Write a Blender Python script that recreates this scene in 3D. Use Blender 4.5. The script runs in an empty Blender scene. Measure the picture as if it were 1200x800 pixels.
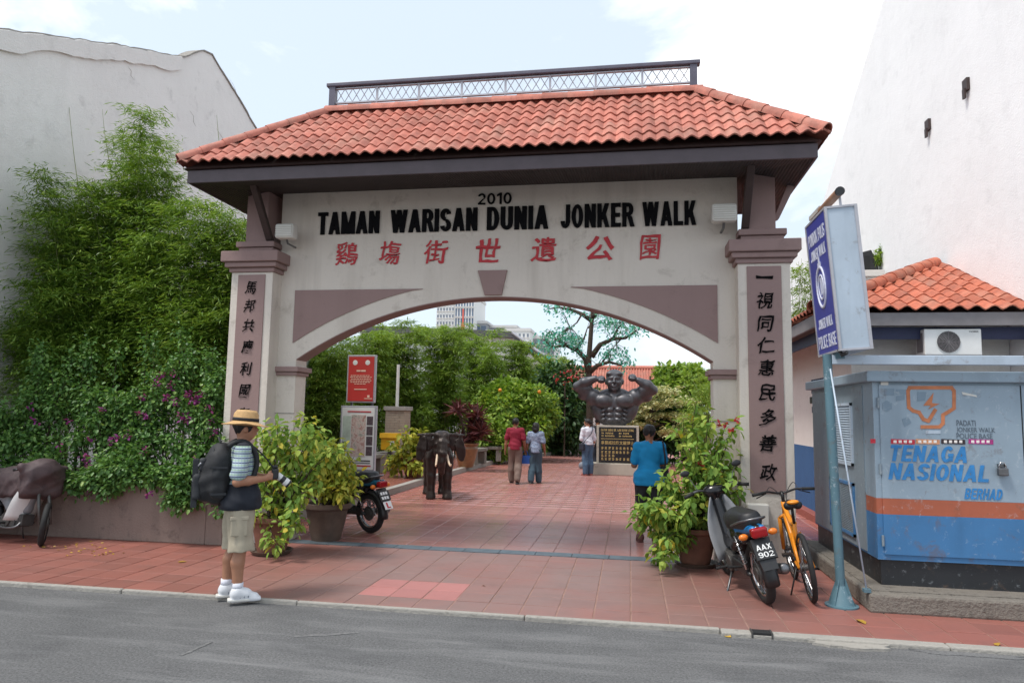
import bpy, bmesh, math, random
import numpy as np
from mathutils import Vector, Matrix, noise as mnoise
R = math.radians
random.seed(7)
rng = np.random.default_rng(11)
scene = bpy.context.scene
col = scene.collection

# ------------------------------------------------------------------ camera
FPX, CAMH = 822.0, 1.75
def _axes():
    d = Vector((138, 87, FPX)).normalized()
    a = 0.0175
    up = Vector((a, -1, -(d[0]*a - d[1])/d[2])).normalized()
    x = (-up).cross(d)
    return x, d, up
_AX, _AY, _AZ = _axes()
CAM_RIGHT = Vector((_AX[0], _AY[0], _AZ[0])); CAM_DOWN = Vector((_AX[1], _AY[1], _AZ[1])); CAM_FWD = Vector((_AX[2], _AY[2], _AZ[2]))
CAM = Vector((0, 0, CAMH))
cam_data = bpy.data.cameras.new('camera')
cam = bpy.data.objects.new('camera', cam_data); col.objects.link(cam)
m3 = Matrix((CAM_RIGHT, -CAM_DOWN, -CAM_FWD)).transposed()
cam.matrix_world = Matrix.Translation(CAM) @ m3.to_4x4()
cam_data.sensor_width = 36; cam_data.lens = FPX/1200*36
cam_data.clip_start = 0.1; cam_data.clip_end = 3000
scene.camera = cam

def ray(px, py):
    return CAM_RIGHT*(px-600) + CAM_DOWN*(py-400) + CAM_FWD*FPX
def G(px, py, z=0.0):                       # pixel -> point on a level surface
    r = ray(px, py); return CAM + r*((z-CAMH)/r.z)
def AY(px, py, y):                          # pixel -> point on the plane Y = y
    r = ray(px, py); return CAM + r*(y/r.y)
def AX(px, py, x):
    r = ray(px, py); return CAM + r*(x/r.x)

# ------------------------------------------------------------------ world
SUN_EL, SUN_AZ = R(62), R(-125)   # azimuth measured from +Y towards +X; the sun stands behind-left, veiled by cloud
world = bpy.data.worlds.new('World'); scene.world = world; world.use_nodes = True
wt = world.node_tree; wt.nodes.clear()
def wn(t, **k):
    n = wt.nodes.new(t)
    for a, b in k.items(): setattr(n, a, b)
    return n
sky = wn('ShaderNodeTexSky', sky_type='NISHITA', sun_disc=False, sun_elevation=SUN_EL, sun_rotation=SUN_AZ, air_density=1.0, dust_density=2.5, ozone_density=1.0)
geo = wn('ShaderNodeTexCoord')
mp = wn('ShaderNodeMapping'); mp.inputs['Scale'].default_value = (1, 1, 1.7); mp.inputs['Location'].default_value = (4.289456, 3.564006, 4.909896)
wt.links.new(geo.outputs['Generated'], mp.inputs['Vector'])
n1 = wn('ShaderNodeTexNoise'); n1.inputs['Scale'].default_value = 1.35; n1.inputs['Detail'].default_value = 9; n1.inputs['Roughness'].default_value = 0.56; n1.inputs['Distortion'].default_value = 0.25
wt.links.new(mp.outputs['Vector'], n1.inputs['Vector'])
rmp = wn('ShaderNodeValToRGB'); rmp.color_ramp.elements[0].position = 0.5; rmp.color_ramp.elements[1].position = 0.61
wt.links.new(n1.outputs['Fac'], rmp.inputs['Fac'])
# cloud brightness varies softly
n2 = wn('ShaderNodeTexNoise'); n2.inputs['Scale'].default_value = 3.4; n2.inputs['Detail'].default_value = 6
wt.links.new(mp.outputs['Vector'], n2.inputs['Vector'])
cr = wn('ShaderNodeValToRGB'); cr.color_ramp.elements[0].position = 0.3; cr.color_ramp.elements[0].color = (6.3, 6.6, 6.9, 1); cr.color_ramp.elements[1].position = 0.62; cr.color_ramp.elements[1].color = (9.5, 9.5, 9.5, 1)
wt.links.new(n2.outputs['Fac'], cr.inputs['Fac'])
# thin veil over the blue
veil = wn('ShaderNodeMixRGB'); veil.inputs['Fac'].default_value = 0.72; veil.inputs['Color2'].default_value = (5.1, 5.75, 6.4, 1)
wt.links.new(sky.outputs['Color'], veil.inputs['Color1'])
mixc = wn('ShaderNodeMixRGB')
wt.links.new(rmp.outputs['Color'], mixc.inputs['Fac']); wt.links.new(veil.outputs['Color'], mixc.inputs['Color1']); wt.links.new(cr.outputs['Color'], mixc.inputs['Color2'])
bg = wn('ShaderNodeBackground'); bg.inputs['Strength'].default_value = 0.125
wt.links.new(mixc.outputs['Color'], bg.inputs['Color'])
wo = wn('ShaderNodeOutputWorld'); wt.links.new(bg.outputs['Background'], wo.inputs['Surface'])

sun_data = bpy.data.lights.new('sun', 'SUN'); sun_data.energy = 2.0; sun_data.angle = R(13); sun_data.color = (1.0, 0.95, 0.88)
sun = bpy.data.objects.new('sun', sun_data); col.objects.link(sun)
sd = Vector((math.sin(SUN_AZ)*math.cos(SUN_EL), math.cos(SUN_AZ)*math.cos(SUN_EL), math.sin(SUN_EL)))
sun.rotation_euler = sd.to_track_quat('Z', 'Y').to_euler(); sun.location = sd*60
vs = scene.view_settings
vs.view_transform = 'Standard'; vs.look = 'None'; vs.gamma = 1.0; vs.use_curve_mapping = False
vs.exposure = 0.62
scene.render.film_transparent = False
try:
    scene.cycles.max_bounces = 6; scene.cycles.transparent_max_bounces = 6; scene.cycles.use_denoising = True
    scene.cycles.sample_clamp_indirect = 6
except Exception: pass

# ------------------------------------------------------------------ materials
def C(r, g, b):                             # sRGB 0-255 -> linear
    def f(v):
        v /= 255.0
        return v/12.92 if v <= 0.04045 else ((v+0.055)/1.055)**2.4
    return (f(r), f(g), f(b), 1)
def mul(c, k): return (min(c[0]*k, 1), min(c[1]*k, 1), min(c[2]*k, 1), 1)
MATS = {}
class NT:
    def __init__(s, name):
        s.m = bpy.data.materials.new(name); s.m.use_nodes = True
        s.t = s.m.node_tree; s.t.nodes.clear()
        s.out = s.n('ShaderNodeOutputMaterial'); s.p = s.n('ShaderNodeBsdfPrincipled')
        s.l(s.p.outputs[0], s.out.inputs[0])
        MATS[name] = s.m
    def n(s, t, **k):
        x = s.t.nodes.new(t)
        for a, b in k.items(): setattr(x, a, b)
        return x
    def l(s, a, b): s.t.links.new(a, b)
    def coord(s, kind='Object', scale=None):
        if kind == 'World': o = s.n('ShaderNodeNewGeometry').outputs['Position']
        else: o = s.n('ShaderNodeTexCoord').outputs[kind]
        if scale:
            mp = s.n('ShaderNodeMapping'); mp.inputs['Scale'].default_value = scale; s.l(o, mp.inputs['Vector']); o = mp.outputs[0]
        return o
    def noise(s, vec, scale, detail=5, rough=.55, dist=0):
        x = s.n('ShaderNodeTexNoise'); x.inputs['Scale'].default_value = scale; x.inputs['Detail'].default_value = detail
        x.inputs['Roughness'].default_value = rough; x.inputs['Distortion'].default_value = dist
        s.l(vec, x.inputs['Vector']); return x.outputs['Fac']
    def ramp(s, fac, *stops):
        x = s.n('ShaderNodeValToRGB'); e = x.color_ramp.elements
        while len(e) < len(stops): e.new(0.5)
        for el, (p, c) in zip(e, stops):
            el.position = p; el.color = c if len(c) == 4 else (*c, 1)
        s.l(fac, x.inputs['Fac']); return x.outputs['Color']
    def mix(s, fac, a, b, mode='MIX'):
        x = s.n('ShaderNodeMixRGB', blend_type=mode)
        for i, v in (('Fac', fac), ('Color1', a), ('Color2', b)):
            if hasattr(v, 'links'): s.l(v, x.inputs[i])
            else: x.inputs[i].default_value = v
        return x.outputs['Color']
    def math(s, op, a, b=0.0):
        x = s.n('ShaderNodeMath', operation=op)
        for i, v in ((0, a), (1, b)):
            if hasattr(v, 'links'): s.l(v, x.inputs[i])
            else: x.inputs[i].default_value = v
        return x.outputs[0]
    def bump(s, h, strength, dist=0.01):
        b = s.n('ShaderNodeBump'); b.inputs['Strength'].default_value = strength; b.inputs['Distance'].default_value = dist
        s.l(h, b.inputs['Height']); s.l(b.outputs[0], s.p.inputs['Normal'])
    def col(s, c):
        if hasattr(c, 'links'): s.l(c, s.p.inputs['Base Color'])
        else: s.p.inputs['Base Color'].default_value = c
    def set(s, **k):
        for a, b in k.items():
            i = s.p.inputs[a.replace('_', ' ')]
            if hasattr(b, 'links'): s.l(b, i)
            else: i.default_value = b
W_, K_ = (1, 1, 1, 1), (0, 0, 0, 1)

def simple(name, c, rough=.6, var=.18, scale=8, metal=0, bump=0, bscale=60, coord='Object', spec=.5, rvar=0):
    t = NT(name); v = t.coord(coord)
    f = t.noise(v, scale, 6, .6)
    t.col(t.ramp(f, (.3, mul(c, 1-var)), (.7, mul(c, 1+var*.6))))
    t.set(Roughness=rough, Metallic=metal); t.p.inputs['Specular IOR Level'].default_value = spec
    if rvar:
        t.set(Roughness=t.math('ADD', t.math('MULTIPLY', t.noise(v, scale*1.7, 4), rvar), rough-rvar*.5))
    if bump: t.bump(t.noise(v, bscale, 4), bump)
    return t.m

def plaster(name, c, stain, amount=.5, streak=.5, rough=.85, bump=.25, scale=1.0):
    t = NT(name); v = t.coord('World')
    f = t.noise(v, .7*scale, 8, .62); c1 = t.ramp(f, (.35, mul(c, .93)), (.65, c))
    st = t.noise(t.coord('World', (2.2, 2.2, .22)), 1.6*scale, 6, .6)
    s1 = t.math('MULTIPLY', t.ramp(st, (.5, K_), (.8, W_)), streak*.55)
    c2 = t.mix(s1, c1, stain)
    sp = t.noise(v, 3.1*scale, 9, .7, .3)
    c3 = t.mix(t.math('MULTIPLY', t.ramp(sp, (.56, K_), (.7, W_)), amount), c2, stain)
    t.col(c3); t.set(Roughness=rough); t.p.inputs['Specular IOR Level'].default_value = .25
    t.bump(t.math('ADD', t.noise(v, 40, 5), t.math('MULTIPLY', t.noise(v, 4, 4), 1.5)), bump, .02)
    return t.m

def leafmat(name, stops, rough=.45, trans=.35, spec=.35):
    t = NT(name)
    a = t.n('ShaderNodeAttribute', attribute_name='rnd')
    v = t.coord('World'); f = t.noise(v, 2.0, 3)
    fac = t.math('ADD', t.math('MULTIPLY', a.outputs['Fac'], .75), t.math('MULTIPLY', f, .25))
    c = t.ramp(fac, *stops)
    t.col(c); t.set(Roughness=rough); t.p.inputs['Specular IOR Level'].default_value = spec
    tr = t.n('ShaderNodeBsdfTranslucent'); t.l(t.mix(1.0, c, (1.0, 1.0, .55, 1), 'MULTIPLY'), tr.inputs['Color'])
    mx = t.n('ShaderNodeMixShader'); mx.inputs[0].default_value = trans
    t.l(t.p.outputs[0], mx.inputs[1]); t.l(tr.outputs[0], mx.inputs[2]); t.l(mx.outputs[0], t.out.inputs[0])
    return t.m

# ------------------------------------------------------------------ objects
def mesh_obj(name, me, mat=None, parent=None, smooth=False):
    o = bpy.data.objects.new(name, me); col.objects.link(o)
    if mat is not None and len(me.materials) == 0: me.materials.append(MATS[mat] if isinstance(mat, str) else mat)
    if parent is not None:
        o.parent = parent
        if parent.get('_w'): o.location = -Vector(parent['_w'])
    if smooth and len(me.polygons):
        me.polygons.foreach_set('use_smooth', np.ones(len(me.polygons), dtype=bool))
    return o
def tag(o, label=None, cat=None, group=None, kind=None):
    for k, v in (('label', label), ('category', cat), ('group', group), ('kind', kind)):
        if v: o[k] = v
    return o
ROOTS_W = []
def thing(name, label, cat, loc=(0, 0, 0), rz=0, group=None, world=False):
    """An Empty at the base of a thing. world=True: its parts are modelled in world coordinates."""
    o = bpy.data.objects.new(name, None); col.objects.link(o); o.empty_display_size = .1
    o.location = loc; o.rotation_euler = (0, 0, rz)
    if world: o['_w'] = tuple(loc); ROOTS_W.append(o)
    return tag(o, label, cat, group)

class MB:
    """collects shapes into one mesh"""
    def __init__(s): s.v = []; s.f = []; s.m = Matrix()
    def add(s, vs, fs):
        n = len(s.v); s.v += [s.m @ Vector(v) for v in vs]; s.f += [tuple(i+n for i in f) for f in fs]; return s
    def box(s, x0, x1, y0, y1, z0, z1):
        if x0 > x1: x0, x1 = x1, x0
        if y0 > y1: y0, y1 = y1, y0
        if z0 > z1: z0, z1 = z1, z0
        return s.add([(x0,y0,z0),(x1,y0,z0),(x1,y1,z0),(x0,y1,z0),(x0,y0,z1),(x1,y0,z1),(x1,y1,z1),(x0,y1,z1)],
              [(0,3,2,1),(4,5,6,7),(0,1,5,4),(1,2,6,5),(2,3,7,6),(3,0,4,7)])
    def tube(s, pts, r, seg=8, cap=True):
        pts = [Vector(p) for p in pts]
        rs = r if isinstance(r, (list, tuple)) else [r]*len(pts)
        vs, fs = [], []; prev = None
        for i, p in enumerate(pts):
            d = (pts[min(i+1, len(pts)-1)] - pts[max(i-1, 0)])
            d = d.normalized() if d.length > 1e-9 else Vector((0, 0, 1))
            if prev is None:
                u = d.orthogonal().normalized()
            else:
                u = prev - d*prev.dot(d); u = u.normalized() if u.length > 1e-6 else d.orthogonal().normalized()
            prev = u; w = d.cross(u)
            for k in range(seg):
                a = 2*math.pi*k/seg; vs.append(p + (u*math.cos(a) + w*math.sin(a))*rs[i])
        for i in range(len(pts)-1):
            for k in range(seg):
                fs.append((i*seg+k, i*seg+(k+1) % seg, (i+1)*seg+(k+1) % seg, (i+1)*seg+k))
        if cap:
            fs.append(tuple(range(seg-1, -1, -1))); fs.append(tuple((len(pts)-1)*seg+k for k in range(seg)))
        return s.add(vs, fs)
    def lathe(s, prof, seg=24, o=(0, 0, 0), axis='z', close=True):
        vs, fs = [], []
        for (r, z) in prof:
            for k in range(seg):
                a = 2*math.pi*k/seg; c, n = r*math.cos(a), r*math.sin(a)
                q = (c, n, z) if axis == 'z' else ((z, c, n) if axis == 'x' else (n, z, c))
                vs.append((q[0]+o[0], q[1]+o[1], q[2]+o[2]))
        for i in range(len(prof)-1):
            for k in range(seg):
                fs.append((i*seg+k, i*seg+(k+1) % seg, (i+1)*seg+(k+1) % seg, (i+1)*seg+k))
        if close:
            if prof[0][0] > 1e-6: fs.append(tuple(range(seg-1, -1, -1)))
            if prof[-1][0] > 1e-6: fs.append(tuple((len(prof)-1)*seg+k for k in range(seg)))
        return s.add(vs, fs)
    def torus(s, R_, r, seg=40, rs=10, o=(0, 0, 0), axis='y', sq=1.0):
        vs, fs = [], []
        for i in range(seg):
            a = 2*math.pi*i/seg
            for k in range(rs):
                b = 2*math.pi*k/rs; rr = R_ + r*math.cos(b); h = r*math.sin(b)*sq
                p = (rr*math.cos(a), h, rr*math.sin(a)) if axis == 'y' else ((rr*math.cos(a), rr*math.sin(a), h) if axis == 'z' else (h, rr*math.cos(a), rr*math.sin(a)))
                vs.append((p[0]+o[0], p[1]+o[1], p[2]+o[2]))
        for i in range(seg):
            for k in range(rs):
                fs.append((i*rs+k, ((i+1) % seg)*rs+k, ((i+1) % seg)*rs+(k+1) % rs, i*rs+(k+1) % rs))
        return s.add(vs, fs)
    def prism(s, poly, a0, a1, axis='y'):
        """polygon in the plane across axis, extruded from a0 to a1 (poly given as the other two coords)"""
        n = len(poly)
        def P(p, a): return (p[0], a, p[1]) if axis == 'y' else ((a, p[0], p[1]) if axis == 'x' else (p[0], p[1], a))
        vs = [P(p, a0) for p in poly] + [P(p, a1) for p in poly]
        fs = [tuple(range(n)), tuple(range(2*n-1, n-1, -1))] + [(i, i+n, (i+1) % n+n, (i+1) % n) for i in range(n)]
        return s.add(vs, fs)
    def ball(s, c, rx, ry=None, rz=None, seg=16, rings=10):
        ry = ry or rx; rz = rz or rx; vs, fs = [], []
        for i in range(rings+1):
            t = math.pi*i/rings
            for k in range(seg):
                a = 2*math.pi*k/seg
                vs.append((c[0]+rx*math.sin(t)*math.cos(a), c[1]+ry*math.sin(t)*math.sin(a), c[2]+rz*math.cos(t)))
        for i in range(rings):
            for k in range(seg):
                fs.append((i*seg+k, (i+1)*seg+k, (i+1)*seg+(k+1) % seg, i*seg+(k+1) % seg))
        return s.add(vs, fs)
    def mesh(s, name, fix=True):
        me = bpy.data.meshes.new(name); me.from_pydata([tuple(v) for v in s.v], [], s.f)
        if fix:
            bm = bmesh.new(); bm.from_mesh(me)
            bmesh.ops.remove_doubles(bm, verts=bm.verts, dist=1e-5)
            bmesh.ops.recalc_face_normals(bm, faces=bm.faces); bm.to_mesh(me); bm.free()
        me.update(); return me
    def build(s, name, mat, parent=None, smooth=False, bevel=0, bseg=2, auto=None):
        o = mesh_obj(name, s.mesh(name), mat, parent, smooth or bool(auto))
        if bevel:
            b = o.modifiers.new('bevel', 'BEVEL'); b.width = bevel; b.segments = bseg; b.limit_method = 'ANGLE'; b.angle_limit = R(40)
        if auto:
            try: o.data.set_sharp_from_angle(angle=R(auto))
            except Exception: pass
        return o
def tube_obj(name, pts, r, mat, parent=None, seg=8): return MB().tube(pts, r, seg).build(name, mat, parent, smooth=True, auto=50)

def np_mesh(name, V, F, mat, parent=None, rnd=None, smooth=False, sizes=None):
    """fast mesh from numpy arrays; F is (n,k)"""
    me = bpy.data.meshes.new(name); V = np.ascontiguousarray(V, dtype=np.float32); F = np.asarray(F, dtype=np.int32)
    me.vertices.add(len(V)); me.vertices.foreach_set('co', V.ravel())
    k = F.shape[1]; me.loops.add(F.size); me.loops.foreach_set('vertex_index', F.ravel())
    me.polygons.add(len(F)); me.polygons.foreach_set('loop_start', np.arange(0, F.size, k, dtype=np.int32))
    try: me.polygons.foreach_set('loop_total', np.full(len(F), k, dtype=np.int32))
    except Exception: pass
    if rnd is not None:
        at = me.attributes.new('rnd', 'FLOAT', 'FACE'); at.data.foreach_set('value', np.asarray(rnd, dtype=np.float32))
    me.update(calc_edges=True)
    o = mesh_obj(name, me, mat, parent, smooth)
    return o

# ------------------------------------------------------------------ text
def text_mesh(txt, bold=0.0, jitter=0.0, shear=0.0, ext=0.0, spacing=1.0):
    cu = bpy.data.curves.new('t', 'FONT'); cu.body = txt; cu.size = 1; cu.offset = bold; cu.extrude = ext; cu.resolution_u = 3; cu.fill_mode = 'BOTH' if ext else 'FRONT'
    cu.space_character = spacing; cu.align_x = 'CENTER'
    o = bpy.data.objects.new('t', cu); col.objects.link(o)
    dg = bpy.context.evaluated_depsgraph_get(); dg.update()
    me = bpy.data.meshes.new_from_object(o.evaluated_get(dg)); bpy.data.objects.remove(o); bpy.data.curves.remove(cu)
    if jitter:
        bm = bmesh.new(); bm.from_mesh(me); bmesh.ops.subdivide_edges(bm, edges=[e for e in bm.edges if e.calc_length() > .18], cuts=2); bm.to_mesh(me); bm.free()
    off = random.random()*50
    for v in me.vertices:
        x, y = v.co.x, v.co.y
        if jitter:
            q = Vector((x*3.1+off, y*3.1, off)); d = mnoise.noise_vector(q)*jitter + mnoise.noise_vector(q*2.7)*jitter*.45
            x += d.x; y += d.y
        v.co.x = x + shear*y; v.co.y = y
    return me
def text_fit(name, txt, mat, parent, frame, x0, x1, z0, z1, thick=.004, **k):
    """text filling the rectangle x0..x1, z0..z1 of a local frame (4x4: x right, z up, front towards -y)"""
    me = text_mesh(txt, ext=thick, **k)
    xs = [v.co.x for v in me.vertices]; ys = [v.co.y for v in me.vertices]; zs = [v.co.z for v in me.vertices]
    if not xs: return None
    ax, bx, ay, by, az, bz = min(xs), max(xs), min(ys), max(ys), min(zs), max(zs)
    for v in me.vertices:
        u = (v.co.x-ax)/max(bx-ax, 1e-6); w = (v.co.y-ay)/max(by-ay, 1e-6); d = (v.co.z-az)/max(bz-az, 1e-6)
        v.co = frame @ Vector((x0+(x1-x0)*u, thick*(1-d)*1.0 - thick, z0+(z1-z0)*w))
    me.materials.clear()
    return mesh_obj(name, me, mat, parent)

# ------------------------------------------------------------------ signed distance modelling
class SDF:
    def __init__(s, lo, hi, h):
        s.lo = np.array(lo, float); s.h = h
        s.n = np.ceil((np.array(hi, float)-s.lo)/h).astype(int)+1
        s.V = np.full(s.n, 1.0, dtype=np.float32)
    def _sl(s, lo, hi):
        a = np.clip(np.floor((np.asarray(lo)-s.lo)/s.h).astype(int), 0, s.n); b = np.clip(np.ceil((np.asarray(hi)-s.lo)/s.h).astype(int)+1, 0, s.n)
        if np.any(b <= a): return None, None
        sl = tuple(slice(x, y) for x, y in zip(a, b))
        g = np.meshgrid(*[s.lo[i]+s.h*np.arange(a[i], b[i]) for i in range(3)], indexing='ij', sparse=True)
        return sl, g
    def _apply(s, sl, d, k, op):
        V = s.V[sl]
        if op == 'add':
            if k > 0:
                hh = np.clip(.5+.5*(V-d)/k, 0, 1); s.V[sl] = V*(1-hh)+d*hh-k*hh*(1-hh)
            else: s.V[sl] = np.minimum(V, d)
        else:
            d = -d
            if k > 0:
                hh = np.clip(.5-.5*(V-d)/k, 0, 1); s.V[sl] = V*(1-hh)+d*hh+k*hh*(1-hh)
            else: s.V[sl] = np.maximum(V, d)
    def cap(s, a, b, ra, rb=None, k=.02, op='add'):
        rb = ra if rb is None else rb
        a = np.array(a, float); b = np.array(b, float); m = max(ra, rb)+k+3*s.h
        sl, g = s._sl(np.minimum(a, b)-m, np.maximum(a, b)+m)
        if sl is None: return s
        ba = b-a; L = max(ba@ba, 1e-9)
        px, py, pz = g[0]-a[0], g[1]-a[1], g[2]-a[2]
        t = np.clip((px*ba[0]+py*ba[1]+pz*ba[2])/L, 0, 1)
        d = np.sqrt((px-t*ba[0])**2+(py-t*ba[1])**2+(pz-t*ba[2])**2)-(ra+(rb-ra)*t)
        s._apply(sl, d, k, op); return s
    def chain(s, pts, rs, k=.02, op='add'):
        for i in range(len(pts)-1): s.cap(pts[i], pts[i+1], rs[i], rs[i+1], k, op)
        return s
    def ell(s, c, r, rot=None, k=.02, op='add'):
        c = np.array(c, float); r = np.array(r, float); m = r.max()+k+3*s.h
        sl, g = s._sl(c-m, c+m)
        if sl is None: return s
        q = [g[0]-c[0], g[1]-c[1], g[2]-c[2]]
        if rot is not None:
            Rm = np.array(Matrix.Rotation(1, 3, 'X') if rot is None else rot)
            q = [Rm[0][i]*q[0]+Rm[1][i]*q[1]+Rm[2][i]*q[2] for i in range(3)]
        k0 = np.sqrt((q[0]/r[0])**2+(q[1]/r[1])**2+(q[2]/r[2])**2); k1 = np.sqrt((q[0]/r[0]**2)**2+(q[1]/r[1]**2)**2+(q[2]/r[2]**2)**2)
        d = k0*(k0-1)/np.maximum(k1, 1e-6)
        s._apply(sl, d, k, op); return s
    def box(s, c, b, rad=.01, rot=None, k=.0, op='add'):
        c = np.array(c, float); b = np.array(b, float)-rad; m = np.linalg.norm(b)+rad+k+3*s.h
        sl, g = s._sl(c-m, c+m)
        if sl is None: return s
        q = [g[0]-c[0], g[1]-c[1], g[2]-c[2]]
        if rot is not None:
            Rm = np.array(rot); q = [Rm[0][i]*q[0]+Rm[1][i]*q[1]+Rm[2][i]*q[2] for i in range(3)]
        q = [abs(q[i])-b[i] for i in range(3)]
        d = np.sqrt(np.maximum(q[0], 0)**2+np.maximum(q[1], 0)**2+np.maximum(q[2], 0)**2)+np.minimum(np.maximum(np.maximum(q[0], q[1]), q[2]), 0)-rad
        s._apply(sl, d, k, op); return s
    def below(s, z):                         # keep only z above
        g = s.lo[2]+s.h*np.arange(s.n[2]); s.V = np.maximum(s.V, (z-g)[None, None, :].astype(np.float32)); return s
    def above(s, z):
        g = s.lo[2]+s.h*np.arange(s.n[2]); s.V = np.maximum(s.V, (g-z)[None, None, :].astype(np.float32)); return s
    def wrinkle(s, amp, scale, seed=0):
        r = np.random.default_rng(seed); x = [s.lo[i]+s.h*np.arange(s.n[i]) for i in range(3)]
        for _ in range(5):
            w = r.normal(size=3)*scale; p = r.random()*6.3
            s.V += (amp*np.sin(w[0]*x[0][:, None, None]+w[1]*x[1][None, :, None]+w[2]*x[2][None, None, :]+p)).astype(np.float32)
        return s
    def arrays(s):
        V = s.V; S = V < 0; n = s.n-1
        sm = np.zeros((*n, 3), np.float32); ct = np.zeros(n, np.float32)
        cor = [(i, j, k) for i in (0, 1) for j in (0, 1) for k in (0, 1)]
        def sl(o): return tuple(slice(o[i], o[i]+n[i]) for i in range(3))
        for a in cor:
            for ax in range(3):
                if a[ax] == 0:
                    b = list(a); b[ax] = 1
                    va, vb = V[sl(a)], V[sl(b)]; m = (va < 0) != (vb < 0)
                    t = va[m]/(va[m]-vb[m]); P = np.repeat(np.array(a, np.float32)[None], len(t), 0); P[:, ax] += t
                    sm[m] += P; ct[m] += 1
        act = ct > 0; idx = np.full(n, -1, np.int32); idx[act] = np.arange(act.sum())
        ijk = np.argwhere(act); P = (ijk + sm[act]/ct[act][:, None])*s.h + s.lo
        F = []
        for ax in range(3):
            u, w = (ax+1) % 3, (ax+2) % 3
            a = [slice(None)]*3; b = [slice(None)]*3; a[ax] = slice(0, -1); b[ax] = slice(1, None)
            sa, sb = S[tuple(a)], S[tuple(b)]; e = np.argwhere(sa != sb); 
            e = e[(e[:, u] > 0) & (e[:, w] > 0) & (e[:, u] < n[u]) & (e[:, w] < n[w])]
            if not len(e): continue
            def ix(du, dw):
                q = e.copy(); q[:, u] += du; q[:, w] += dw; return idx[q[:, 0], q[:, 1], q[:, 2]]
            q = np.stack([ix(-1, -1), ix(0, -1), ix(0, 0), ix(-1, 0)], 1)
            fl = sa[e[:, 0], e[:, 1], e[:, 2]]
            q[~fl] = q[~fl][:, ::-1]
            F.append(q)
        F = np.concatenate(F); F = F[(F >= 0).all(1)]
        return P, F
    def build(s, name, mat, parent=None, smooth_it=0, matfn=None):
        P, F = s.arrays()
        o = np_mesh(name, P, F, mat, parent, smooth=True)
        if smooth_it:
            md = o.modifiers.new('s', 'SMOOTH'); md.factor = .5; md.iterations = smooth_it
        return o

# ------------------------------------------------------------------ foliage
def unit(n, g=rng):
    v = g.normal(size=(n, 3)); return v/np.linalg.norm(v, axis=1, keepdims=True)
def leaf_arrays(P, D, L, Wd, g=rng, kind='oval', droop=.3):
    """P base points, D directions, L lengths, Wd widths -> V, F, per-leaf faces"""
    n = len(P); D = D + np.array([0, 0, -1.0])*droop*g.random((n, 1)); D /= np.linalg.norm(D, axis=1, keepdims=True)
    up = unit(n, g)*.55 + np.array([0, 0, 1.0]); S = np.cross(D, up); S /= np.maximum(np.linalg.norm(S, axis=1, keepdims=True), 1e-6)
    N = np.cross(S, D); L = L[:, None]; Wd = Wd[:, None]
    if kind == 'lance':
        V = np.stack([P, P+D*L*.4+S*Wd*.5, P+D*L-N*L*.12, P+D*L*.4-S*Wd*.5], 1)
        F = np.arange(n*4).reshape(n, 4); return V.reshape(-1, 3), F, 1
    # oval leaf: a folded pair of quads along the midrib
    a = P; b = P+D*L*.45-N*L*.03; c = P+D*L-N*L*.16; 
    l1 = P+D*L*.22+S*Wd*.42+N*Wd*.13; l2 = P+D*L*.62+S*Wd*.42+N*Wd*.10-N*L*.04; r1 = P+D*L*.22-S*Wd*.42+N*Wd*.13; r2 = P+D*L*.62-S*Wd*.42+N*Wd*.10-N*L*.04
    V = np.stack([a, b, c, l1, l2, r1, r2], 1).reshape(-1, 3)
    base = (np.arange(n)*7)[:, None]
    F = np.concatenate([base+np.array([[0, 1, 4, 3]]), base+np.array([[1, 2, 4, 4]]), base+np.array([[0, 5, 6, 1]]), base+np.array([[1, 6, 2, 2]])], 1).reshape(n, 4, 4)
    # use triangles instead of degenerate quads
    T = np.array([[0, 1, 4], [0, 4, 3], [1, 2, 4], [0, 5, 6], [0, 6, 1], [1, 6, 2]])
    F = (base[:, None, :]+T[None]).reshape(-1, 3)
    return V, F, 6
def leaves_obj(name, P, D, L, Wd, mat, parent, g=rng, kind='oval', droop=.3, rnd=None):
    V, F, k = leaf_arrays(P, D, L, Wd, g, kind, droop)
    r = g.random(len(P)) if rnd is None else rnd
    o = np_mesh(name, V, F, mat, parent, np.repeat(r, k))
    return o
def join_leaves(parts):
    V = []; F = []; Rn = []; n = 0
    for v, f, r in parts: V.append(v); F.append(f+n); Rn.append(r); n += len(v)
    return np.concatenate(V), np.concatenate(F), np.concatenate(Rn)
def clump_cloud(centres, radii, n_each, g=rng, shell=.5):
    """points and outward directions gathered round clump centres"""
    P, D = [], []
    for c, r, n in zip(centres, radii, n_each):
        u = unit(n, g); rad = r*(shell+(1-shell)*g.random((n, 1)))**.6
        P.append(np.array(c)+u*rad*np.array([1, 1, .8])); D.append(u+unit(n, g)*.6)
    P = np.concatenate(P); D = np.concatenate(D); D /= np.linalg.norm(D, axis=1, keepdims=True)
    return P, D
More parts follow.
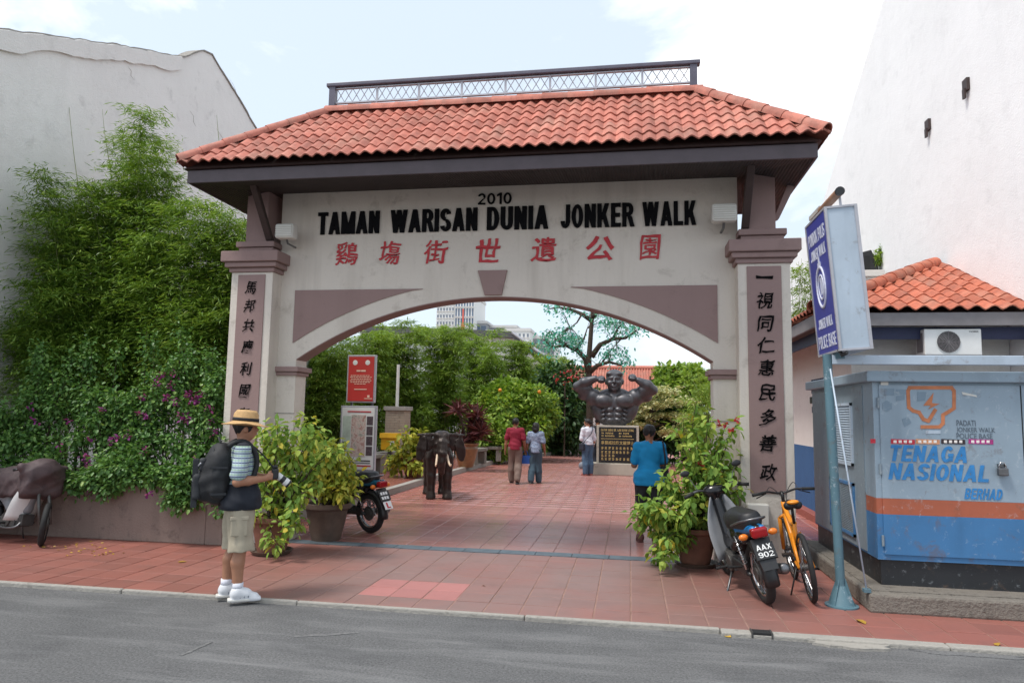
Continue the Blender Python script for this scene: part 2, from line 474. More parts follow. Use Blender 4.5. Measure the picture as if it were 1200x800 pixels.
# ------------------------------------------------------------------ block lettering
def block_glyph(ch, s=.2, h=.15):
    q = []
    def P(x0, y0, x1, y1): q.append([(x0, y0), (x0+s, y0), (x1+s, y1), (x1, y1)])
    def B(x0, x1, y0, y1): q.append([(x0, y0), (x1, y0), (x1, y1), (x0, y1)])
    def A(cx, cy, rx, ry, a0, a1, n=14):
        n = max(4, int(abs(a1-a0)/360*20))
        for i in range(n):
            t0, t1 = R(a0+(a1-a0)*i/n), R(a0+(a1-a0)*(i+1)/n)
            f = lambda t, k: (cx+(rx-(s if k else 0))*math.cos(t), cy+(ry-(h if k else 0))*math.sin(t))
            q.append([f(t0, 1), f(t0, 0), f(t1, 0), f(t1, 1)])
    w = .58
    if ch == 'T': w = .56; B(0, .56, 1-h, 1); P(.28-s/2, 0, .28-s/2, 1-h)
    elif ch == 'A': w = .64; c = .32-s/2; P(0, 0, c, 1); P(.64-s, 0, c, 1); B(.16, .48, .2, .2+h)
    elif ch == 'M': w = .76; P(0, 0, 0, 1); P(w-s, 0, w-s, 1); P(w/2-s/2, 0, 0, 1); P(w/2-s/2, 0, w-s, 1)
    elif ch == 'N': P(0, 0, 0, 1); P(w-s, 0, w-s, 1); P(w-s, 0, 0, 1)
    elif ch == 'W': w = .9; m = w/2-s/2; P(.16, 0, 0, 1); P(.16, 0, m, 1); P(w-s-.16, 0, m, 1); P(w-s-.16, 0, w-s, 1)
    elif ch in 'RPB':
        P(0, 0, 0, 1); B(s, .32, 1-h, 1); B(s, .32, .43, .43+h); A(.3, .715, .27, .285, -90, 90)
        if ch == 'R': P(.4, 0, .26, .44)
        if ch == 'B': B(s, .32, 0, h); A(.3, .275, .28, .275, -90, 90)
    elif ch == 'I': w = s; P(0, 0, 0, 1)
    elif ch == 'S': w = .56; A(.28, .73, .28, .27, 10, 270); A(.28, .27, .28, .27, -170, 90)
    elif ch == 'D': P(0, 0, 0, 1); B(s, .3, 1-h, 1); B(s, .3, 0, h); A(.28, .5, .3, .5, -90, 90)
    elif ch == 'U': P(0, .3, 0, 1); P(w-s, .3, w-s, 1); A(.29, .3, .29, .3, 180, 360)
    elif ch == 'J': w = .5; P(w-s, .3, w-s, 1); A(.25, .3, .25, .3, 180, 360)
    elif ch in 'O0': w = .6; A(.3, .5, .3, .5, 0, 360)
    elif ch == 'K': w = .62; P(0, 0, 0, 1); P(.14, .32, w-s-.02, 1); P(w-s, 0, .2, .62)
    elif ch in 'EL':
        w = .5; P(0, 0, 0, 1); B(s, w, 0, h)
        if ch == 'E': B(s, w, 1-h, 1); B(s, w-.04, .5-h/2, .5+h/2)
    elif ch == 'H': P(0, 0, 0, 1); P(w-s, 0, w-s, 1); B(s, w-s, .5-h/2, .5+h/2)
    elif ch in 'GC':
        w = .6; A(.3, .5, .3, .5, 40, 320)
        if ch == 'G': B(.34, .6, .36, .36+h); P(.6-s, .08, .6-s, .37)
    elif ch in 'XV':
        w = .6
        if ch == 'X': P(w-s, 0, 0, 1); P(0, 0, w-s, 1)
        else: P(.3-s/2, 0, 0, 1); P(.3-s/2, 0, w-s, 1)
    elif ch == '1': w = .36; P(w-s, 0, w-s, 1); q.append([(0, .68), (w-s, .78), (w-s, .98), (0, .84)])
    elif ch == '2': w = .56; A(.28, .71, .28, .29, -30, 170); q.append([(0, h*.9), (s*1.1, h*.9), (.54, .6), (.36, .5)]); B(0, .56, 0, h)
    elif ch == '9': w = .56; A(.28, .69, .28, .31, 0, 360); P(w-s, .3, w-s, .69); A(.28, .3, .28, .3, 200, 360)
    elif ch == '.': w = s; B(0, s, 0, h*1.2)
    else: return [], .3
    return q, w
def block_text(name, txt, mat, parent, frame, x0, x1, z0, z1, thick=.006, s=.2, h=.15, gap=.075, shear=0, wob=0):
    x = 0; polys = []
    for ch in txt:
        q, w = block_glyph(ch, s, h)
        polys += [[(px+x, pz) for px, pz in p] for p in q]; x += w+gap
    W = x-gap; b = MB()
    for i, p in enumerate(polys):
        t = thick+.00025*(i % 7)
        q = [(x0+(x1-x0)*(u/W)+shear*(v)*(z1-z0)+random.uniform(-wob, wob), z0+(z1-z0)*v+random.uniform(-wob, wob)) for u, v in p]
        n = len(q); vs = [frame @ Vector((a, -t, c)) for a, c in q]+[frame @ Vector((a, 0, c)) for a, c in q]
        b.add(vs, [tuple(range(n))]+[(k, k+n, (k+1) % n+n, (k+1) % n) for k in range(n)])
    me = bpy.data.meshes.new(name); me.from_pydata([tuple(v) for v in b.v], [], b.f); me.update()
    return mesh_obj(name, me, mat, parent)
# ------------------------------------------------------------------ material set
plaster('gate_plaster', C(214, 205, 194), C(146, 134, 122), .45, .7)
plaster('mauve_paint', C(150, 126, 122), C(110, 92, 88), .3, .3, bump=.12)
plaster('old_white_wall', C(226, 224, 221), C(158, 156, 153), .3, .22, bump=.5, scale=.7)
plaster('bright_white_wall', C(243, 243, 243), C(190, 190, 190), .22, .16, bump=.35, scale=.55)
plaster('station_plaster', C(222, 218, 212), C(165, 155, 148), .3, .3)
plaster('station_blue', C(62, 98, 142), C(40, 62, 92), .3, .3)
plaster('concrete', C(148, 144, 138), C(86, 82, 78), .7, .5, bump=.6, scale=2.2)
plaster('concrete_pale', C(158, 154, 147), C(110, 106, 100), .6, .4, bump=.6, scale=2.5)
plaster('planter_render', C(136, 120, 112), C(82, 72, 68), .6, .55, bump=.4, scale=1.6)
plaster('stone_grey', C(128, 124, 116), C(80, 76, 72), .6, .4, bump=.5, scale=3)
plaster('far_white', C(226, 226, 224), C(190, 190, 190), .2, .3, bump=0, scale=.05)
simple('dark_fascia', C(80, 70, 75), .55, .2, 3, bump=.15)
simple('dark_timber', C(62, 47, 44), .6, .25, 6, bump=.2)
simple('slate_rail', C(92, 90, 104), .45, .15, 9)
simple('pale_metal', C(176, 176, 182), .45, .12, 9, metal=.3)
simple('black_paint', C(14, 14, 17), .85, .3, 20, spec=.15)
simple('ink', C(16, 15, 17), .9, .3, 12, spec=.1)
simple('red_paint', C(186, 44, 52), .6, .22, 10)
simple('white_plastic', C(214, 212, 205), .4, .08, 6)
simple('black_rubber', C(30, 30, 31), .75, .25, 14, bump=.2)
simple('black_plastic', C(34, 34, 36), .42, .2, 10)
simple('black_gloss', C(20, 20, 23), .22, .2, 6)
simple('chrome', C(190, 190, 192), .22, .1, 20, metal=1)
simple('steel', C(120, 120, 122), .4, .25, 16, metal=.9)
simple('cast_metal', C(96, 94, 92), .5, .3, 12, metal=.6)
simple('terracotta_pot', C(122, 82, 66), .7, .25, 7, bump=.25)
simple('dark_pot', C(92, 76, 66), .6, .3, 7, bump=.25)
simple('glazed_pot', C(134, 98, 66), .35, .3, 7)
simple('soil', C(62, 50, 40), .95, .4, 25, bump=.8)
simple('bark', C(74, 62, 52), .9, .35, 14, bump=.7, bscale=30)
simple('stem_green', C(96, 106, 62), .7, .25, 8)
simple('bamboo_culm', C(122, 128, 72), .5, .3, 5)

def roof_tile_mat(name, c, attr=False):
    t = NT(name); v = t.coord('World')
    if attr: r = t.n('ShaderNodeAttribute', attribute_name='rnd').outputs['Fac']
    else: r = t.n('ShaderNodeObjectInfo').outputs['Random']
    base = t.ramp(r, (0, mul(c, .78)), (.5, c), (1, mul(c, 1.16)))
    d = t.noise(v, 9, 8, .65); base = t.mix(t.math('MULTIPLY', t.ramp(d, (.46, K_), (.7, W_)), .6), base, mul(c, .42))
    m_ = t.noise(t.coord('World', (1.2, .5, .5)), 2.6, 8, .7, .4); base = t.mix(t.math('MULTIPLY', t.ramp(m_, (.5, K_), (.7, W_)), .45), base, C(104, 74, 66))
    l = t.noise(v, 2.1, 5); base = t.mix(t.math('MULTIPLY', t.ramp(l, (.5, K_), (.75, W_)), .3), base, C(196, 170, 150))
    t.col(base); t.set(Roughness=.72); t.bump(t.noise(v, 90, 4), .25, .01); return t.m
roof_tile_mat('roof_tile', C(184, 112, 95)); roof_tile_mat('roof_tile_rest', C(184, 112, 95), True)
roof_tile_mat('station_tile', C(180, 100, 74)); roof_tile_mat('station_tile_rest', C(180, 100, 74), True)

def paving_mat(name, attr, red, worn, rough, worn_sheen_amt, gloss):
    t = NT(name); v = t.coord('World')
    r = t.n('ShaderNodeAttribute', attribute_name='rnd').outputs['Fac'] if attr else t.n('ShaderNodeObjectInfo').outputs['Random']
    a = t.ramp(r, (0, mul(red, .82)), (1, mul(red, 1.12)))
    # foot traffic greys the walkway middle; plaza paleness also paints in sky reflection
    sx = t.n('ShaderNodeSeparateXYZ'); t.l(v, sx.inputs[0])
    g1 = t.n('ShaderNodeMapRange', interpolation_type='SMOOTHSTEP'); t.l(t.math('ABSOLUTE', t.math('ADD', sx.outputs[0], 1.3)), g1.inputs[0])
    for i, q in ((1, 1.2), (2, 4.2), (3, 1.0), (4, .3)): g1.inputs[i].default_value = q
    n = t.noise(v, .9, 7, .6, .4)
    w = t.math('MULTIPLY', t.math('MULTIPLY', g1.outputs[0], worn_sheen_amt), t.ramp(n, (.25, (.45, .45, .45, 1)), (.6, W_)))
    c = t.mix(w, a, worn)
    blot = t.noise(v, 3.3, 8, .65); c = t.mix(t.math('MULTIPLY', t.ramp(blot, (.5, K_), (.75, W_)), .12 if 'plaza' in name else .35), c, mul(worn, .6))
    dr = t.noise(t.coord('World', (.3, 1.4, 1)), 2.2, 6); c = t.mix(t.math('MULTIPLY', t.ramp(dr, (.55, K_), (.8, W_)), .25), c, C(70, 52, 48))
    t.col(c)
    rr = t.math('ADD', t.math('MULTIPLY', t.noise(v, 1.3, 6), gloss), rough); t.set(Roughness=rr)
    t.bump(t.noise(v, 55, 5), .12, .01); return t.m
paving_mat('pavement_tile', False, C(146, 84, 72), C(130, 104, 98), .42, .95, .25)
paving_mat('pavement_tile_rest', True, C(146, 84, 72), C(130, 104, 98), .42, .95, .25)
paving_mat('plaza_tile', False, C(164, 96, 84), C(166, 124, 118), .12, .85, .22)  # second colour is wear plus bright sky sheen put into the colour
paving_mat('plaza_tile_rest', True, C(164, 96, 84), C(166, 124, 118), .12, .85, .22)
paving_mat('pink_tile', False, C(166, 104, 98), C(166, 114, 110), .5, .5, .2)
simple('grout', C(152, 120, 108), .9, .3, 6, coord='World')
simple('grout_dark', C(136, 102, 98), .9, .3, 6, coord='World')

def asphalt():
    t = NT('asphalt'); v = t.coord('World')
    big = t.noise(v, .55, 8, .6, .5); c = t.ramp(big, (.3, (.068, .069, .071, 1)), (.55, (.102, .103, .105, 1)), (.75, (.145, .145, .145, 1)))
    fine = t.noise(v, 55, 5, .8); c = t.mix(.55, c, t.ramp(fine, (.36, (.02, .02, .022, 1)), (.64, (.215, .215, .215, 1))))
    sp = t.n('ShaderNodeTexVoronoi'); sp.inputs['Scale'].default_value = 70; t.l(v, sp.inputs['Vector'])
    c = t.mix(t.math('MULTIPLY', t.ramp(sp.outputs['Distance'], (.0, W_), (.22, K_)), .35), c, (.34, .34, .34, 1))
    # chalky worn band and scuffs
    bd = t.noise(t.coord('World', (.35, 2.6, 1)), 1.5, 8, .65, .6); c = t.mix(t.math('MULTIPLY', t.ramp(bd, (.5, K_), (.72, W_)), .42), c, (.27, .27, .27, 1))
    dk = t.noise(t.coord('World', (1.1, 2.0, 1)), 1.1, 7, .6); c = t.mix(t.math('MULTIPLY', t.ramp(dk, (.5, K_), (.72, W_)), .45), c, (.045, .046, .05, 1))
    t.col(c); t.set(Roughness=.85); t.bump(fine, .5, .012); return t.m
asphalt()

def wave_soffit():
    t = NT('soffit_boards'); v = t.coord('World')
    w = t.n('ShaderNodeTexWave', wave_type='BANDS', bands_direction='X'); w.inputs['Scale'].default_value = 9; t.l(v, w.inputs['Vector'])
    n = t.noise(v, 4, 5)
    t.col(t.mix(t.math('MULTIPLY', w.outputs['Fac'], .5), t.ramp(n, (.3, C(40, 31, 31)), (.7, C(58, 46, 44))), C(26, 20, 22)))
    t.set(Roughness=.7); t.bump(w.outputs['Fac'], .6, .01); return t.m
wave_soffit()

# ------------------------------------------------------------------ ground
ROAD_Z = -0.035
KY = 6.30                                   # street edge of the pavement
def plane(name, x0, x1, y0, y1, z, mat, kind='structure'):
    o = MB().add([(x0, y0, z), (x1, y0, z), (x1, y1, z), (x0, y1, z)], [(0, 1, 2, 3)]).build(name, mat)
    return tag(o, None, None, None, kind)
plane('ground', -900, 900, -300, 1500, -0.09, 'concrete')
plane('road', -60, 60, -30, KY-.05, ROAD_Z, 'asphalt')
pave = plane('pavement', -14, 14, KY, 8.91, -0.006, 'grout')
plaza = plane('plaza', -9.5, 6, 9.15, 44, -0.006, 'grout_dark')
# concrete kerb stones, uneven, each its own piece
kerb = tag(bpy.data.objects.new('kerb', None), kind='structure'); col.objects.link(kerb)
x = -14.0; i = 0
while x < 14:
    L = 1.6 + random.random()*.9; w = .06 if x < -.2 else .12
    dz = random.uniform(-.004, .004); dy = random.uniform(-.006, .006)
    MB().box(x, x+L-.005, KY-w+dy, KY-.003, -.12, .004+dz).build('kerb_stone', 'concrete_pale', kerb, bevel=.012)
    x += L
# paving tiles
TS = .325; X0T = -1.289
def tile_mesh(nm, s, h=.014, e=.006):
    a = s/2; b = a-e
    return MB().add([(-a, -a, -h), (a, -a, -h), (a, a, -h), (-a, a, -h), (-a, -a, -e*.5), (a, -a, -e*.5), (a, a, -e*.5), (-a, a, -e*.5), (-b, -b, 0), (b, -b, 0), (b, b, 0), (-b, b, 0)],
        [(0, 1, 5, 4), (1, 2, 6, 5), (2, 3, 7, 6), (3, 0, 4, 7), (4, 5, 9, 8), (5, 6, 10, 9), (6, 7, 11, 10), (7, 4, 8, 11), (8, 9, 10, 11)]).mesh(nm)
def lay(parent, mat, xs, ys, z, meshes, limit, restmat, special=None, visible=None):
    cells = [(x, y) for y in ys for x in xs]
    vis = sorted([c for c in cells if visible is None or visible(*c)], key=lambda c: c[1])[:limit]; vs_ = set(vis)
    V, F, Rn = [], [], []
    base = meshes[0]; bv = np.array([v.co for v in base.vertices]); bf = np.array([p.vertices[:] for p in base.polygons])
    for c in cells:
        dz = random.uniform(-.0018, .0018)
        if c in vs_:
            sp = special(*c) if special else None
            o = bpy.data.objects.new('paving_tile', meshes[1] if sp else base); col.objects.link(o); o.parent = parent
            o.location = (c[0], c[1], z+dz); o.rotation_euler = (random.uniform(-.003, .003), random.uniform(-.003, .003), random.uniform(-.004, .004))
        else:
            V.append(bv+np.array([c[0], c[1], z+dz])); F.append(bf+len(bv)*len(F)); Rn += [random.random()]*len(bf)
    if V:
        o = np_mesh('paving_tile_rest', np.concatenate(V), np.concatenate(F), restmat, parent, Rn); o['kind'] = 'stuff'
def inview(x, y):
    c = Vector((x, y, 0))-CAM; d = c.dot(CAM_FWD); return d > 1 and -30 < 600+FPX*c.dot(CAM_RIGHT)/d < 1230
tmA = tile_mesh('paving_tile', TS-.011); tmA.materials.append(MATS['pavement_tile'])
tmP = tile_mesh('paving_tile', TS-.011); tmP.materials.append(MATS['pink_tile'])
nrow = 8; rowd = (8.91-KY)/nrow
tmA2 = tile_mesh('paving_tile', 1.0)
for me_ in (tmA, tmP):
    for v in me_.vertices: v.co.y *= (rowd-.005)/(TS-.011)
xsP = [X0T+TS/2+TS*k for k in range(-27, 30)]
lay(pave, None, xsP, [KY+rowd*(k+.5) for k in range(nrow)], 0, (tmA, tmP), 300, 'pavement_tile_rest',
    special=lambda x, y: -2.63 < x < -1.6 and KY+rowd*.5+.01 < y < KY+rowd*2.9, visible=inview)
tmB = tile_mesh('paving_tile', TS-.008); tmB.materials.append(MATS['plaza_tile'])
xsZ = [X0T+TS/2+TS*k for k in range(-22, 18)]
lay(plaza, None, xsZ, [9.15+TS*(k+.5) for k in range(100)], 0, (tmB, tmB), 300, 'plaza_tile_rest', visible=lambda x, y: inview(x, y) and x > -4.6 and x < 3.2)
# steel drain cover strip across the entrance
drain = thing('drain_cover', 'long flat blue grey steel drain strip across the entrance floor', 'drain', (-1.7, 9.06, 0), world=True)
for k in range(14):
    xa = -4.85+k*.46; MB().box(xa, xa+.452, 8.915, 9.145, -.02, .003+random.uniform(-.001, .001)).build('cover_plate', simple('drain_steel', C(92, 104, 112), .5, .3, 9, metal=.25) if k == 0 else 'drain_steel', drain)

# ------------------------------------------------------------------ entrance gate
PY0, PY1 = 8.77, 9.39
WY0, WY1 = 9.02, 9.34
gate = thing('entrance_gate', 'white arched entrance gateway with tiled roof, mauve panels and big lettering', 'gateway', (-1.74, 9.1, 0), world=True)
XC = -1.755; RA = 5.0; ZA = 3.29; HW = 2.78
def arch_z(x, r=RA, za=ZA): return za - r + math.sqrt(max(r*r-(x-XC)**2, 0))
# arch wall
N = 48; xs = [XC-HW+2*HW*i/N for i in range(N+1)]
b = MB(); vs = []; fs = []
for x in xs: vs += [(x, WY0, arch_z(x)), (x, WY0, 4.86), (x, WY1, arch_z(x)), (x, WY1, 4.86)]
for i in range(N):
    a, c = 4*i, 4*i+4
    fs += [(a, c, c+1, a+1), (a+2, a+3, c+3, c+2), (a+1, c+1, c+3, a+3)]
b.add(vs, fs); b.build('arch_wall', 'gate_plaster', gate)
b = MB(); vs = []; fs = []     # painted underside of the arch
for x in xs: vs += [(x, WY0+.002, arch_z(x)-.012), (x, WY1-.002, arch_z(x)-.012), (x, WY0+.002, arch_z(x)-.001), (x, WY1-.002, arch_z(x)-.001)]
for i in range(N):
    a, c = 4*i, 4*i+4; fs += [(a, a+1, c+1, c), (a, c, c+2, a+2), (a+1, a+3, c+3, c+1)]
b.add(vs, fs).build('arch_underside', 'mauve_paint', gate)
for s in (-1, 1):
    xi = XC+s*HW; xo = XC+s*3.1
    MB().box(xi, xo, WY0, WY1, 2.34, 4.86).build('wall_end', 'gate_plaster', gate)
    pl = MB().box(xi+s*.0, xo, WY0+.004, WY1-.004, 0, 2.22)
    pl.build('pilaster', 'gate_plaster', gate)
    cap_ = MB().box(xi-s*.03, xo, WY0-.03, WY1+.03, 2.22, 2.27).box(xi-s*.06, xo, WY0-.06, WY1+.06, 2.272, 2.34)
    cap_.build('pilaster_capital', 'mauve_paint', gate, bevel=.008)
    for z in (.6, 1.13, 1.7):
        MB().box(xi-s*.004, xo, WY0-.004, WY0+.02, z, z+.008).build('joint_line', 'concrete', gate)
    # spandrel panel
    x_out = XC+s*2.84; x_in = XC+s*1.0
    poly = []
    for i in range(13):
        x = x_out+(x_in-x_out)*i/12; poly.append((x, min(arch_z(x, RA+.22, ZA+.22), 3.40)))
    top = [(x_in, 3.405), (x_out, 3.405)]
    MB().prism(poly+top, WY0-.014, WY0+.01).build('spandrel_panel', 'mauve_paint', gate)
    # pillars
    pc = XC+s*3.36 + (0 if s < 0 else .0); a0, a1 = pc-.305, pc+.305
    MB().box(a0, a1, PY0, PY1, 0, 3.62).build('pillar', 'gate_plaster', gate, bevel=.006)
    MB().box(pc-.2, pc+.2, PY0-.014, PY0+.01, .87, 3.585).build('pillar_panel', 'mauve_paint', gate, bevel=.004)
    cp = MB()
    for e, z0, z1 in ((.03, 3.62, 3.68), (.075, 3.682, 3.75), (.115, 3.752, 3.90)): cp.box(a0-e, a1+e, PY0-e, PY1+e, z0, z1)
    cp.build('pillar_capital', 'mauve_paint', gate, bevel=.012)
    cp = MB()
    for e, z0, z1 in ((-.05, 3.902, 3.98), (-.02, 3.982, 4.06)): cp.box(a0-e, a1+e, PY0-e, PY1+e, z0, z1)
    cp.build('upper_capital', 'mauve_paint', gate, bevel=.01)
    MB().box(pc-.16, pc+.16, PY0+.05, PY1-.1, 4.06, 4.9).build('roof_post', 'mauve_paint', gate, bevel=.006)
    # timber brackets to the eaves
    xb = pc - s*.2
    br = MB().prism([(8.80, 4.07), (8.88, 4.07), (8.32, 4.8), (8.22, 4.8)], xb-.045, xb+.045, 'x')
    br.build('eave_bracket', 'dark_timber', gate, bevel=.006)
    xq = pc + s*.16
    if s > 0: MB().prism([(xq, 4.2), (xq+s*.08, 4.24), (xq+s*.30, 4.70), (xq+s*.21, 4.72)], 9.0, 9.1).build('eave_bracket', 'mauve_paint', gate)
MB().prism([(XC-.245, 3.64), (XC+.155, 3.64), (XC+.085, 3.305), (XC-.145, 3.305)], WY0-.03, WY0+.01).build('keystone', 'mauve_paint', gate, bevel=.006)
# lettering
I4 = Matrix.Identity(4)
def wall_frame(y): return Matrix.Translation((0, y, 0))
FW = wall_frame(WY0-.006)
words = [('TAMAN', -4.30, -3.40), ('WARISAN', -3.24, -2.02), ('DUNIA', -1.89, -1.06), ('JONKER', -.90, .05), ('WALK', .16, .835)]
for w, xa, xb in words: block_text('lettering', w, 'black_paint', gate, FW, xa, xb, 4.185, 4.50, .022, s=.225, h=.16, gap=.07)
block_text('lettering', '2010', 'black_paint', gate, FW, -2.02, -1.56, 4.54, 4.695, .012, s=.16, h=.15, gap=.12)
for ch, xa, xb in (('鷄', -4.02, -3.70), ('塲', -3.39, -3.08), ('街', -2.75, -2.42), ('世', -2.03, -1.70), ('遺', -1.29, -.95), ('公', -.56, -.20), ('園', .13, .39)):
    st8 = random.getstate()
    for dx, dz, th in ((0, 0, .006), (.009, .004, .0066)):
        random.setstate(st8); text_fit('lettering', ch, 'red_paint', gate, FW, xa+dx-.005, xb+dx-.005, 3.745+dz, 4.07+dz, th, bold=.0 if ch in '鷄塲園街' else (.006 if ch == '遺' else .012), jitter=.06, shear=.1)
FP = wall_frame(PY0-.02)
pl_, pr_ = XC-3.36, XC+3.36
zl = [3.30, 3.05, 2.78, 2.49, 2.19, 1.89, 1.58, 1.28, .98]
for ch, z in zip('馬邦共慶利國泰', zl):
    text_fit('lettering', ch, 'ink', gate, FP, pl_-.09, pl_+.085, z+.01, z+.195, .003, bold=.011, jitter=.075, shear=.2)
zr = [3.36, 3.06, 2.78, 2.52, 2.25, 1.96, 1.66, 1.36, 1.02]
for ch, z in zip('一視同仁惠民多善政', zr):
    h = .05 if ch == '一' else .2
    text_fit('lettering', ch, 'ink', gate, FP, pr_-.095, pr_+.105, z+(.06 if ch == '一' else 0), z+h+(.06 if ch == '一' else 0), .004, bold=.012 if ch != '一' else .03, jitter=.075, shear=.2)

# tiled hip roof
EX0, EX1, EY0, EY1, EZ = -5.74, 2.16, 7.88, 10.28, 4.86
RX0, RX1, RYc, RZ = -4.26, .86, 9.08, 5.95
roof = MB().add([(EX0+.06, EY0+.06, EZ-.05), (EX1-.06, EY0+.06, EZ-.05), (EX1-.06, EY1-.06, EZ-.05), (EX0+.06, EY1-.06, EZ-.05), (RX0, RYc, RZ-.06), (RX1, RYc, RZ-.06)],
    [(0, 1, 5, 4), (1, 2, 5), (2, 3, 4, 5), (3, 0, 4), (0, 3, 2, 1)]).build('roof', 'dark_timber', gate)
roofp = roof
def fascia(e, z0, z1, th, mat, parent):
    x0, x1, y0, y1 = EX0+e, EX1-e, EY0+e, EY1-e
    for bx in ((x0, x1, y0, y0+th), (x0, x1, y1-th, y1), (x0, x0+th, y0+th+.001, y1-th-.001), (x1-th, x1, y0+th+.001, y1-th-.001)):
        MB().box(*bx, z0, z1).build('fascia_board', mat, parent, bevel=.004)
def child_w(parent):  # world-modelled meshes under a part of a world-modelled thing
    return parent
roofp['_w'] = (0, 0, 0)
fascia(.10, 4.635, 4.80, .03, 'dark_fascia', roofp)
MB().add([(EX0+.13, EY0+.13, 4.645), (EX1-.13, EY0+.13, 4.645), (EX1-.13, EY1-.13, 4.645), (EX0+.13, EY1-.13, 4.645), (-4.86, WY0-.01, 4.79), (1.35, WY0-.01, 4.79), (1.35, WY1+.01, 4.79), (-4.86, WY1+.01, 4.79)],
    [(0, 1, 5, 4), (1, 2, 6, 5), (2, 3, 7, 6), (3, 0, 4, 7)]).build('soffit', 'soffit_boards', roofp)

def tile_profile(w, L, amp, seg=6, lip=.018):
    vs = []; fs = []
    for j, (v, dz) in enumerate(((0, .020), (L, .0))):
        for i in range(seg+1):
            u = i/seg; zz = amp*(.5-.5*math.cos(2*math.pi*(u)))**.85*2
            vs.append((-w/2+w*u, v, dz+zz))
    for i in range(seg+1):
        u = i/seg; zz = amp*(.5-.5*math.cos(2*math.pi*u))**.85*2; vs.append((-w/2+w*u, .002, .020+zz-lip))
    n = seg+1
    fs = [(i, i+1, n+i+1, n+i) for i in range(seg)] + [(2*n+i, 2*n+i+1, i+1, i) for i in range(seg)]
    return vs, fs
def hip_slope(parent, O, U, Vd, Nn, width, inset0, inset1, slen, cols, rows, mat, restmat, amp, limit, pname='roof_tile', order=None, one_side=False):
    """tiles on a slope: O eave corner, U along the eave, Vd up the slope; the trapezoid narrows by inset0/inset1 at the top"""
    w = width/cols; L = slen/rows; fr = Matrix((U, Vd, Nn)).transposed().to_4x4(); fr.translation = O
    vs, fs = tile_profile(w*1.01, L*1.13, amp)
    full = MB().add(vs, fs).mesh(pname); full.materials.append(MATS[mat])
    full.polygons.foreach_set('use_smooth', np.ones(len(full.polygons), dtype=bool))
    try: full.set_sharp_from_angle(angle=R(45))
    except Exception: pass
    items = []
    for r in range(rows):
        y0 = r*L
        for c in range(cols):
            xa, xb = c*w, (c+1)*w
            l0 = inset0*(y0/slen); l1 = width-inset1*(y0/slen); l0t = inset0*min((y0+L)/slen, 1); l1t = width-inset1*min((y0+L)/slen, 1)
            if xb <= l0+.01 or xa >= l1-.01: continue
            whole = xa >= l0t-.001 and xb <= l1t+.001
            items.append((r, c, whole))
    V, F, Rn = [], [], []; nv = 0; made = 0
    fm = np.array(fr)
    for r, c, whole in items:
        loc = Matrix.Translation((c*w+w/2, r*L, random.uniform(-.002, .003)))
        if whole: me = full
        else:
            bm = bmesh.new(); bm.from_mesh(full); bm.transform(loc)
            for (p, d, s_) in (((0, 0, 0), (inset0, slen, 0), 1), ((width, 0, 0), (width-inset1, slen, 0), -1)):
                dd = Vector(d)-Vector(p)
                if dd.x == 0 and (inset0 == 0 if s_ == 1 else inset1 == 0): continue
                nn = Vector((dd.y, -dd.x, 0))*(-s_)
                bmesh.ops.bisect_plane(bm, geom=bm.verts[:]+bm.edges[:]+bm.faces[:], plane_co=p, plane_no=nn, clear_outer=True)
            if not bm.faces: bm.free(); continue
            bm.transform(loc.inverted()); me = bpy.data.meshes.new(pname); bm.to_mesh(me); bm.free(); me.materials.clear(); me.materials.append(MATS[mat])
        jit = Matrix.Rotation(random.uniform(-.012, .012), 4, 'Z')
        if made < limit:
            o = bpy.data.objects.new(pname, me); col.objects.link(o); o.parent = parent
            o.matrix_local = fr @ loc @ jit; made += 1
        else:
            T = np.array(fr @ loc); vv = np.array([v.co[:] for v in me.vertices]); vv = vv @ T[:3, :3].T + T[:3, 3]
            V.append(vv); 
            for p in me.polygons:
                q = list(p.vertices); 
                for k in range(1, len(q)-1): F.append((q[0]+nv, q[k]+nv, q[k+1]+nv)); 
                Rn += [0]*0
            nv += len(vv); 
    if V:
        F = np.array(F); rr = np.random.default_rng(3).random(len(F)//6+9); rn = np.repeat(rr, 12)[:len(F)]
        o = np_mesh('tile_course', np.concatenate(V), F, restmat, parent, rn); o['kind'] = 'stuff'
def cap_run(parent, a, b, r, n, mat, nm='ridge_tile'):
    a = Vector(a); b = Vector(b); d = (b-a)/n; L = d.length; dn = d.normalized(); side = dn.cross(Vector((0, 0, 1))).normalized(); up = side.cross(dn)
    vs, fs = [], []; seg = 8
    for j, (t, rr) in enumerate(((0, r*1.06), (1.1, r*.94))):
        for k in range(seg+1):
            an = math.pi*(k/seg*1.16-.08); vs.append((t*L, math.cos(an)*rr, math.sin(an)*rr))
    for k in range(seg+1):
        an = math.pi*(k/seg*1.16-.08); vs.append((.001, math.cos(an)*r*.9, math.sin(an)*r*.9))
    nn = seg+1
    fs = [(i, i+1, nn+i+1, nn+i) for i in range(seg)]+[(2*nn+i, i, i+1, 2*nn+i+1) for i in range(seg)]
    me = MB().add(vs, fs).mesh(nm); me.materials.append(MATS[mat]); me.polygons.foreach_set('use_smooth', np.ones(len(me.polygons), dtype=bool))
    try: me.set_sharp_from_angle(angle=R(50))
    except Exception: pass
    for i in range(n):
        o = bpy.data.objects.new(nm, me); col.objects.link(o); o.parent = parent
        f = Matrix((dn, side, up)).transposed().to_4x4(); f.translation = a+d*i+Vector((0, 0, random.uniform(-.004, .004))); o.matrix_local = f
def nrm(v): return Vector(v).normalized()
sf = nrm((0, RYc-EY0, RZ-EZ)); slenF = math.hypot(RYc-EY0, RZ-EZ)
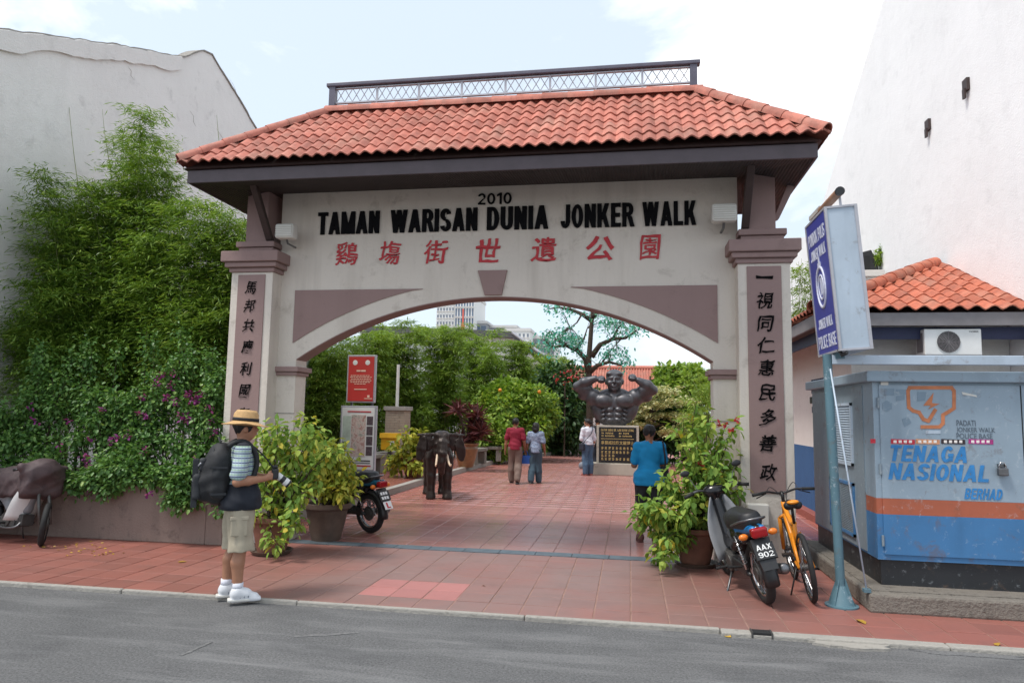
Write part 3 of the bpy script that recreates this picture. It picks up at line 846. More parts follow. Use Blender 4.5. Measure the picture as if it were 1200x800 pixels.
hip_slope(roofp, Vector((EX0, EY0, EZ)), Vector((1, 0, 0)), sf, Vector((1, 0, 0)).cross(sf), EX1-EX0, RX0-EX0, EX1-RX1, slenF, 51, 7, 'roof_tile', 'roof_tile_rest', .021, 310)
sb = nrm((0, RYc-EY1, RZ-EZ))
hip_slope(roofp, Vector((EX1, EY1, EZ)), Vector((-1, 0, 0)), sb, Vector((-1, 0, 0)).cross(sb), EX1-EX0, EX1-RX1, RX0-EX0, slenF, 51, 7, 'roof_tile', 'roof_tile_rest', .026, 0)
sr = nrm((RX1-EX1, 0, RZ-EZ)); slr = math.hypot(RX1-EX1, RZ-EZ)
hip_slope(roofp, Vector((EX1, EY0, EZ)), Vector((0, 1, 0)), sr, Vector((0, 1, 0)).cross(sr), EY1-EY0, RYc-EY0, EY1-RYc, slr, 16, 7, 'roof_tile', 'roof_tile_rest', .026, 0)
sl_ = nrm((RX0-EX0, 0, RZ-EZ)); sll = math.hypot(RX0-EX0, RZ-EZ)
hip_slope(roofp, Vector((EX0, EY1, EZ)), Vector((0, -1, 0)), sl_, Vector((0, -1, 0)).cross(sl_), EY1-EY0, EY1-RYc, RYc-EY0, sll, 16, 7, 'roof_tile', 'roof_tile_rest', .026, 0)
up4 = Vector((0, 0, .035))
for cx, cy in ((EX0, EY0), (EX1, EY0), (EX0, EY1), (EX1, EY1)):
    cap_run(roofp, Vector((cx+(.02 if cx < 0 else -.02), cy+(.02 if cy < 9 else -.02), EZ+.03))+up4*.5, Vector((RX0 if cx < 0 else RX1, RYc, RZ+.03))+up4*.3, .085, 7, 'roof_tile')
cap_run(roofp, (RX0-.03, RYc, RZ+.045), (RX1+.05, RYc, RZ+.045), .085, 15, 'roof_tile')
# ridge railing
rail = MB().box(RX0+.02, RX0+.11, RYc-.045, RYc+.045, RZ+.08, RZ+.44).build('railing', 'slate_rail', roofp)
MB().box(RX1-.08, RX1+.01, RYc-.045, RYc+.045, RZ+.08, RZ+.44).build('rail_post', 'slate_rail', roofp)
MB().box(RX0-.02, RX1+.05, RYc-.06, RYc+.06, RZ+.40, RZ+.455).build('top_rail', 'slate_rail', roofp, bevel=.01)
MB().box(RX0+.11, RX1-.08, RYc-.02, RYc+.02, RZ+.155, RZ+.175).box(RX0+.11, RX1-.08, RYc-.02, RYc+.02, RZ+.37, RZ+.385).build('thin_rail', 'pale_metal', roofp)
nb = 8; bw = (RX1-RX0-.19)/nb
for k in range(nb):
    xa = RX0+.11+bw*k; xb = xa+bw
    if k: MB().box(xa-.014, xa+.014, RYc-.014, RYc+.014, RZ+.12, RZ+.372).build('rail_post', 'pale_metal', roofp)
    lt = MB(); nx = 5; st = (bw-.03)/nx
    for q in range(nx):
        for (u, v_) in ((0, 1), (1, 0)):
            lt.tube([(xa+.015+st*q, RYc+(.006 if u else -.006), RZ+.175+.195*u), (xa+.015+st*(q+1), RYc+(.006 if u else -.006), RZ+.175+.195*v_)], .006, 5)
    lt.build('lattice_panel', 'pale_metal', roofp)
del roofp['_w']

# floodlights fixed on the pillars
def floodlight(x, z, label):
    f = thing('floodlight', label, 'floodlight', (x, 8.72, z), group='floodlights on the gate')
    MB().box(-.13, .13, -.07, .09, 0, .2).build('housing', 'white_plastic', f, bevel=.025)
    MB().box(-.11, .11, -.078, -.068, .02, .18).build('glass', simple('lamp_glass', C(190, 186, 176), .25, .05) if 'lamp_glass' not in MATS else 'lamp_glass', f)
    fin = MB()
    for i in range(6): fin.box(-.12, .12, -.084, -.074, .03+i*.025, .038+i*.025)
    fin.build('louvre', 'white_plastic', f)
    MB().tube([(0, .03, 0), (0, .06, -.05), (0, .29, -.05)], .014, 6).build('bracket', 'steel', f)
    return f
floodlight(-4.62, 4.06, 'small white floodlight box on the gate wall beside the left pillar')
f2 = floodlight(1.14, 4.13, 'white louvred floodlight box on the gate wall beside the right pillar'); f2.scale = (1.15, 1, 1.1)
# meter box on the right pillar
mb = thing('meter_box', 'white plastic meter box fixed low on the right gate pillar', 'meter box', (1.47, PY0, .4))
MB().box(-.125, .125, -.12, .0, 0, .36).build('housing', 'white_plastic', mb, bevel=.02)
MB().box(-.115, .115, -.128, -.118, .12, .35).build('cover', 'white_plastic', mb, bevel=.006)
MB().box(-.045, .045, -.135, -.118, .06, .12).build('dial_window', 'pale_metal', mb)
MB().tube([(0, -.06, .0), (0, -.06, -.4)], .012, 6).build('conduit', 'white_plastic', mb)
# ------------------------------------------------------------------ old white shophouse on the left (party wall with gable)
XL = -10.2
lb = thing('white_shophouse', 'tall grey white shophouse gable wall with crumbling coping behind the bamboo', 'building', (-11, 11, 0), world=True)
prof = [AX(px, py, XL) for px, py in ((0, 36), (40, 41), (85, 47), (130, 53), (170, 60), (200, 66), (216, 68), (226, 63), (238, 60), (248, 65), (257, 80), (268, 98), (280, 117), (292, 138), (302, 155))]
pts = [(p.y, p.z) for p in prof]
d0 = (pts[2][1]-pts[0][1])/(pts[2][0]-pts[0][0]); pts = [(6.2, pts[0][1]+d0*(6.2-pts[0][0]))]+pts
d1 = (pts[-1][1]-pts[-4][1])/(pts[-1][0]-pts[-4][0]); pts.append((pts[-1][0]+5.0, pts[-1][1]+d1*5.0))
fine = []
for (a, za), (c, zc) in zip(pts[:-1], pts[1:]):
    n = max(2, int((c-a)/.12))
    for i in range(n):
        t = i/n; fine.append((a+(c-a)*t, za+(zc-za)*t+random.uniform(-.012, .012)))
fine.append(pts[-1])
poly = [(6.2, -.05)]+fine+[(fine[-1][0], -.05)]
MB().prism(poly, XL-.28, XL, 'x').build('gable_wall', 'old_white_wall', lb)
MB().prism([(6.3, -.05), (6.3, pts[0][1]-.3)]+[(a, z-.3) for a, z in pts[1:]]+[(pts[-1][0]-.1, -.05)], XL-6, XL-.29, 'x').build('house_body', 'old_white_wall', lb)
# crumbling plaster band along the top
up_, lo_ = [], []
for (a, z) in fine:
    if a > prof[6].y-.05: break
    up_.append((a, z)); lo_.append((a, z-.30-.10*mnoise.noise(Vector((a*1.3, 2, 0)))-.07*abs(mnoise.noise(Vector((a*7, 5, 0))))))
vs = []; fs = []
for (a, z), (a2, z2) in zip(up_, lo_): vs += [(XL+.001, a, z+.02), (XL+.07, a, z), (XL+.055, a2, z2), (XL+.001, a2, z2+.01)]
for i in range(len(up_)-1):
    for k in range(3): fs.append((4*i+k, 4*i+k+1, 4*i+5+k, 4*i+4+k))
MB().add(vs, fs).build('coping_band', 'old_white_wall', lb)
tp = MB(); vs = []; fs = []
for (a, z) in fine: 
    j = random.uniform(0, .02); vs += [(XL-.30, a, z+.03+j), (XL+.03, a, z+.03+j), (XL+.03, a, z-.002), (XL-.30, a, z-.002)]
for i in range(len(fine)-1):
    for k in range(4): fs.append((4*i+k, 4*i+(k+1) % 4, 4*i+4+(k+1) % 4, 4*i+4+k))
MB().add(vs, fs).build('coping_top', 'concrete', lb)
# hairline cracks and loose flakes of plaster
for (px, py, n, w) in ((268, 92, 6, 14), (255, 150, 7, 26), (222, 130, 4, 14), (150, 78, 4, 12)):
    p = [AX(px+i*w*.22+random.uniform(-2, 2), py+i*w*.45, XL+.003) for i in range(n)]
    MB().tube(p, [.001]+[.0035]*(n-2)+[.001], 4).build('crack', 'concrete_pale', lb)

# ------------------------------------------------------------------ white building on the right
XR = 5.4
rb = thing('white_building', 'bright white windowless gable wall rising behind the police station roof', 'building', (9, 15, 0), world=True)
q1, q2 = AX(1035, 0, XR), AX(966, 232, XR)
sl2 = (q2.z-q1.z)/(q2.y-q1.y)
yr = q1.y-1.6; zr_ = q1.z+1.6*(-sl2)
poly = [(8.4, -.05), (8.4, zr_-(yr-8.4)*.5), (yr, zr_), (q1.y, q1.z), (q2.y, q2.z), (q2.y+.3, q2.z-.25), (q2.y+.3, -.05)]
MB().prism(poly, XR, XR+.3, 'x').build('gable_wall', 'bright_white_wall', rb)
MB().prism([(8.5, -.05), (8.5, poly[1][1]-.4), (yr, zr_-.4), (q2.y, q2.z-.4), (q2.y, -.05)], XR+.305, XR+7, 'x').build('house_body', 'bright_white_wall', rb)
a, c = AX(966, 246, XR), AX(921, 272, XR)
MB().box(XR-.1, XR+.5, a.y+.05, a.y+1.1, 3, a.z).build('rear_wing', 'bright_white_wall', rb)
MB().prism([(a.y+1.1, 3), (a.y+1.1, a.z-.5), (c.y, c.z-.2), (c.y, 3)], XR, XR+.4, 'x').build('rear_wing', 'bright_white_wall', rb)
MB().box(XR-.14, XR+.54, a.y+.0, a.y+1.14, a.z, a.z+.12).build('rear_coping', 'concrete_pale', rb)
for px, py in ((1089, 147), (1134, 100)):
    p = AX(px, py, XR); MB().box(XR-.05, XR+.02, p.y-.08, p.y+.08, p.z-.1, p.z+.1).box(XR-.07, XR-.04, p.y-.03, p.y+.05, p.z-.22, p.z-.06).build('broken_bracket', 'dark_timber', rb)
# damp grime where the station roof meets the wall
simple('grime', C(120, 116, 110), .9, .4, 9, bump=.8)
for px, py, w, h in ():
    p = AX(px, py, XR-.004); fl = []
    for k in range(14):
        an = 2*math.pi*k/14; rr = .7+.5*random.random(); fl.append((p.y+w*math.cos(an)*rr, p.z+h*math.sin(an)*rr))
    MB().prism(fl, XR-.006, XR-.002, 'x').build('grime_patch', 'grime', rb)

# ------------------------------------------------------------------ police station
st = thing('police_station', 'low white and blue police post with orange tiled hip roof', 'building', (4, 12, 0), world=True)
SX, SY, SZ = 2.55, 10.3, 3.25                # eave corner
SWX, SWY = 3.25, 11.1                        # walls
MB().box(SWX, XR-.01, SWY, 15.2, 1.25, 3.2).build('upper_wall', 'station_plaster', st)
MB().box(SWX-.004, XR-.01, SWY-.004, 15.21, .12, 1.25).build('lower_wall', 'station_blue', st)
simple('plinth_red', C(150, 84, 72), .6, .2, 6)
MB().box(SWX-.16, XR-.01, SWY-.16, 15.3, 0, .12).build('plinth', 'plinth_red', st, bevel=.006)
simple('navy', C(40, 46, 78), .6, .2, 6)
MB().box(SX+.2, XR-.01, SY+.22, SY+.26, 2.88, 3.05).build('valance', 'navy', st)
MB().box(SX+.2, SX+.24, SY+.261, 15.6, 2.88, 3.05).build('valance', 'navy', st)
AXp = Vector((SX+2.64, SY+2.64, SZ+1.17))
srf = MB().add([(SX+.05, SY+.05, SZ-.05), (XR-.01, SY+.05, SZ-.05), (XR-.01, SY+2.62, SZ+1.1), (SX+.05, 15.8, SZ-.05), (XR-.01, 15.8, SZ-.05), (XR-.01, 13.6, SZ+1.1)],
    [(0, 1, 2), (0, 2, 5, 3), (3, 5, 4), (0, 3, 4, 1)]).build('roof', 'dark_timber', st)
simple('grey_board', C(122, 118, 120), .6, .15, 5)
MB().box(SX+.04, XR-.01, SY+.04, SY+.08, SZ-.2, SZ-.02).build('fascia_board', 'grey_board', srf, bevel=.004)
MB().box(SX+.04, SX+.08, SY+.081, 15.8, SZ-.2, SZ-.02).build('fascia_board', 'grey_board', srf, bevel=.004)
sv = nrm((0, 2.64, 1.17)); sw = nrm((2.64, 0, 1.17)); sL = math.hypot(2.64, 1.17)
hip_slope(srf, Vector((SX, SY, SZ)), Vector((1, 0, 0)), sv, Vector((1, 0, 0)).cross(sv), XR-SX-.01, 2.63, 0, sL, 13, 9, 'station_tile', 'station_tile_rest', .03, 300)
hip_slope(srf, Vector((SX, 15.8, SZ)), Vector((0, -1, 0)), sw, Vector((0, -1, 0)).cross(sw), 15.8-SY, 2.2, 2.64, sL, 27, 9, 'station_tile', 'station_tile_rest', .03, 0)
cap_run(srf, (SX, SY, SZ+.05), AXp+Vector((0, 0, .04)), .11, 12, 'station_tile')
# raised lettering on the side wall
for i, (z, n) in enumerate(((2.34, 9), (2.2, 8), (1.86, 8))):
    for k in range(n):
        y = 13.35-.13*k+.0; MB().box(SWX-.02, SWX+.002, y-.045, y+.045, z, z+.11).build('wall_letter', 'navy', st)
MB().box(SWX-.1, SWX, 13.0, 13.2, 2.02, 2.14).build('wall_lamp', 'black_plastic', st, bevel=.01)
# parapet block and rooftop things behind the station
pp = AY(1013, 313, 15.5); pq = AY(1057, 311, 15.5)
PAR_Z = pp.z
pb = thing('parapet_block', 'small cream parapet block behind the station roof', 'parapet', ((pp.x+pq.x)/2, 15.9, 0), world=True)
MB().box(pp.x, XR-.05, 15.85, 16.6, 0, pp.z-.14).build('block', 'station_plaster', pb)
MB().box(pp.x-.06, XR-.05, 15.79, 16.6, pp.z-.14, pp.z).build('coping', 'station_plaster', pb, bevel=.01)
sp = AY(1012, 300, 16.2)
spk = thing('loudspeaker', 'dark tilted loudspeaker horn standing on the cream parapet', 'loudspeaker', (sp.x, 16.2, pp.z))
bx = MB().prism([(-.2, 0), (.28, 0), (.12, .5), (-.18, .42)], -.15, .15); bx.build('cabinet', 'black_plastic', spk, bevel=.02)
MB().box(-.12, .08, -.16, -.148, .08, .36).build('grille', 'black_rubber', spk)

# air conditioner
ac0, ac1 = AY(1084, 416, 10.4), AY(1150, 385, 10.4)
ac = thing('air_conditioner', 'white outdoor air conditioner unit under the police station eave', 'air conditioner', (ac0.x, 10.4, ac0.z))
W, Hh = ac1.x-ac0.x, ac1.z-ac0.z
simple('ac_white', C(222, 222, 220), .4, .06, 5)
MB().box(0, W, 0, .3, 0, Hh).build('casing', 'ac_white', ac, bevel=.015)
cx, cz, rr = W*.42, Hh*.5, Hh*.42
MB().lathe([(rr, -.002), (rr, -.012), (rr*.97, -.012), (rr*.97, .0)], 32, (cx, 0, cz), 'y').build('fan_ring', 'ac_white', ac)
MB().lathe([(rr*.96, -.003), (0.001, -.003)], 32, (cx, 0, cz), 'y', close=False).build('fan_opening', 'black_plastic', ac)
gr = MB()
for k in range(1, 9): gr.torus(rr*k/9, .004, 32, 5, (cx, -.014, cz))
for k in range(12):
    an = math.pi*2*k/12; gr.tube([(cx, -.016, cz), (cx+rr*math.cos(an), -.012, cz+rr*math.sin(an))], .003, 4)
gr.build('fan_grille', 'grey_board', ac)
MB().box(-.006, .001, .05, .25, .05, Hh-.05).build('side_louvre', 'grey_board', ac)
text_fit('lettering', 'YORK', 'black_paint', ac, Matrix.Translation((0, -.003, 0)), W*.78, W*.95, Hh*.86, Hh*.92, .002)
MB().box(.05, W-.05, .12, .4, -.04, 0).build('shelf_bracket', 'steel', ac)

# ------------------------------------------------------------------ electricity substation cabinet
def metal_paint(name, c, rust=.35):
    t = NT(name); v = t.coord('World')
    n = t.noise(v, 1.3, 7, .6); cc = t.ramp(n, (.3, mul(c, .84)), (.7, mul(c, 1.08)))
    s = t.noise(t.coord('World', (2.4, 2.4, .3)), 2.0, 6); cc = t.mix(t.math('MULTIPLY', t.ramp(s, (.52, K_), (.75, W_)), .35), cc, mul(c, .6))
    sc_ = t.noise(v, 14, 8, .72, .5); cc = t.mix(t.math('MULTIPLY', t.ramp(sc_, (.58, K_), (.66, W_)), rust), cc, C(196, 204, 208))
    rs_ = t.noise(v, 5.5, 9, .75, .4); cc = t.mix(t.math('MULTIPLY', t.ramp(rs_, (.56, K_), (.66, W_)), .5), cc, C(104, 84, 70))
    t.col(cc); t.set(Roughness=t.math('ADD', t.math('MULTIPLY', n, .3), .35)); t.bump(t.noise(v, 5, 4), .08, .03); return t.m
metal_paint('cab_grey', C(144, 162, 176), .3); metal_paint('cab_blue', C(62, 116, 164), .22); metal_paint('cab_orange', C(168, 92, 66), .25)
metal_paint('cab_side', C(128, 142, 152)); metal_paint('cab_black', C(36, 38, 42), .2); metal_paint('sign_grey', C(176, 190, 204), .2); metal_paint('post_blue', C(84, 116, 128), .5)
plaster('slab_concrete', C(126, 120, 112), C(58, 55, 52), .85, .6, bump=1.0, scale=2.4)
CX, CY, CZ0, CZ1 = 2.36, 7.42, .19, 2.13
CXR, CYB = 5.1, 9.75
sl = thing('concrete_plinth', 'rough stained concrete base slab under the electricity cabinet', 'plinth', (3.6, 8.5, 0), world=True)
g = MB(); prof = [(2.17, 7.09), (5.15, 7.09), (5.15, 9.95), (2.2, 9.95)]
MB().prism(prof, -.01, .17, 'z').build('slab', 'slab_concrete', sl, bevel=.025)
MB().box(2.24, 5.1, 7.2, 9.9, .17, .178).build('screed', 'slab_concrete', sl)
cab = thing('substation_cabinet', 'grey, orange and blue metal electricity cabinet with painted lettering', 'electrical cabinet', (3.7, 8.5, .17), world=True)
MB().box(CX+.03, CXR-.03, CY+.03, CYB, .178, .46).build('base_frame', 'cab_black', cab)
zb0, zb1 = .85, 1.0
MB().box(CX, CXR, CY, CYB, .42, zb0).build('lower_body', 'cab_blue', cab)
MB().box(CX, CXR, CY, CYB, zb0, zb1).build('stripe', 'cab_orange', cab)
MB().box(CX, CXR, CY, CYB, zb1, CZ1).build('upper_body', 'cab_grey', cab)
MB().box(CX-.07, CXR+.05, CY-.07, CYB+.06, CZ1-.005, CZ1+.10).build('lid', 'cab_grey', cab, bevel=.012)
# corner cover and side panel frames on the street-side end
MB().box(CX-.008, CX+.0, CY+.30, CYB-.04, .44, CZ1-.03).build('side_panel', 'cab_side', cab)
for z0, z1, nm in ((1.26, 1.93, 'louvre_panel'), (.52, 1.08, 'mesh_panel')):
    ya, yb = 8.05, 8.95
    fr = MB()
    for (a0_, a1_, b0, b1) in ((ya, yb, z0, z0+.03), (ya, yb, z1-.03, z1), (ya, ya+.03, z0, z1), (yb-.03, yb, z0, z1)): fr.box(CX-.03, CX-.006, a0_, a1_, b0, b1)
    p = fr.build(nm, 'sign_grey' if nm[0] == 'l' else 'cab_blue', cab)
    sub = MB(); n = 22 if nm[0] == 'l' else 26
    for k in range(n):
        z = z0+.035+(z1-z0-.07)*k/n
        if nm[0] == 'l': sub.add([(CX-.026, ya+.03, z), (CX-.026, yb-.03, z), (CX-.008, yb-.03, z+.022), (CX-.008, ya+.03, z+.022)], [(0, 1, 2, 3)])
        else: sub.box(CX-.022, CX-.016, ya+.03, yb-.03, z, z+.008)
    if nm[0] != 'l':
        for k in range(24): y = ya+.03+(yb-ya-.06)*k/24; sub.box(CX-.020, CX-.012, y, y+.008, z0+.03, z1-.03)
    o = sub.build('slats' if nm[0] == 'l' else 'wire_mesh', 'sign_grey' if nm[0] == 'l' else 'cab_side', cab)
# doors with hinges and seams
dx0, dxm = CX+.055, 3.675
simple('seam_dark', C(34, 38, 42), .8, .2, 8)
for (xa, xb, nm) in ((dx0, dxm-.006, 'door'), (dxm+.006, CXR-.05, 'door')):
    d = MB().box(xa, xb, CY-.014, CY-.002, .47, zb0).build('door', 'cab_blue', cab, bevel=.003); d['_w'] = (0, 0, 0)
    MB().box(xa, xb, CY-.014, CY-.002, zb0, zb1).build('door_stripe', 'cab_orange', d)
    MB().box(xa, xb, CY-.014, CY-.002, zb1, CZ1-.03).build('door_upper', 'cab_grey', d, bevel=.003)
    for z in (.6, 1.28, 1.92): MB().tube([(xa-.012 if xa < 3 else xb+.012, CY-.018, z-.05), (xa-.012 if xa < 3 else xb+.012, CY-.018, z+.05)], .012, 8).build('hinge', 'cab_side', d)
    del d['_w']
MB().box(dxm-.005, dxm+.005, CY-.010, CY-.001, .47, CZ1-.03).build('door_seam', 'seam_dark', cab)
for z in (1.72, 1.62, 1.35): MB().tube([(3.76, CY-.02, z), (3.76, CY, z)], .008, 8).build('bolt', 'seam_dark', cab)
FC = Matrix.Translation((0, CY-.0165, 0))
def cabx(px, py): p = AY(px, py, CY-.016); return p.x, p.z
def cab_text(t, px0, px1, py0, py1, mat, **k):
    (xa, za), (xb, zb) = cabx(px0, py1), cabx(px1, py0); zc = cabx(px1, py1)[1]
    (text_fit if mat == 'pencil' else block_text)('lettering', t, mat, cab, FC, xa, xb, (za+zc)/2, zb, .0015, **k)
simple('letter_blue', C(50, 128, 190), .5, .3, 10); simple('letter_orange', C(196, 122, 82), .6, .35, 6); simple('pencil', C(92, 104, 116), .8, .2, 8)
cab_text('TENAGA', 1041, 1132, 523, 541, 'letter_blue', shear=.2, s=.19, h=.19)
cab_text('NASIONAL', 1041, 1157, 545, 563, 'letter_blue', shear=.2, s=.19, h=.19)
cab_text('BERHAD', 1130, 1173, 573, 585, 'letter_blue', shear=.2, s=.19, h=.19)
cab_text('PADATI', 1121, 1143, 492, 499, 'pencil', jitter=.03); cab_text('JONKER WALK', 1121, 1166, 501, 508, 'pencil', jitter=.03); cab_text('POLICE BASE', 1121, 1163, 508, 514, 'pencil', jitter=.03)
# light bulb shaped emblem, painted outline
def flat_poly(name, pp, mat, thick=.0015):
    q = [cabx(*p) for p in pp]
    MB().prism(q, CY-.0165-thick, CY-.0150).build(name, mat, cab)
def stroke(name, pp, w, mat):
    for a_, b_ in zip(pp[:-1], pp[1:]):
        a = Vector(a_); b2 = Vector(b_); d = (b2-a).normalized(); n = Vector((-d.y, d.x))*w/2; a = a-d*w*.3; b2 = b2+d*w*.3
        flat_poly(name, [tuple(a+n), tuple(b2+n), tuple(b2-n), tuple(a-n)], mat, .0012+random.random()*.0012)
stroke('emblem', [(1066, 454), (1115, 454), (1118, 458), (1118, 478), (1112, 482), (1105, 486), (1105, 496), (1101, 500), (1080, 500)], 4.2, 'letter_orange')
stroke('emblem', [(1066, 454), (1064, 458), (1065, 477), (1070, 481), (1077, 483), (1082, 491), (1088, 493), (1096, 480)], 4.2, 'letter_orange')
flat_poly('emblem', [(1094, 460), (1082, 475), (1091, 475), (1088, 479), (1101, 473), (1092, 472)], 'letter_orange')
stroke('emblem', [(1086, 506), (1101, 506)], 4, 'sign_grey')
# stickers and faded paint-over patches
for i, (a, b2, cc) in enumerate(((1044, 1072, (196, 40, 60)), (1073, 1101, (214, 150, 110)), (1103, 1131, (50, 36, 42)), (1135, 1164, (176, 50, 130)))):
    simple('sticker_%d' % i, C(*cc), .4, .55, 60); flat_poly('sticker', [(a, 514), (b2, 515), (b2, 520.5), (a, 519.5)], 'sticker_%d' % i)
    simple('sticker_print_%d' % i, C(238, 232, 226), .4, .2, 60)
    for k in range(4): u = a+3+k*6; flat_poly('sticker_print', [(u, 515.6), (u+3.6, 515.6), (u+3.6, 518.8), (u, 518.6)], 'sticker_print_%d' % i, .0022)
metal_paint('patch_grey', C(122, 142, 158))
for pp in ([(1036, 455), (1048, 455), (1048, 463), (1036, 463)], [(1050, 456), (1062, 456), (1062, 462), (1050, 462)], [(1034, 472), (1039, 469), (1045, 472), (1045, 479), (1039, 482), (1034, 480)], [(1057, 491), (1064, 488), (1068, 495), (1060, 500)], [(1075, 459), (1086, 459), (1084, 469), (1075, 470)], [(1050, 464), (1060, 462), (1060, 468), (1050, 470)]):
    flat_poly('faded_patch', pp, 'patch_grey', .0008)
for pp in ([(1127, 459), (1144, 463), (1145, 465), (1128, 462)], [(1032, 447), (1041, 447), (1041, 451), (1032, 451)]): flat_poly('tape', pp, 'white_plastic')
flat_poly('sticker', [(1020, 514), (1026, 514), (1026, 519), (1020, 519)], 'sticker_0')
# padlock on the doors
pk = thing('padlock', 'steel padlock hanging on the cabinet door hasp', 'padlock', (cabx(1173, 552)[0], CY-.05, cabx(1173, 557)[1]))
MB().box(-.045, .045, -.02, .02, 0, .075).build('lock_body', 'steel', pk, bevel=.01)
MB().tube([(-.028, 0, .07), (-.028, 0, .10), (-.015, 0, .125), (.015, 0, .125), (.028, 0, .10), (.028, 0, .07)], .007, 8).build('shackle', 'chrome', pk, smooth=True)
MB().box(-.03, .03, .012, .04, .08, .11).build('hasp', 'steel', pk)

# ------------------------------------------------------------------ leaning blue post with police sign box
post = thing('sign_post', 'weathered blue steel post with flared foot beside the cabinet', 'post', (1.975, 7.27, 0), world=True)
pt = AY(969, 415, 7.27)
MB().tube([(1.975, 7.27, .0), (pt.x, 7.27, pt.z)], .042, 16).build('pole', 'post_blue', post, smooth=True, auto=60)
fl = MB()
for k in range(4):
    an = math.pi/4+k*math.pi/2; c_, s_ = math.cos(an), math.sin(an)
    fl.add([(1.975+c_*.04, 7.27+s_*.04, .012), (1.975+c_*.13, 7.27+s_*.13, .012), (1.975+c_*.04, 7.27+s_*.04, .26), (1.975+c_*.04-s_*.008, 7.27+s_*.04+c_*.008, .012), (1.975+c_*.13-s_*.008, 7.27+s_*.13+c_*.008, .012), (1.975+c_*.04-s_*.008, 7.27+s_*.04+c_*.008, .26)],
        [(0, 1, 2), (3, 5, 4), (0, 3, 4, 1), (1, 4, 5, 2), (2, 5, 3, 0)])
fl.build('gusset', 'post_blue', post)
MB().lathe([(.044, .19), (.12, .02), (.15, .014), (.15, .0)], 20, (1.975, 7.27, 0)).build('foot_flange', 'post_blue', post, auto=40)
beam = thing('canopy_beam', 'long pale blue steel beam running above the electricity cabinet', 'beam', (pt.x, 7.27, pt.z-.02), world=True)
be = AY(1199, 422, 7.30)
MB().box(pt.x+.04, 5.3, 7.24, 7.31, pt.z-.10, pt.z-.01).build('beam', 'sign_grey', beam, bevel=.006)
MB().box(5.22, 5.3, 7.24, 7.31, 0, pt.z-.101).build('beam_post', 'post_blue', beam)
rod = thing('brace_rod', 'thin pale steel rod leaning from the blue post to the cabinet foot', 'rod', (2.2, 7.26, 0), world=True)
ra, rb_ = AY(973, 432, 7.23), G(1013, 668, .19); rb_ = AY(1013, 671, 7.19)
MB().tube([(ra.x, 7.23, ra.z), (rb_.x, 7.14, .175)], .008, 8).build('rod', 'sign_grey', rod, smooth=True)
MB().box(rb_.x-.03, rb_.x+.03, 7.11, 7.17, .17, .2).build('rod_foot', 'post_blue', rod)

# sign box: blue face towards -X, grey back plate towards the street
SBY0, SBY1, SBW, SBH = 7.02, 7.76, .28, 1.40
c0 = AY(985, 411, SBY0)
sb_ = thing('police_sign_box', 'tilted blue and silver police base sign box on the post', 'sign', (c0.x, SBY0, c0.z)); sb_.rotation_euler = (0, R(-4.2), 0)
simple('sign_blue', C(52, 62, 150), .35, .12, 5); simple('sign_white', C(206, 210, 226), .5, .1, 8)
MB().box(0, SBW, 0, SBY1-SBY0, 0, SBH).build('housing', 'sign_grey', sb_, bevel=.006)
MB().box(-.006, .0, .02, SBY1-SBY0-.02, .02, SBH-.02).build('blue_face', 'sign_blue', sb_)
fr = MB()
for x_, z0, z1 in ((-.012, 0, SBH),):
    fr.box(-.012, .012, -.012, .015, 0, SBH); fr.box(-.012, .012, SBY1-SBY0-.015, SBY1-SBY0+.012, 0, SBH); fr.box(-.012, .012, .0151, SBY1-SBY0-.0151, 0, .02); fr.box(-.012, .012, .0151, SBY1-SBY0-.0151, SBH-.02, SBH)
    fr.box(SBW-.018, SBW+.01, -.012, .015, 0, SBH); fr.box(.0125, SBW-.0185, -.012, .015, 0, .02); fr.box(.0125, SBW-.0185, -.012, .015, SBH-.02, SBH)
fr.build('edge_trim', 'pale_metal', sb_)
FB = Matrix(((0, 1, 0, -.008), (-1, 0, 0, 0), (0, 0, 1, 0), (0, 0, 0, 1)))
Ls = SBY1-SBY0
def sb_text(t, u0, u1, z0, z1, **k): block_text('lettering', t, 'sign_white', sb_, FB, -Ls+u0, -Ls+u1, z0, z1, .002, s=.15, h=.13)
sb_text('PONDOK POLIS', .07, Ls-.07, 1.14, 1.27, bold=.02); sb_text('JONKER WALK', .1, Ls-.1, .98, 1.09, bold=.01)
sb_text('JONKER WALK', .12, Ls-.12, .27, .37, bold=.01); sb_text('POLICE BASE', .06, Ls-.06, .07, .2, bold=.025)
cr_ = MB(); cy_ = Ls/2
cr_.torus(.15, .012, 28, 6, (-.009, cy_, .68), 'x'); cr_.torus(.09, .008, 24, 6, (-.009, cy_, .68), 'x'); cr_.m = Matrix.Identity(4)
for v in cr_.v: v.z = .68+(v.z-.68)*1.35
for k in range(7): cr_.box(-.012, -.006, cy_-.05+.0125*k, cy_-.045+.0125*k, .60+.01*(k % 3), .78-.01*(k % 3))
cr_.box(-.012, -.006, cy_-.05, cy_+.05, .89, .93).box(-.012, -.006, cy_-.02, cy_+.02, .93, .98)
cr_.build('crest', 'sign_white', sb_)
MB().tube([(.16, .05, SBH-.01), (.16, .05, SBH+.12)], .012, 8).build('lamp_stem', 'pale_metal', sb_)
MB().tube([(.14, -.02, SBH+.13), (.14, .62, SBH+.13)], .04, 12).build('lamp_tube', simple('rusty_tube', C(150, 112, 88), .6, .3, 8), sb_, smooth=True, auto=50)
MB().tube([(.14, -.05, SBH+.13), (.14, -.02, SBH+.13)], .044, 12).build('lamp_cap', 'black_plastic', sb_, smooth=True, auto=50)
MB().tube([(.05, -.02, -.02), (.02, .03, -.04), (0, .05, .02)], .02, 6).build('cable_knot', 'black_plastic', sb_)
MB().box(.01, .09, .2, .3, -.06, -.0).build('mounting_bracket', 'post_blue', sb_)

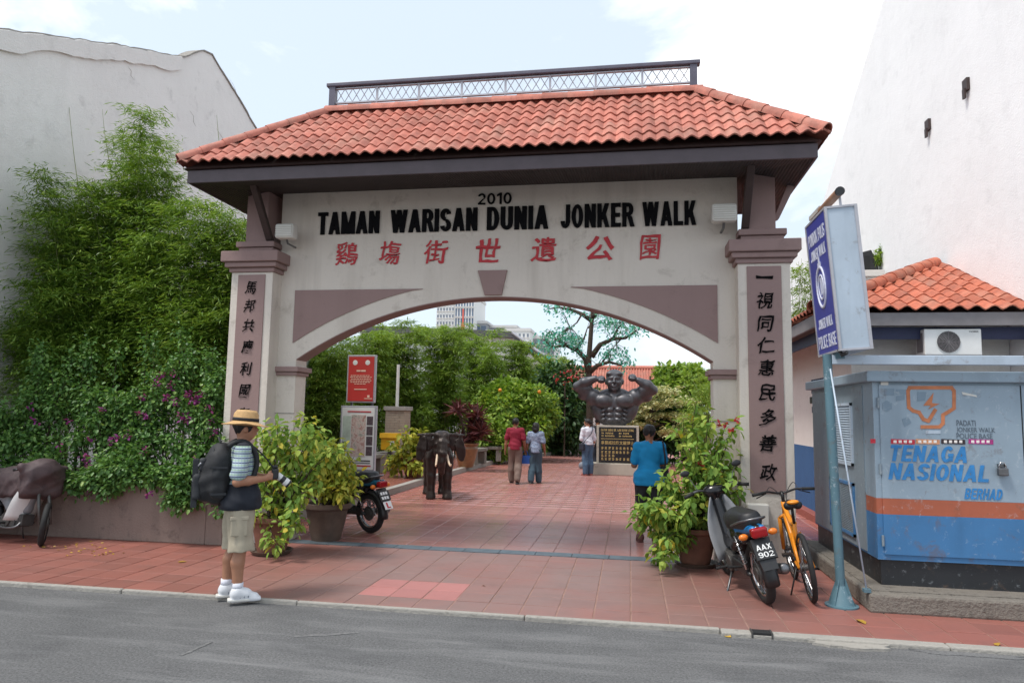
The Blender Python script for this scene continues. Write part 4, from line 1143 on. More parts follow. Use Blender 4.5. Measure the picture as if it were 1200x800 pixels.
# ------------------------------------------------------------------ planter wall
pln = thing('planter', 'low stained rendered planter wall left of the gate filled with shrubs', 'planter', (-6.6, 8.6, 0), world=True)
MB().box(XL+.002, -5.42, 8.50, 8.66, 0, .72).build('front_wall', 'planter_render', pln, bevel=.012)
MB().box(-5.42, -5.18, 8.505, 8.76, 0, .74).build('end_pier', 'planter_render', pln, bevel=.01)
MB().box(XL+.002, -5.43, 8.661, 12.9, 0, .62).build('soil_bed', 'soil', pln)
MB().box(-5.43, -5.3, 9.40, 12.9, 0, .7).build('side_wall', 'planter_render', pln)
# ------------------------------------------------------------------ vegetation
leafmat('bamboo_leaf', ((.0, C(54, 86, 36)), (.45, C(112, 146, 58)), (.8, C(162, 184, 84)), (1, C(200, 206, 120))), trans=.36)
leafmat('hedge_leaf', ((.0, C(66, 98, 40)), (.5, C(128, 158, 64)), (1, C(182, 196, 100))), trans=.42)
leafmat('vine_leaf', ((.0, C(50, 88, 46)), (.5, C(98, 138, 70)), (.85, C(146, 176, 96)), (1, C(184, 198, 118))), rough=.42, trans=.32)
leafmat('bract', ((.0, C(108, 36, 104)), (.6, C(148, 62, 136)), (1, C(170, 80, 112))), rough=.7, trans=.35)
leafmat('pot_leaf', ((.0, C(76, 116, 56)), (.45, C(124, 159, 73)), (.78, C(173, 185, 87)), (.9, C(203, 179, 67)), (1, C(237, 168, 64))), rough=.58, trans=.34, spec=.2)
leafmat('pot_leaf_yellow', ((.0, C(95, 123, 50)), (.4, C(147, 160, 66)), (.75, C(199, 189, 77)), (1, C(235, 204, 88))), rough=.58, trans=.34, spec=.2)
leafmat('lime_leaf', ((.0, C(70, 108, 36)), (.5, C(124, 156, 60)), (1, C(188, 200, 96))), trans=.35)
leafmat('dark_leaf', ((.0, C(37, 64, 39)), (.6, C(66, 96, 55)), (1, C(108, 133, 75))), trans=.25)
leafmat('cordyline_leaf', ((.0, C(61, 30, 36)), (.6, C(103, 58, 62)), (1, C(154, 100, 96))), trans=.2)
leafmat('variegated_leaf', ((.0, C(122, 140, 86)), (.5, C(195, 196, 146)), (1, C(240, 231, 190))), trans=.3)
leafmat('teal_leaf', ((.0, C(56, 143, 132)), (.6, C(97, 187, 173)), (1, C(135, 176, 132))), trans=.3)
leafmat('orange_petal', ((.0, C(226, 120, 30)), (1, C(247, 160, 60))), trans=.3)
leafmat('red_petal', ((.0, C(164, 40, 50)), (1, C(216, 80, 90))), trans=.3)

def bez(a, b, c, n=8):
    a, b, c = Vector(a), Vector(b), Vector(c); return [a*(1-t)**2+b*2*t*(1-t)+c*t*t for t in [i/n for i in range(n+1)]]
def bamboo(name, label, base, tips, n_node, n_br, n_leaf, seed, leaf=(.125, .018), mat='bamboo_leaf', group=None, br_len=.5, start=.3, spread=.35, culm=.014):
    g = np.random.default_rng(seed); rr = random.Random(seed)
    root = thing(name, label, 'bamboo', base, group=group, world=True); base = Vector(base)
    cm = MB(); parts = []
    Ps, Ds, Ls = [], [], []
    for tp in tips:
        tp = Vector(tp); b0 = base+Vector((rr.uniform(-spread, spread), rr.uniform(-spread, spread), 0))
        mid = b0*.45+tp*.55; mid.z = b0.z+(tp.z-b0.z)*.78; mid.x = b0.x+(tp.x-b0.x)*.35; mid.y = b0.y+(tp.y-b0.y)*.35
        path = bez(b0, mid, tp, 10); cm.tube(path, [culm*(1-.8*i/10) for i in range(11)], 5, cap=False)
        H = (tp-b0).length
        nn_ = max(5, int(n_node*.55))
        for k in range(nn_):
            t = start+(1-start)*(k+rr.random())/nn_; j = min(int(t*10), 9); p = path[j].lerp(path[j+1], t*10-j)
            for _ in range(max(2, n_br-2)):
                az = rr.random()*6.283; L = br_len*(1.15-.75*t)*(.45+rr.random()*.9); d = Vector((math.cos(az), math.sin(az), rr.uniform(.0, .5)))
                e = p+d*L; m = int(n_leaf*2.3)
                s_ = g.random((m, 1))**.7
                pts = np.array(p)*(1-s_)+np.array(e)*s_; pts[:, 2:3] -= (s_**2)*L*.35
                sp = .05+.09*s_
                pts += g.normal(size=(m, 3))*sp*np.array([1, 1, .32])
                dr = np.array(d)[None]*.9+g.normal(size=(m, 3))*np.array([.75, .75, .25])+np.array([0, 0, -.18])
                Ps.append(pts); Ds.append(dr)
    P = np.concatenate(Ps); D = np.concatenate(Ds); D /= np.linalg.norm(D, axis=1, keepdims=True)
    n = len(P); L = leaf[0]*(.6+.7*g.random(n)); Wd = leaf[1]*(.7+.6*g.random(n))
    cm.build('culms', 'bamboo_culm', root, smooth=True)
    zz = (P[:, 2]-P[:, 2].min())/max(np.ptp(P[:, 2]), .1)
    rn = np.clip(g.normal(.38, .19, n)+.12*zz, 0, 1)
    leaves_obj('foliage', P, D, L, Wd, mat, root, g, 'lance', .5, rn)
    return root
def tips_from_px(pp, y0, y1, seed):
    r_ = random.Random(seed); return [AY(px, py, r_.uniform(y0, y1)) for px, py in pp]
rs = random.Random(5)
ZB = .62
main = [(165, 128), (150, 170), (182, 165), (135, 205), (200, 200), (120, 225), (165, 215), (190, 240), (215, 235), (100, 215), (70, 225), (145, 250), (110, 262), (175, 275), (210, 280), (90, 250)]
bamboo('bamboo_clump', 'tallest feathery bamboo clump rising against the grey white shophouse wall', (AY(160, 430, 10.7).x, 10.7, ZB), tips_from_px(main, 10.0, 11.5, 1)+tips_from_px([(120, 300), (150, 320), (185, 330), (90, 320), (200, 340), (140, 370), (175, 390), (110, 380)], 9.9, 10.7, 2), 38, 7, 18, 21, group='bamboo clumps behind the planter', br_len=.78)
left = [(45, 200), (60, 240), (80, 260), (55, 285), (85, 300), (40, 330), (65, 345), (90, 350), (30, 365), (60, 380), (95, 390), (15, 385), (45, 405), (80, 420)]
bamboo('bamboo_clump', 'arching bamboo clump at far left spreading low over the flowering shrub', (AY(80, 450, 10.3).x, 10.3, ZB), tips_from_px(left, 9.6, 10.8, 3), 34, 7, 17, 22, group='bamboo clumps behind the planter', br_len=.75)
right = [(240, 235), (262, 250), (285, 262), (300, 270), (225, 262), (250, 285), (275, 295), (295, 300), (235, 315), (262, 325), (285, 335), (215, 300), (240, 350), (265, 365), (220, 375), (250, 395), (270, 410), (225, 415)]
bamboo('bamboo_clump', 'bright bamboo clump pressed against the left gate pillar under the eave', (AY(250, 440, 10.4).x, 10.4, ZB), tips_from_px(right, 9.7, 11.3, 4), 36, 7, 17, 23, group='bamboo clumps behind the planter', br_len=.7)
# lone dry canes standing out against the wall
dc = thing('dry_cane', 'bare thin bamboo canes sticking up above the tall clump', 'bamboo', (AY(90, 430, 10.9).x, 10.9, ZB), world=True)
for a, b, c in (((92, 220), (84, 170), (79, 100)), ((130, 200), (122, 160), (120, 128)), ((258, 180), (256, 160), (254, 135)), ((40, 300), (32, 262), (14, 230))):
    pts = bez(AY(*a, 10.9), AY(*b, 10.9), AY(*c, 10.9), 6); pts = [Vector((AY(a[0]+20, 430, 10.9).x, 10.9, ZB))]+pts
    MB().tube(pts, [.011]+[.008-.001*i for i in range(7)], 5).build('cane', 'bamboo_culm', dc)

def hedge_tips(px0, px1, ytop, ybot, n, y0, y1, seed):
    r_ = random.Random(seed); out = []
    for i in range(n):
        px = px0+(px1-px0)*(i+.5)/n+r_.uniform(-6, 6); t = r_.random()**1.7; py = ytop+(ybot-ytop)*t+r_.uniform(0, 8); out.append(AY(px, py, r_.uniform(y0, y1)))
    return out
hl = ['dense bamboo clump nearest the gate behind the red notice board', 'bamboo clump behind the brick pillar and white lamp pole', 'bamboo clump behind the yellow box and elephant', 'bamboo clump behind the dark red leaved potted plant', 'bamboo clump behind the round yellow green bush', 'bamboo clump in front of the long dark roof', 'farthest small bamboo clump at the end of the hedge row']
hs = [(350, 412, 398, 535, 21.0), (395, 455, 384, 528, 22.5), (440, 500, 374, 524, 24), (485, 545, 373, 515, 26), (530, 592, 380, 500, 29), (572, 632, 394, 485, 32), (608, 664, 414, 480, 35)]
for (a, c, t, bt, Y), lab in zip(hs, hl):
    bx = AY((a+c)/2, 500, Y+.6)
    n = 46 if Y < 25 else 38
    bamboo('bamboo_clump', lab, (bx.x, Y+.6, .1), hedge_tips(a, c, t, bt, n, Y-.4, Y+1.6, int(Y*7)), 20, 5, 11, int(Y*3), leaf=(.13+.003*Y, .02+.0006*Y), mat='hedge_leaf', group='bamboo clumps along the left side of the park', br_len=.7, start=.25, spread=.6, culm=.018)
bx = AY(826, 470, 19)
bamboo('bamboo_clump', 'small bamboo clump showing just left of the right gate pilaster', (bx.x, 19, .1), hedge_tips(806, 846, 432, 500, 16, 18.5, 20, 77), 12, 4, 9, 78, leaf=(.15, .024), mat='hedge_leaf', br_len=.6)
bx = AY(944, 400, 17)
bamboo('bamboo_clump', 'bamboo showing between the right gate pillar and the blue sign', (bx.x, 17.2, .1), hedge_tips(930, 962, 300, 380, 14, 16.6, 17.8, 79), 12, 4, 10, 80, leaf=(.15, .024), mat='hedge_leaf', br_len=.6)

# flowering shrub in the planter
def shrub(name, label, base, targets, n_leaf, L, Wd, mat, cat='shrub', group=None, seed=1, off=.09, stem=.012, droop=.5, flowers=None, start=.25, rmean=.4, pot=None, trunk='bark', sag=.15, world=True, fl_mat='red_petal'):
    g = np.random.default_rng(seed); rr = random.Random(seed)
    root = thing(name, label, cat, base, group=group, world=True); base = Vector(base)
    if pot: pot(root)
    sm = MB(); Ps, Ds = [], []
    for tg in targets:
        if len(tg) == 2: b0, tp = Vector(tg[0]), Vector(tg[1])
        else: b0, tp = base+Vector((rr.uniform(-.08, .08), rr.uniform(-.08, .08), 0)) + (Vector((0, 0, root.get('_top', 0)))), Vector(tg)
        H = (tp-b0).length; mid = b0.lerp(tp, .5)+Vector((rr.uniform(-.08, .08), rr.uniform(-.08, .08), H*sag))
        path = bez(b0, mid, tp, 8); sm.tube(path, [stem*(1-.8*i/8) for i in range(9)], 5, cap=False)
        n = int(n_leaf*(.7+.6*rr.random())); t = start+(1-start)*np.sqrt(g.random(n)); pa = np.array([tuple(p) for p in path])
        j = np.minimum((t*8).astype(int), 7); f = (t*8-j)[:, None]; p = pa[j]*(1-f)+pa[j+1]*f
        u = unit(n, g); Ps.append(p+u*off*g.random((n, 1))**.8); d = u+np.array([0, 0, -.1]); Ds.append(d)
    P = np.concatenate(Ps); D = np.concatenate(Ds); D /= np.linalg.norm(D, axis=1, keepdims=True)
    n = len(P); sm.build('stems', trunk, root, smooth=True)
    leaves_obj('foliage', P, D, L*(.55+.7*g.random(n)), Wd*(.55+.7*g.random(n)), mat, root, g, 'oval', droop, np.clip(g.normal(rmean, .22, n), 0, 1))
    if flowers:
        FP = np.concatenate([np.array(tuple(c))+unit(k, g)*r_*g.random((k, 1))**.5 for c, r_, k in flowers]); m = len(FP)
        leaves_obj('flowers', FP, unit(m, g), .045*(.7+.6*g.random(m)), .036*(.7+.6*g.random(m)), fl_mat, root, g, 'oval', .2)['kind'] = 'stuff'
    if '_top' in root: del root['_top']
    return root
rs = random.Random(9)
tg = []
top = lambda x: 432-28*math.sin(x*.035)+(40 if x < 40 else 0)
for k in range(150):
    px = rs.uniform(-15, 262); ty = top(px)+rs.random()**1.3*(575-top(px)); Y = 8.3+.25*rs.random()+(575-ty)/175*.75
    tp = AY(px, ty, Y); b0 = Vector((tp.x+rs.uniform(-.35, .35), 8.95+rs.uniform(-.1, .5), .62)); tg.append((b0, tp))
for px, ty in ((100, 398), (108, 408), (172, 388), (180, 396), (212, 384), (218, 392), (250, 408), (60, 425), (84, 410), (140, 405)):
    tp = AY(px, ty, 9.3); tg.append((Vector((tp.x, 9.3, .62)), tp))
for k in range(46):                         # trailing over the wall
    px = rs.choice([rs.uniform(95, 150), rs.uniform(200, 262), rs.uniform(20, 262)]); ty = rs.uniform(548, 600) if px > 195 else rs.uniform(540, 580); tp = AY(px, ty, 8.32); tg.append((Vector((tp.x+rs.uniform(-.1, .1), 8.75, .75)), tp))
fpx = [(190, 440, 8), (184, 448, 7), (195, 465, 12), (206, 470, 12), (222, 463, 14), (228, 470, 12), (236, 462, 10), (215, 488, 10), (220, 492, 8), (130, 517, 14), (135, 514, 10), (166, 485, 10), (170, 488, 8), (120, 480, 8), (98, 537, 10), (104, 545, 8), (166, 467, 8), (40, 494, 5), (72, 522, 5), (58, 555, 6), (110, 575, 6), (175, 580, 5), (250, 505, 6), (246, 492, 6), (150, 508, 5), (80, 492, 4), (34, 477, 4), (204, 440, 5), (200, 452, 6), (245, 478, 5), (168, 525, 4), (228, 535, 4), (140, 550, 5), (105, 515, 4)]
fl = [(AY(px, py, 8.34+.004*(575-py)), .07, k*2) for px, py, k in fpx]
shrub('bougainvillea', 'large bougainvillea with purple flowers spilling over the planter wall', (-7.6, 8.95, .62), tg, 150, .062, .048, 'vine_leaf', seed=31, off=.16, flowers=fl, fl_mat='bract', droop=.7, stem=.009, sag=.25)

# potted shrubs
def lathe_pot(r, h, mat, saucer=False):
    def f(root):
        bx, by, bz = root.location
        MB().lathe([(r*.62, 0), (r*.72, h*.25), (r*.9, h*.82), (r*1.0, h*.84), (r*1.06, h*.88), (r*1.06, h), (r*.94, h), (r*.9, h*.9), (.001, h*.88)], 28, (bx, by, bz+(.03 if saucer else 0))).build('pot', mat, root, smooth=True, auto=35)
        MB().lathe([(r*.88, h*.89), (.001, h*.9)], 20, (bx, by, bz+(.032 if saucer else .002)), close=False).build('potting_soil', 'soil', root)
        if saucer: MB().lathe([(r*.8, 0), (r*.95, .05), (r*.88, .05), (r*.76, .02), (.001, .02)], 24, (bx, by, bz)).build('saucer', 'dark_pot', root, smooth=True, auto=40)
        root['_top'] = h*.9
    return f
rs = random.Random(4)
def px_targets(lst, y0, y1): return [AY(px, py, rs.uniform(y0, y1)) for px, py in lst]
b = G(318, 648); b.z = 0
L1 = [(310, 505), (325, 498), (345, 500), (360, 490), (372, 505), (305, 530), (330, 520), (350, 525), (385, 520), (395, 530), (310, 555), (335, 550), (365, 545), (315, 580), (340, 578), (375, 560), (300, 600), (345, 600), (318, 648), (325, 640), (345, 622), (350, 612), (360, 575)]
shrub('potted_shrub', 'big leafy shrub in a brown pot behind the man in the straw hat', b, px_targets(L1+[(px+rs.uniform(-9, 9), py+rs.uniform(-8, 8)) for px, py in L1 if py < 575], 7.7, 8.45), 50, .1, .064, 'pot_leaf', 'potted plant', seed=41, off=.12, pot=lathe_pot(.27, .42, 'terracotta_pot', True), droop=1.1, rmean=.58, group='potted shrubs by the gate')
b = G(382, 632); b.z = 0
L2 = [(375, 515), (392, 520), (405, 525), (415, 535), (385, 540), (400, 550), (412, 560), (370, 555), (380, 568), (400, 570), (388, 530), (360, 530), (410, 580), (420, 560)]
shrub('potted_shrub', 'yellowing shrub in a dark pot beside the black motorcycle', b, px_targets(L2*2, 8.75, 9.4), 46, .098, .06, 'pot_leaf_yellow', 'potted plant', seed=42, off=.13, pot=lathe_pot(.31, .5, 'dark_pot'), droop=1.0, rmean=.45, group='potted shrubs by the gate')
b = G(815, 662); b.z = 0
L3 = [(800, 470), (815, 480), (830, 488), (850, 500), (862, 498), (785, 490), (775, 500), (800, 505), (825, 510), (845, 520), (790, 525), (815, 530), (840, 540), (860, 545), (770, 545), (795, 550), (825, 555), (855, 565), (870, 572), (760, 565), (780, 575), (805, 580), (750, 585), (765, 600), (745, 605), (758, 622), (772, 615), (775, 640), (768, 660), (782, 632), (790, 605), (800, 625), (845, 590), (835, 600), (762, 640), (755, 600), (740, 612), (850, 625)]
L3 = [(px+(16 if py < 572 else 6), py) if px < 830 else (px, py) for px, py in L3]
fl3 = [(AY(px, py, 8.35), .03, 9) for px, py in ((843, 497), (850, 497), (862, 492), (856, 503), (822, 543))]
shrub('potted_shrub', 'sprawling flowering shrub in a terracotta pot before the right pillar', b, px_targets(L3+[(px+rs.uniform(-9, 9), py+rs.uniform(-9, 9)) for px, py in L3 if py > 520], 8.1, 8.8), 46, .102, .064, 'pot_leaf', 'potted plant', seed=43, off=.12, pot=lathe_pot(.27, .42, 'terracotta_pot', True), droop=1.1, rmean=.5, flowers=fl3, group='potted shrubs by the gate')

# ------------------------------------------------------------------ raised bed and kerb on the left of the park
kp = [(-5.35, 9.6), (-5.25, 11), (-5.0, 13.8), (-4.95, 17), (-4.85, 20.5), (-4.7, 23.5), (-4.2, 27), (-3.3, 30.5), (-2.75, 32.2), (-2.7, 33.2), (-3.1, 34.2), (-4.5, 35)]
def smooth_path(p, n=6):
    out = []
    for i in range(len(p)-1):
        p0, p1, p2, p3 = (Vector(p[max(i-1, 0)]), Vector(p[i]), Vector(p[i+1]), Vector(p[min(i+2, len(p)-1)]))
        for k in range(n):
            t = k/n; out.append(.5*((2*p1)+(p2-p0)*t+(2*p0-5*p1+4*p2-p3)*t*t+(3*p1-p0-3*p2+p3)*t**3))
    out.append(Vector(p[-1])); return out
kc = smooth_path(kp)
bed = MB(); vs = [(p.x-.1, p.y, .125) for p in kc]+[(-9.4, p.y, .125) for p in kc]; n = len(kc)
bo = bed.add(vs, [(i, i+1, n+i+1, n+i) for i in range(n-1)]).build('raised_paving', 'plaza_tile_rest'); tag(bo, kind='structure')
ks = MB(); vs = []; fs = []
for i, p in enumerate(kc):
    d = (kc[min(i+1, n-1)]-kc[max(i-1, 0)]).normalized(); nn = Vector((-d.y, d.x)); a = p+nn*.15
    vs += [(p.x, p.y, -.01), (p.x, p.y, .13), (a.x, a.y, .135), (a.x, a.y, -.01)]
fs = [(4*i+k, 4*i+k+1, 4*i+5+k, 4*i+4+k) for i in range(n-1) for k in range(3)]
ko = ks.add(vs, fs).build('park_kerb', 'concrete_pale'); tag(ko, kind='structure')

# notice boards
def board(name, label, x, y, w, h, z, face_mat, rz=0, lean=0):
    t = thing(name, label, 'notice board', (x, y, 0), rz)
    MB().box(-w/2, w/2, -.03, .03, z, z+h).build('frame', 'pale_metal', t, bevel=.006)
    MB().box(-w/2+.03, w/2-.03, -.036, -.029, z+.03, z+h-.03).build('panel', face_mat, t)
    for s in (-1, 1): MB().box(s*w*.36-.02, s*w*.36+.02, .031, .06, 0 if z > .1 else .1, z+h*.5).build('leg', 'steel', t)
    return t
simple('notice_red', C(190, 58, 54), .4, .08, 5); simple('notice_white', C(224, 224, 222), .4, .05, 5)
def hazy_map():
    t = NT('map_print'); v = t.coord('Object'); n = t.noise(v, 9, 6, .7, 1.0); t.col(t.ramp(n, (.4, C(170, 130, 122)), (.5, C(206, 190, 182)), (.6, C(150, 150, 140)))); t.set(Roughness=.4); return t.m
hazy_map(); simple('photo_print', C(92, 78, 84), .4, .6, 30); simple('map_green', C(186, 200, 186), .4, .2, 12)
yb = 12.3
a, c = AY(408, 416, yb), AY(440, 472, yb); w, h = c.x-a.x, a.z-c.z
nb_ = board('notice_board', 'red upright notice board on legs in front of the bamboo', (a.x+c.x)/2, yb, w, h, c.z, 'notice_red', R(-4))
Fn = Matrix.Translation((0, -.038, 0))
for s, e in ((-.22, .07), (.22, .07)): MB().lathe([(e*.75*w*1.6, 0), (.001, -.003)], 20, (s*w, -.037, c.z+h*.84), 'y').build('emblem', 'notice_white', nb_)
simple('faded_cream', C(232, 196, 176), .5, .1)
MB().box(-.16*w, -.02*w, -.040, -.037, c.z+h*.65, c.z+h*.685).box(0, .16*w, -.040, -.037, c.z+h*.65, c.z+h*.685).build('small_print', 'faded_cream', nb_)
for i, hw in enumerate((.36, .38, .34, .38, .36, .22)):
    lt = MB(); x_ = -hw*w
    while x_ < hw*w-.02:
        q = random.uniform(.025, .06); lt.box(x_, min(x_+q, hw*w), -.040, -.037, c.z+h*(.56-.035*i), c.z+h*(.575-.035*i)); x_ += q+.012
    lt.build('small_print', 'faded_cream', nb_)
lt = MB().box(-.22*w, .22*w, -.040, -.037, c.z+h*.27, c.z+h*.29); lt.build('small_print', 'faded_cream', nb_)
MB().box(.14*w, .42*w, -.040, -.037, c.z+h*.08, c.z+h*.095).box(.25*w, .33*w, -.040, -.037, c.z+h*.11, c.z+h*.16).build('small_print', 'faded_cream', nb_)
yb = 11.6
a, c = AY(400, 475, yb), AY(440, 552, yb); w, h = c.x-a.x, a.z-c.z
mb_ = board('map_board', 'white framed street map board standing below the red notice', (a.x+c.x)/2, yb, w, h, c.z, 'notice_white', R(-4))
z0 = c.z
MB().box(-.18*w, .22*w, -.041, -.037, z0+.22*h, z0+.86*h).build('map', 'map_print', mb_)
MB().box(-.42*w, -.2*w, -.041, -.037, z0+.2*h, z0+.84*h).build('map_margin', 'map_green', mb_)
for k in range(4): MB().box(.25*w, .42*w, -.041, -.037, z0+(.24+.155*k)*h, z0+(.375+.155*k)*h).build('photo', 'photo_print', mb_)
MB().box(-.3*w, .36*w, -.041, -.037, z0+.9*h, z0+.92*h).build('heading', 'red_paint', mb_)
MB().box(-.36*w, .38*w, -.041, -.037, z0+.15*h, z0+.165*h).box(-.36*w, .38*w, -.041, -.037, z0+.12*h, z0+.128*h).build('caption', 'ink', mb_)
MB().box(-.0*w, .4*w, -.041, -.037, z0+.07*h, z0+.09*h).build('caption', 'red_paint', mb_)

# stone benches, brick pillar, yellow box
def bench(x, y, rz, label, w=1.1):
    t = thing('stone_bench', label, 'bench', (x, y, .125), rz, group='stone benches along the raised bed')
    MB().box(-w/2, w/2, -.2, .2, .4, .5).build('seat', 'stone_grey', t, bevel=.012)
    for s in (-1, 1): MB().box(s*w*.38-.09, s*w*.38+.09, -.17, .17, 0, .4).build('leg', 'stone_grey', t, bevel=.01)
p = AY(440, 548, 17.5); bench(p.x-.3, 17.5, R(80), 'grey stone bench under the map board at the hedge foot', 1.6)
p = AY(452, 545, 19.2); bench(p.x, 19.2, R(80), 'grey stone bench below the yellow box', 1.5)
p = AY(590, 540, 23.5); bench(p.x-.75, 23.9, R(10), 'grey stone bench behind the walking couple', 1.3)
p = AY(572, 545, 22.6); bench(p.x-.35, 22.4, R(80), 'grey stone bench next to the tall brown pot', 1.0)
yb = 20.5; a, c = AY(456, 476, yb), AY(478, 476, yb); w = c.x-a.x
bp = thing('brick_pillar', 'short pale brick pillar with cap among the bamboo', 'pillar', ((a.x+c.x)/2, yb, .125))
plaster('pale_brick', C(168, 154, 136), C(112, 100, 88), .6, .3, bump=.6, scale=6)
zt = a.z-.125; nc = 22
for k in range(nc):
    off = (k % 2)*w*.25; hh = (zt-.12)/nc
    for s_ in range(3):
        xa = max(-w/2, -w/2+(s_*w/2)-off); xb = min(w/2, -w/2+((s_+1)*w/2)-off)
        if xb-xa > .03: MB().box(xa+.004, xb-.004, -w/2-random.uniform(0, .008), w/2, k*hh+.004, (k+1)*hh-.004).build('brick', 'pale_brick', bp)
MB().box(-w/2+.01, w/2-.01, -w/2+.012, w/2-.012, 0, zt-.12).build('core', 'concrete', bp)
MB().box(-w/2-.05, w/2+.05, -w/2-.05, w/2+.05, zt-.12, zt).build('cap', 'concrete_pale', bp, bevel=.01)
lp = thing('lamp_pole', 'thin white lamp pole standing behind the brick pillar', 'pole', (AY(464, 476, 20.9).x, 21.0, .125))
MB().tube([(0, 0, 0), (0, 0, AY(464, 428, 21).z-.1)], [.06, .045], 10).build('pole', 'white_plastic', lp, smooth=True, auto=50)
MB().lathe([(.11, 0), (.11, .04), (.06, .08)], 14).build('foot', 'white_plastic', lp)
yb = 18.6; a, c = AY(449, 507, yb), AY(466, 527, yb)
yx = thing('yellow_box', 'bright yellow hooded box on a short post by the bench', 'box', ((a.x+c.x)/2, yb, .125))
simple('yellow_paint', C(212, 162, 28), .4, .12, 6); w, h = c.x-a.x, a.z-c.z; z0 = c.z-.125
MB().box(-w/2, w/2, -.16, .16, z0, z0+h*.72).build('body', 'yellow_paint', yx, bevel=.015)
MB().prism([(-.2, 0), (.2, 0), (.17, h*.28), (-.17, h*.28)], -w/2-.03, w/2+.03, 'x').build('hood', 'yellow_paint', yx)
yx.children[-1].location = (0, 0, z0+h*.72)
MB().box(-.05, .05, -.05, .05, 0, z0).build('post', 'steel', yx)
MB().box(w*.12, w*.38, -.166, -.158, z0+h*.2, z0+h*.55).build('label_plate', 'notice_white', yx)
MB().box(w*.18, w*.32, -.170, -.165, z0+h*.26, z0+h*.46).build('label_mark', simple('sign_green', C(60, 120, 70), .5), yx)

# potted plants in the park
b = Vector((AY(485, 555, 17.2).x, 17.2, .125))
shrub('potted_shrub', 'pale green shrub in a pot directly behind the elephant statue', b, px_targets([(462, 520), (475, 508), (490, 505), (505, 512), (458, 535), (470, 530), (488, 525), (500, 530), (480, 545), (462, 550), (495, 550), (456, 545), (508, 540)], 16.6, 17.4), 60, .15, .1, 'pot_leaf_yellow', 'potted plant', seed=51, off=.2, pot=lathe_pot(.33, .5, 'terracotta_pot'), droop=.8)
b = Vector((AY(546, 545, 21).x, 21.0, .125))
def cordyline(root_label, b, px, py0, seed):
    g = np.random.default_rng(seed); root = thing('potted_cordyline', root_label, 'potted plant', b, world=True)
    MB().lathe([(.22, 0), (.3, .3), (.36, .55), (.33, .62), (.38, .68), (.38, .72), (.33, .72), (.3, .6), (.001, .6)], 26, tuple(b)).build('pot', 'glazed_pot', root, smooth=True, auto=35)
    sm = MB(); P, D = [], []
    for k in range(16):
        tp = AY(px+g.uniform(-17, 17), py0+g.uniform(0, 48), 21+g.uniform(-.4, .4)); sm.tube(bez((b.x, b.y, b.z+.6), (b.x+(tp.x-b.x)*.3, b.y, tp.z*.7), tp, 5), .02, 5)
        u = unit(46, g); u[:, 2] = np.abs(u[:, 2])*.9+.1; P.append(np.array(tuple(tp))+u*.03); D.append(u)
    P, D = np.concatenate(P), np.concatenate(D); n = len(P); sm.build('stems', 'bark', root)
    leaves_obj('foliage', P, D, .42*(.6+.6*g.random(n)), .075*(.7+.5*g.random(n)), 'cordyline_leaf', root, g, 'lance', .5)
cordyline('dark red leaved plant in a tall glazed brown pot', b, 548, 478, 61)

def bush(name, label, c, r, n_cl, n_leaf, L, Wd, mat, seed, cat='bush', group=None, fruits=None, trunk_h=0, shell=.4, cl=.38, zmin=0):
    """a crown of leaf clumps on limbs; c centre of the crown, r radii"""
    g = np.random.default_rng(seed); c = Vector(c); root = thing(name, label, cat, (c.x, c.y, zmin), group=group, world=True)
    u = unit(n_cl, g); rad = (.35+.65*g.random((n_cl, 1)))**.6; cc = np.array(tuple(c))+u*rad*np.array(r); cc[:, 2] = np.maximum(cc[:, 2], zmin+.12)
    rr_ = np.mean(r)*cl*(.6+.7*g.random(n_cl)); P, D = clump_cloud(cc, rr_, [int(n_leaf*(.6+.8*g.random())) for _ in range(n_cl)], g, shell)
    P[:, 2] = np.maximum(P[:, 2], zmin+.03); n = len(P)
    sm = MB(); base = Vector((c.x, c.y, zmin)); fork = Vector((c.x, c.y, max(zmin+.15, c.z-r[2]*.75)))
    sm.tube([base, fork], [max(r)*.06+.02]*2, 7)
    for k in range(0, n_cl, 2): sm.tube(bez(fork, fork.lerp(Vector(cc[k]), .5)+Vector((0, 0, r[2]*.15)), cc[k], 4), [max(r)*.03+.008, max(r)*.025, .012, .008, .005], 5, cap=False)
    sm.build('trunk', 'bark', root, smooth=True)
    rn = np.clip(g.normal(.5, .22, n)+.0, 0, 1)
    leaves_obj('crown', P, D, L*(.6+.7*g.random(n)), Wd*(.6+.7*g.random(n)), mat, root, g, 'oval', .4, rn)
    if fruits:
        for pt in fruits: MB().ball(pt, .07, seg=10, rings=6).build('fruit', simple('fruit_orange', C(226, 140, 40), .5) if 'fruit_orange' not in MATS else 'fruit_orange', root, smooth=True)
    return root
c = AY(606, 487, 26.5); bush('lime_bush', 'large round yellow green bush behind the walking couple', c, (1.45, 1.3, 1.25), 80, 190, .17, .11, 'lime_leaf', 71, zmin=.125, fruits=[AY(586, 457, 25.3), AY(632, 459, 25.5)])
c = AY(577, 512, 24.5); bush('low_shrub', 'low yellow green shrub left of the walking couple', c, (.9, .7, .75), 40, 150, .14, .09, 'lime_leaf', 72, zmin=.125)
c = AY(660, 480, 31); bush('dark_bush', 'dark green bush with red flowers left of the statue', c, (1.5, 1.4, 1.9), 60, 150, .2, .13, 'dark_leaf', 73, zmin=0)
c = AY(800, 455, 29); bush('dark_bush', 'dark green bush right of the statue under the orange roof', c, (1.5, 1.2, .8), 40, 150, .2, .13, 'hedge_leaf', 74, zmin=0)
c = AY(776, 500, 27.5); bush('dark_bush', 'dark green bush behind the man in the blue shirt', c, (1.6, .9, 1.0), 45, 130, .2, .13, 'dark_leaf', 75, zmin=0)
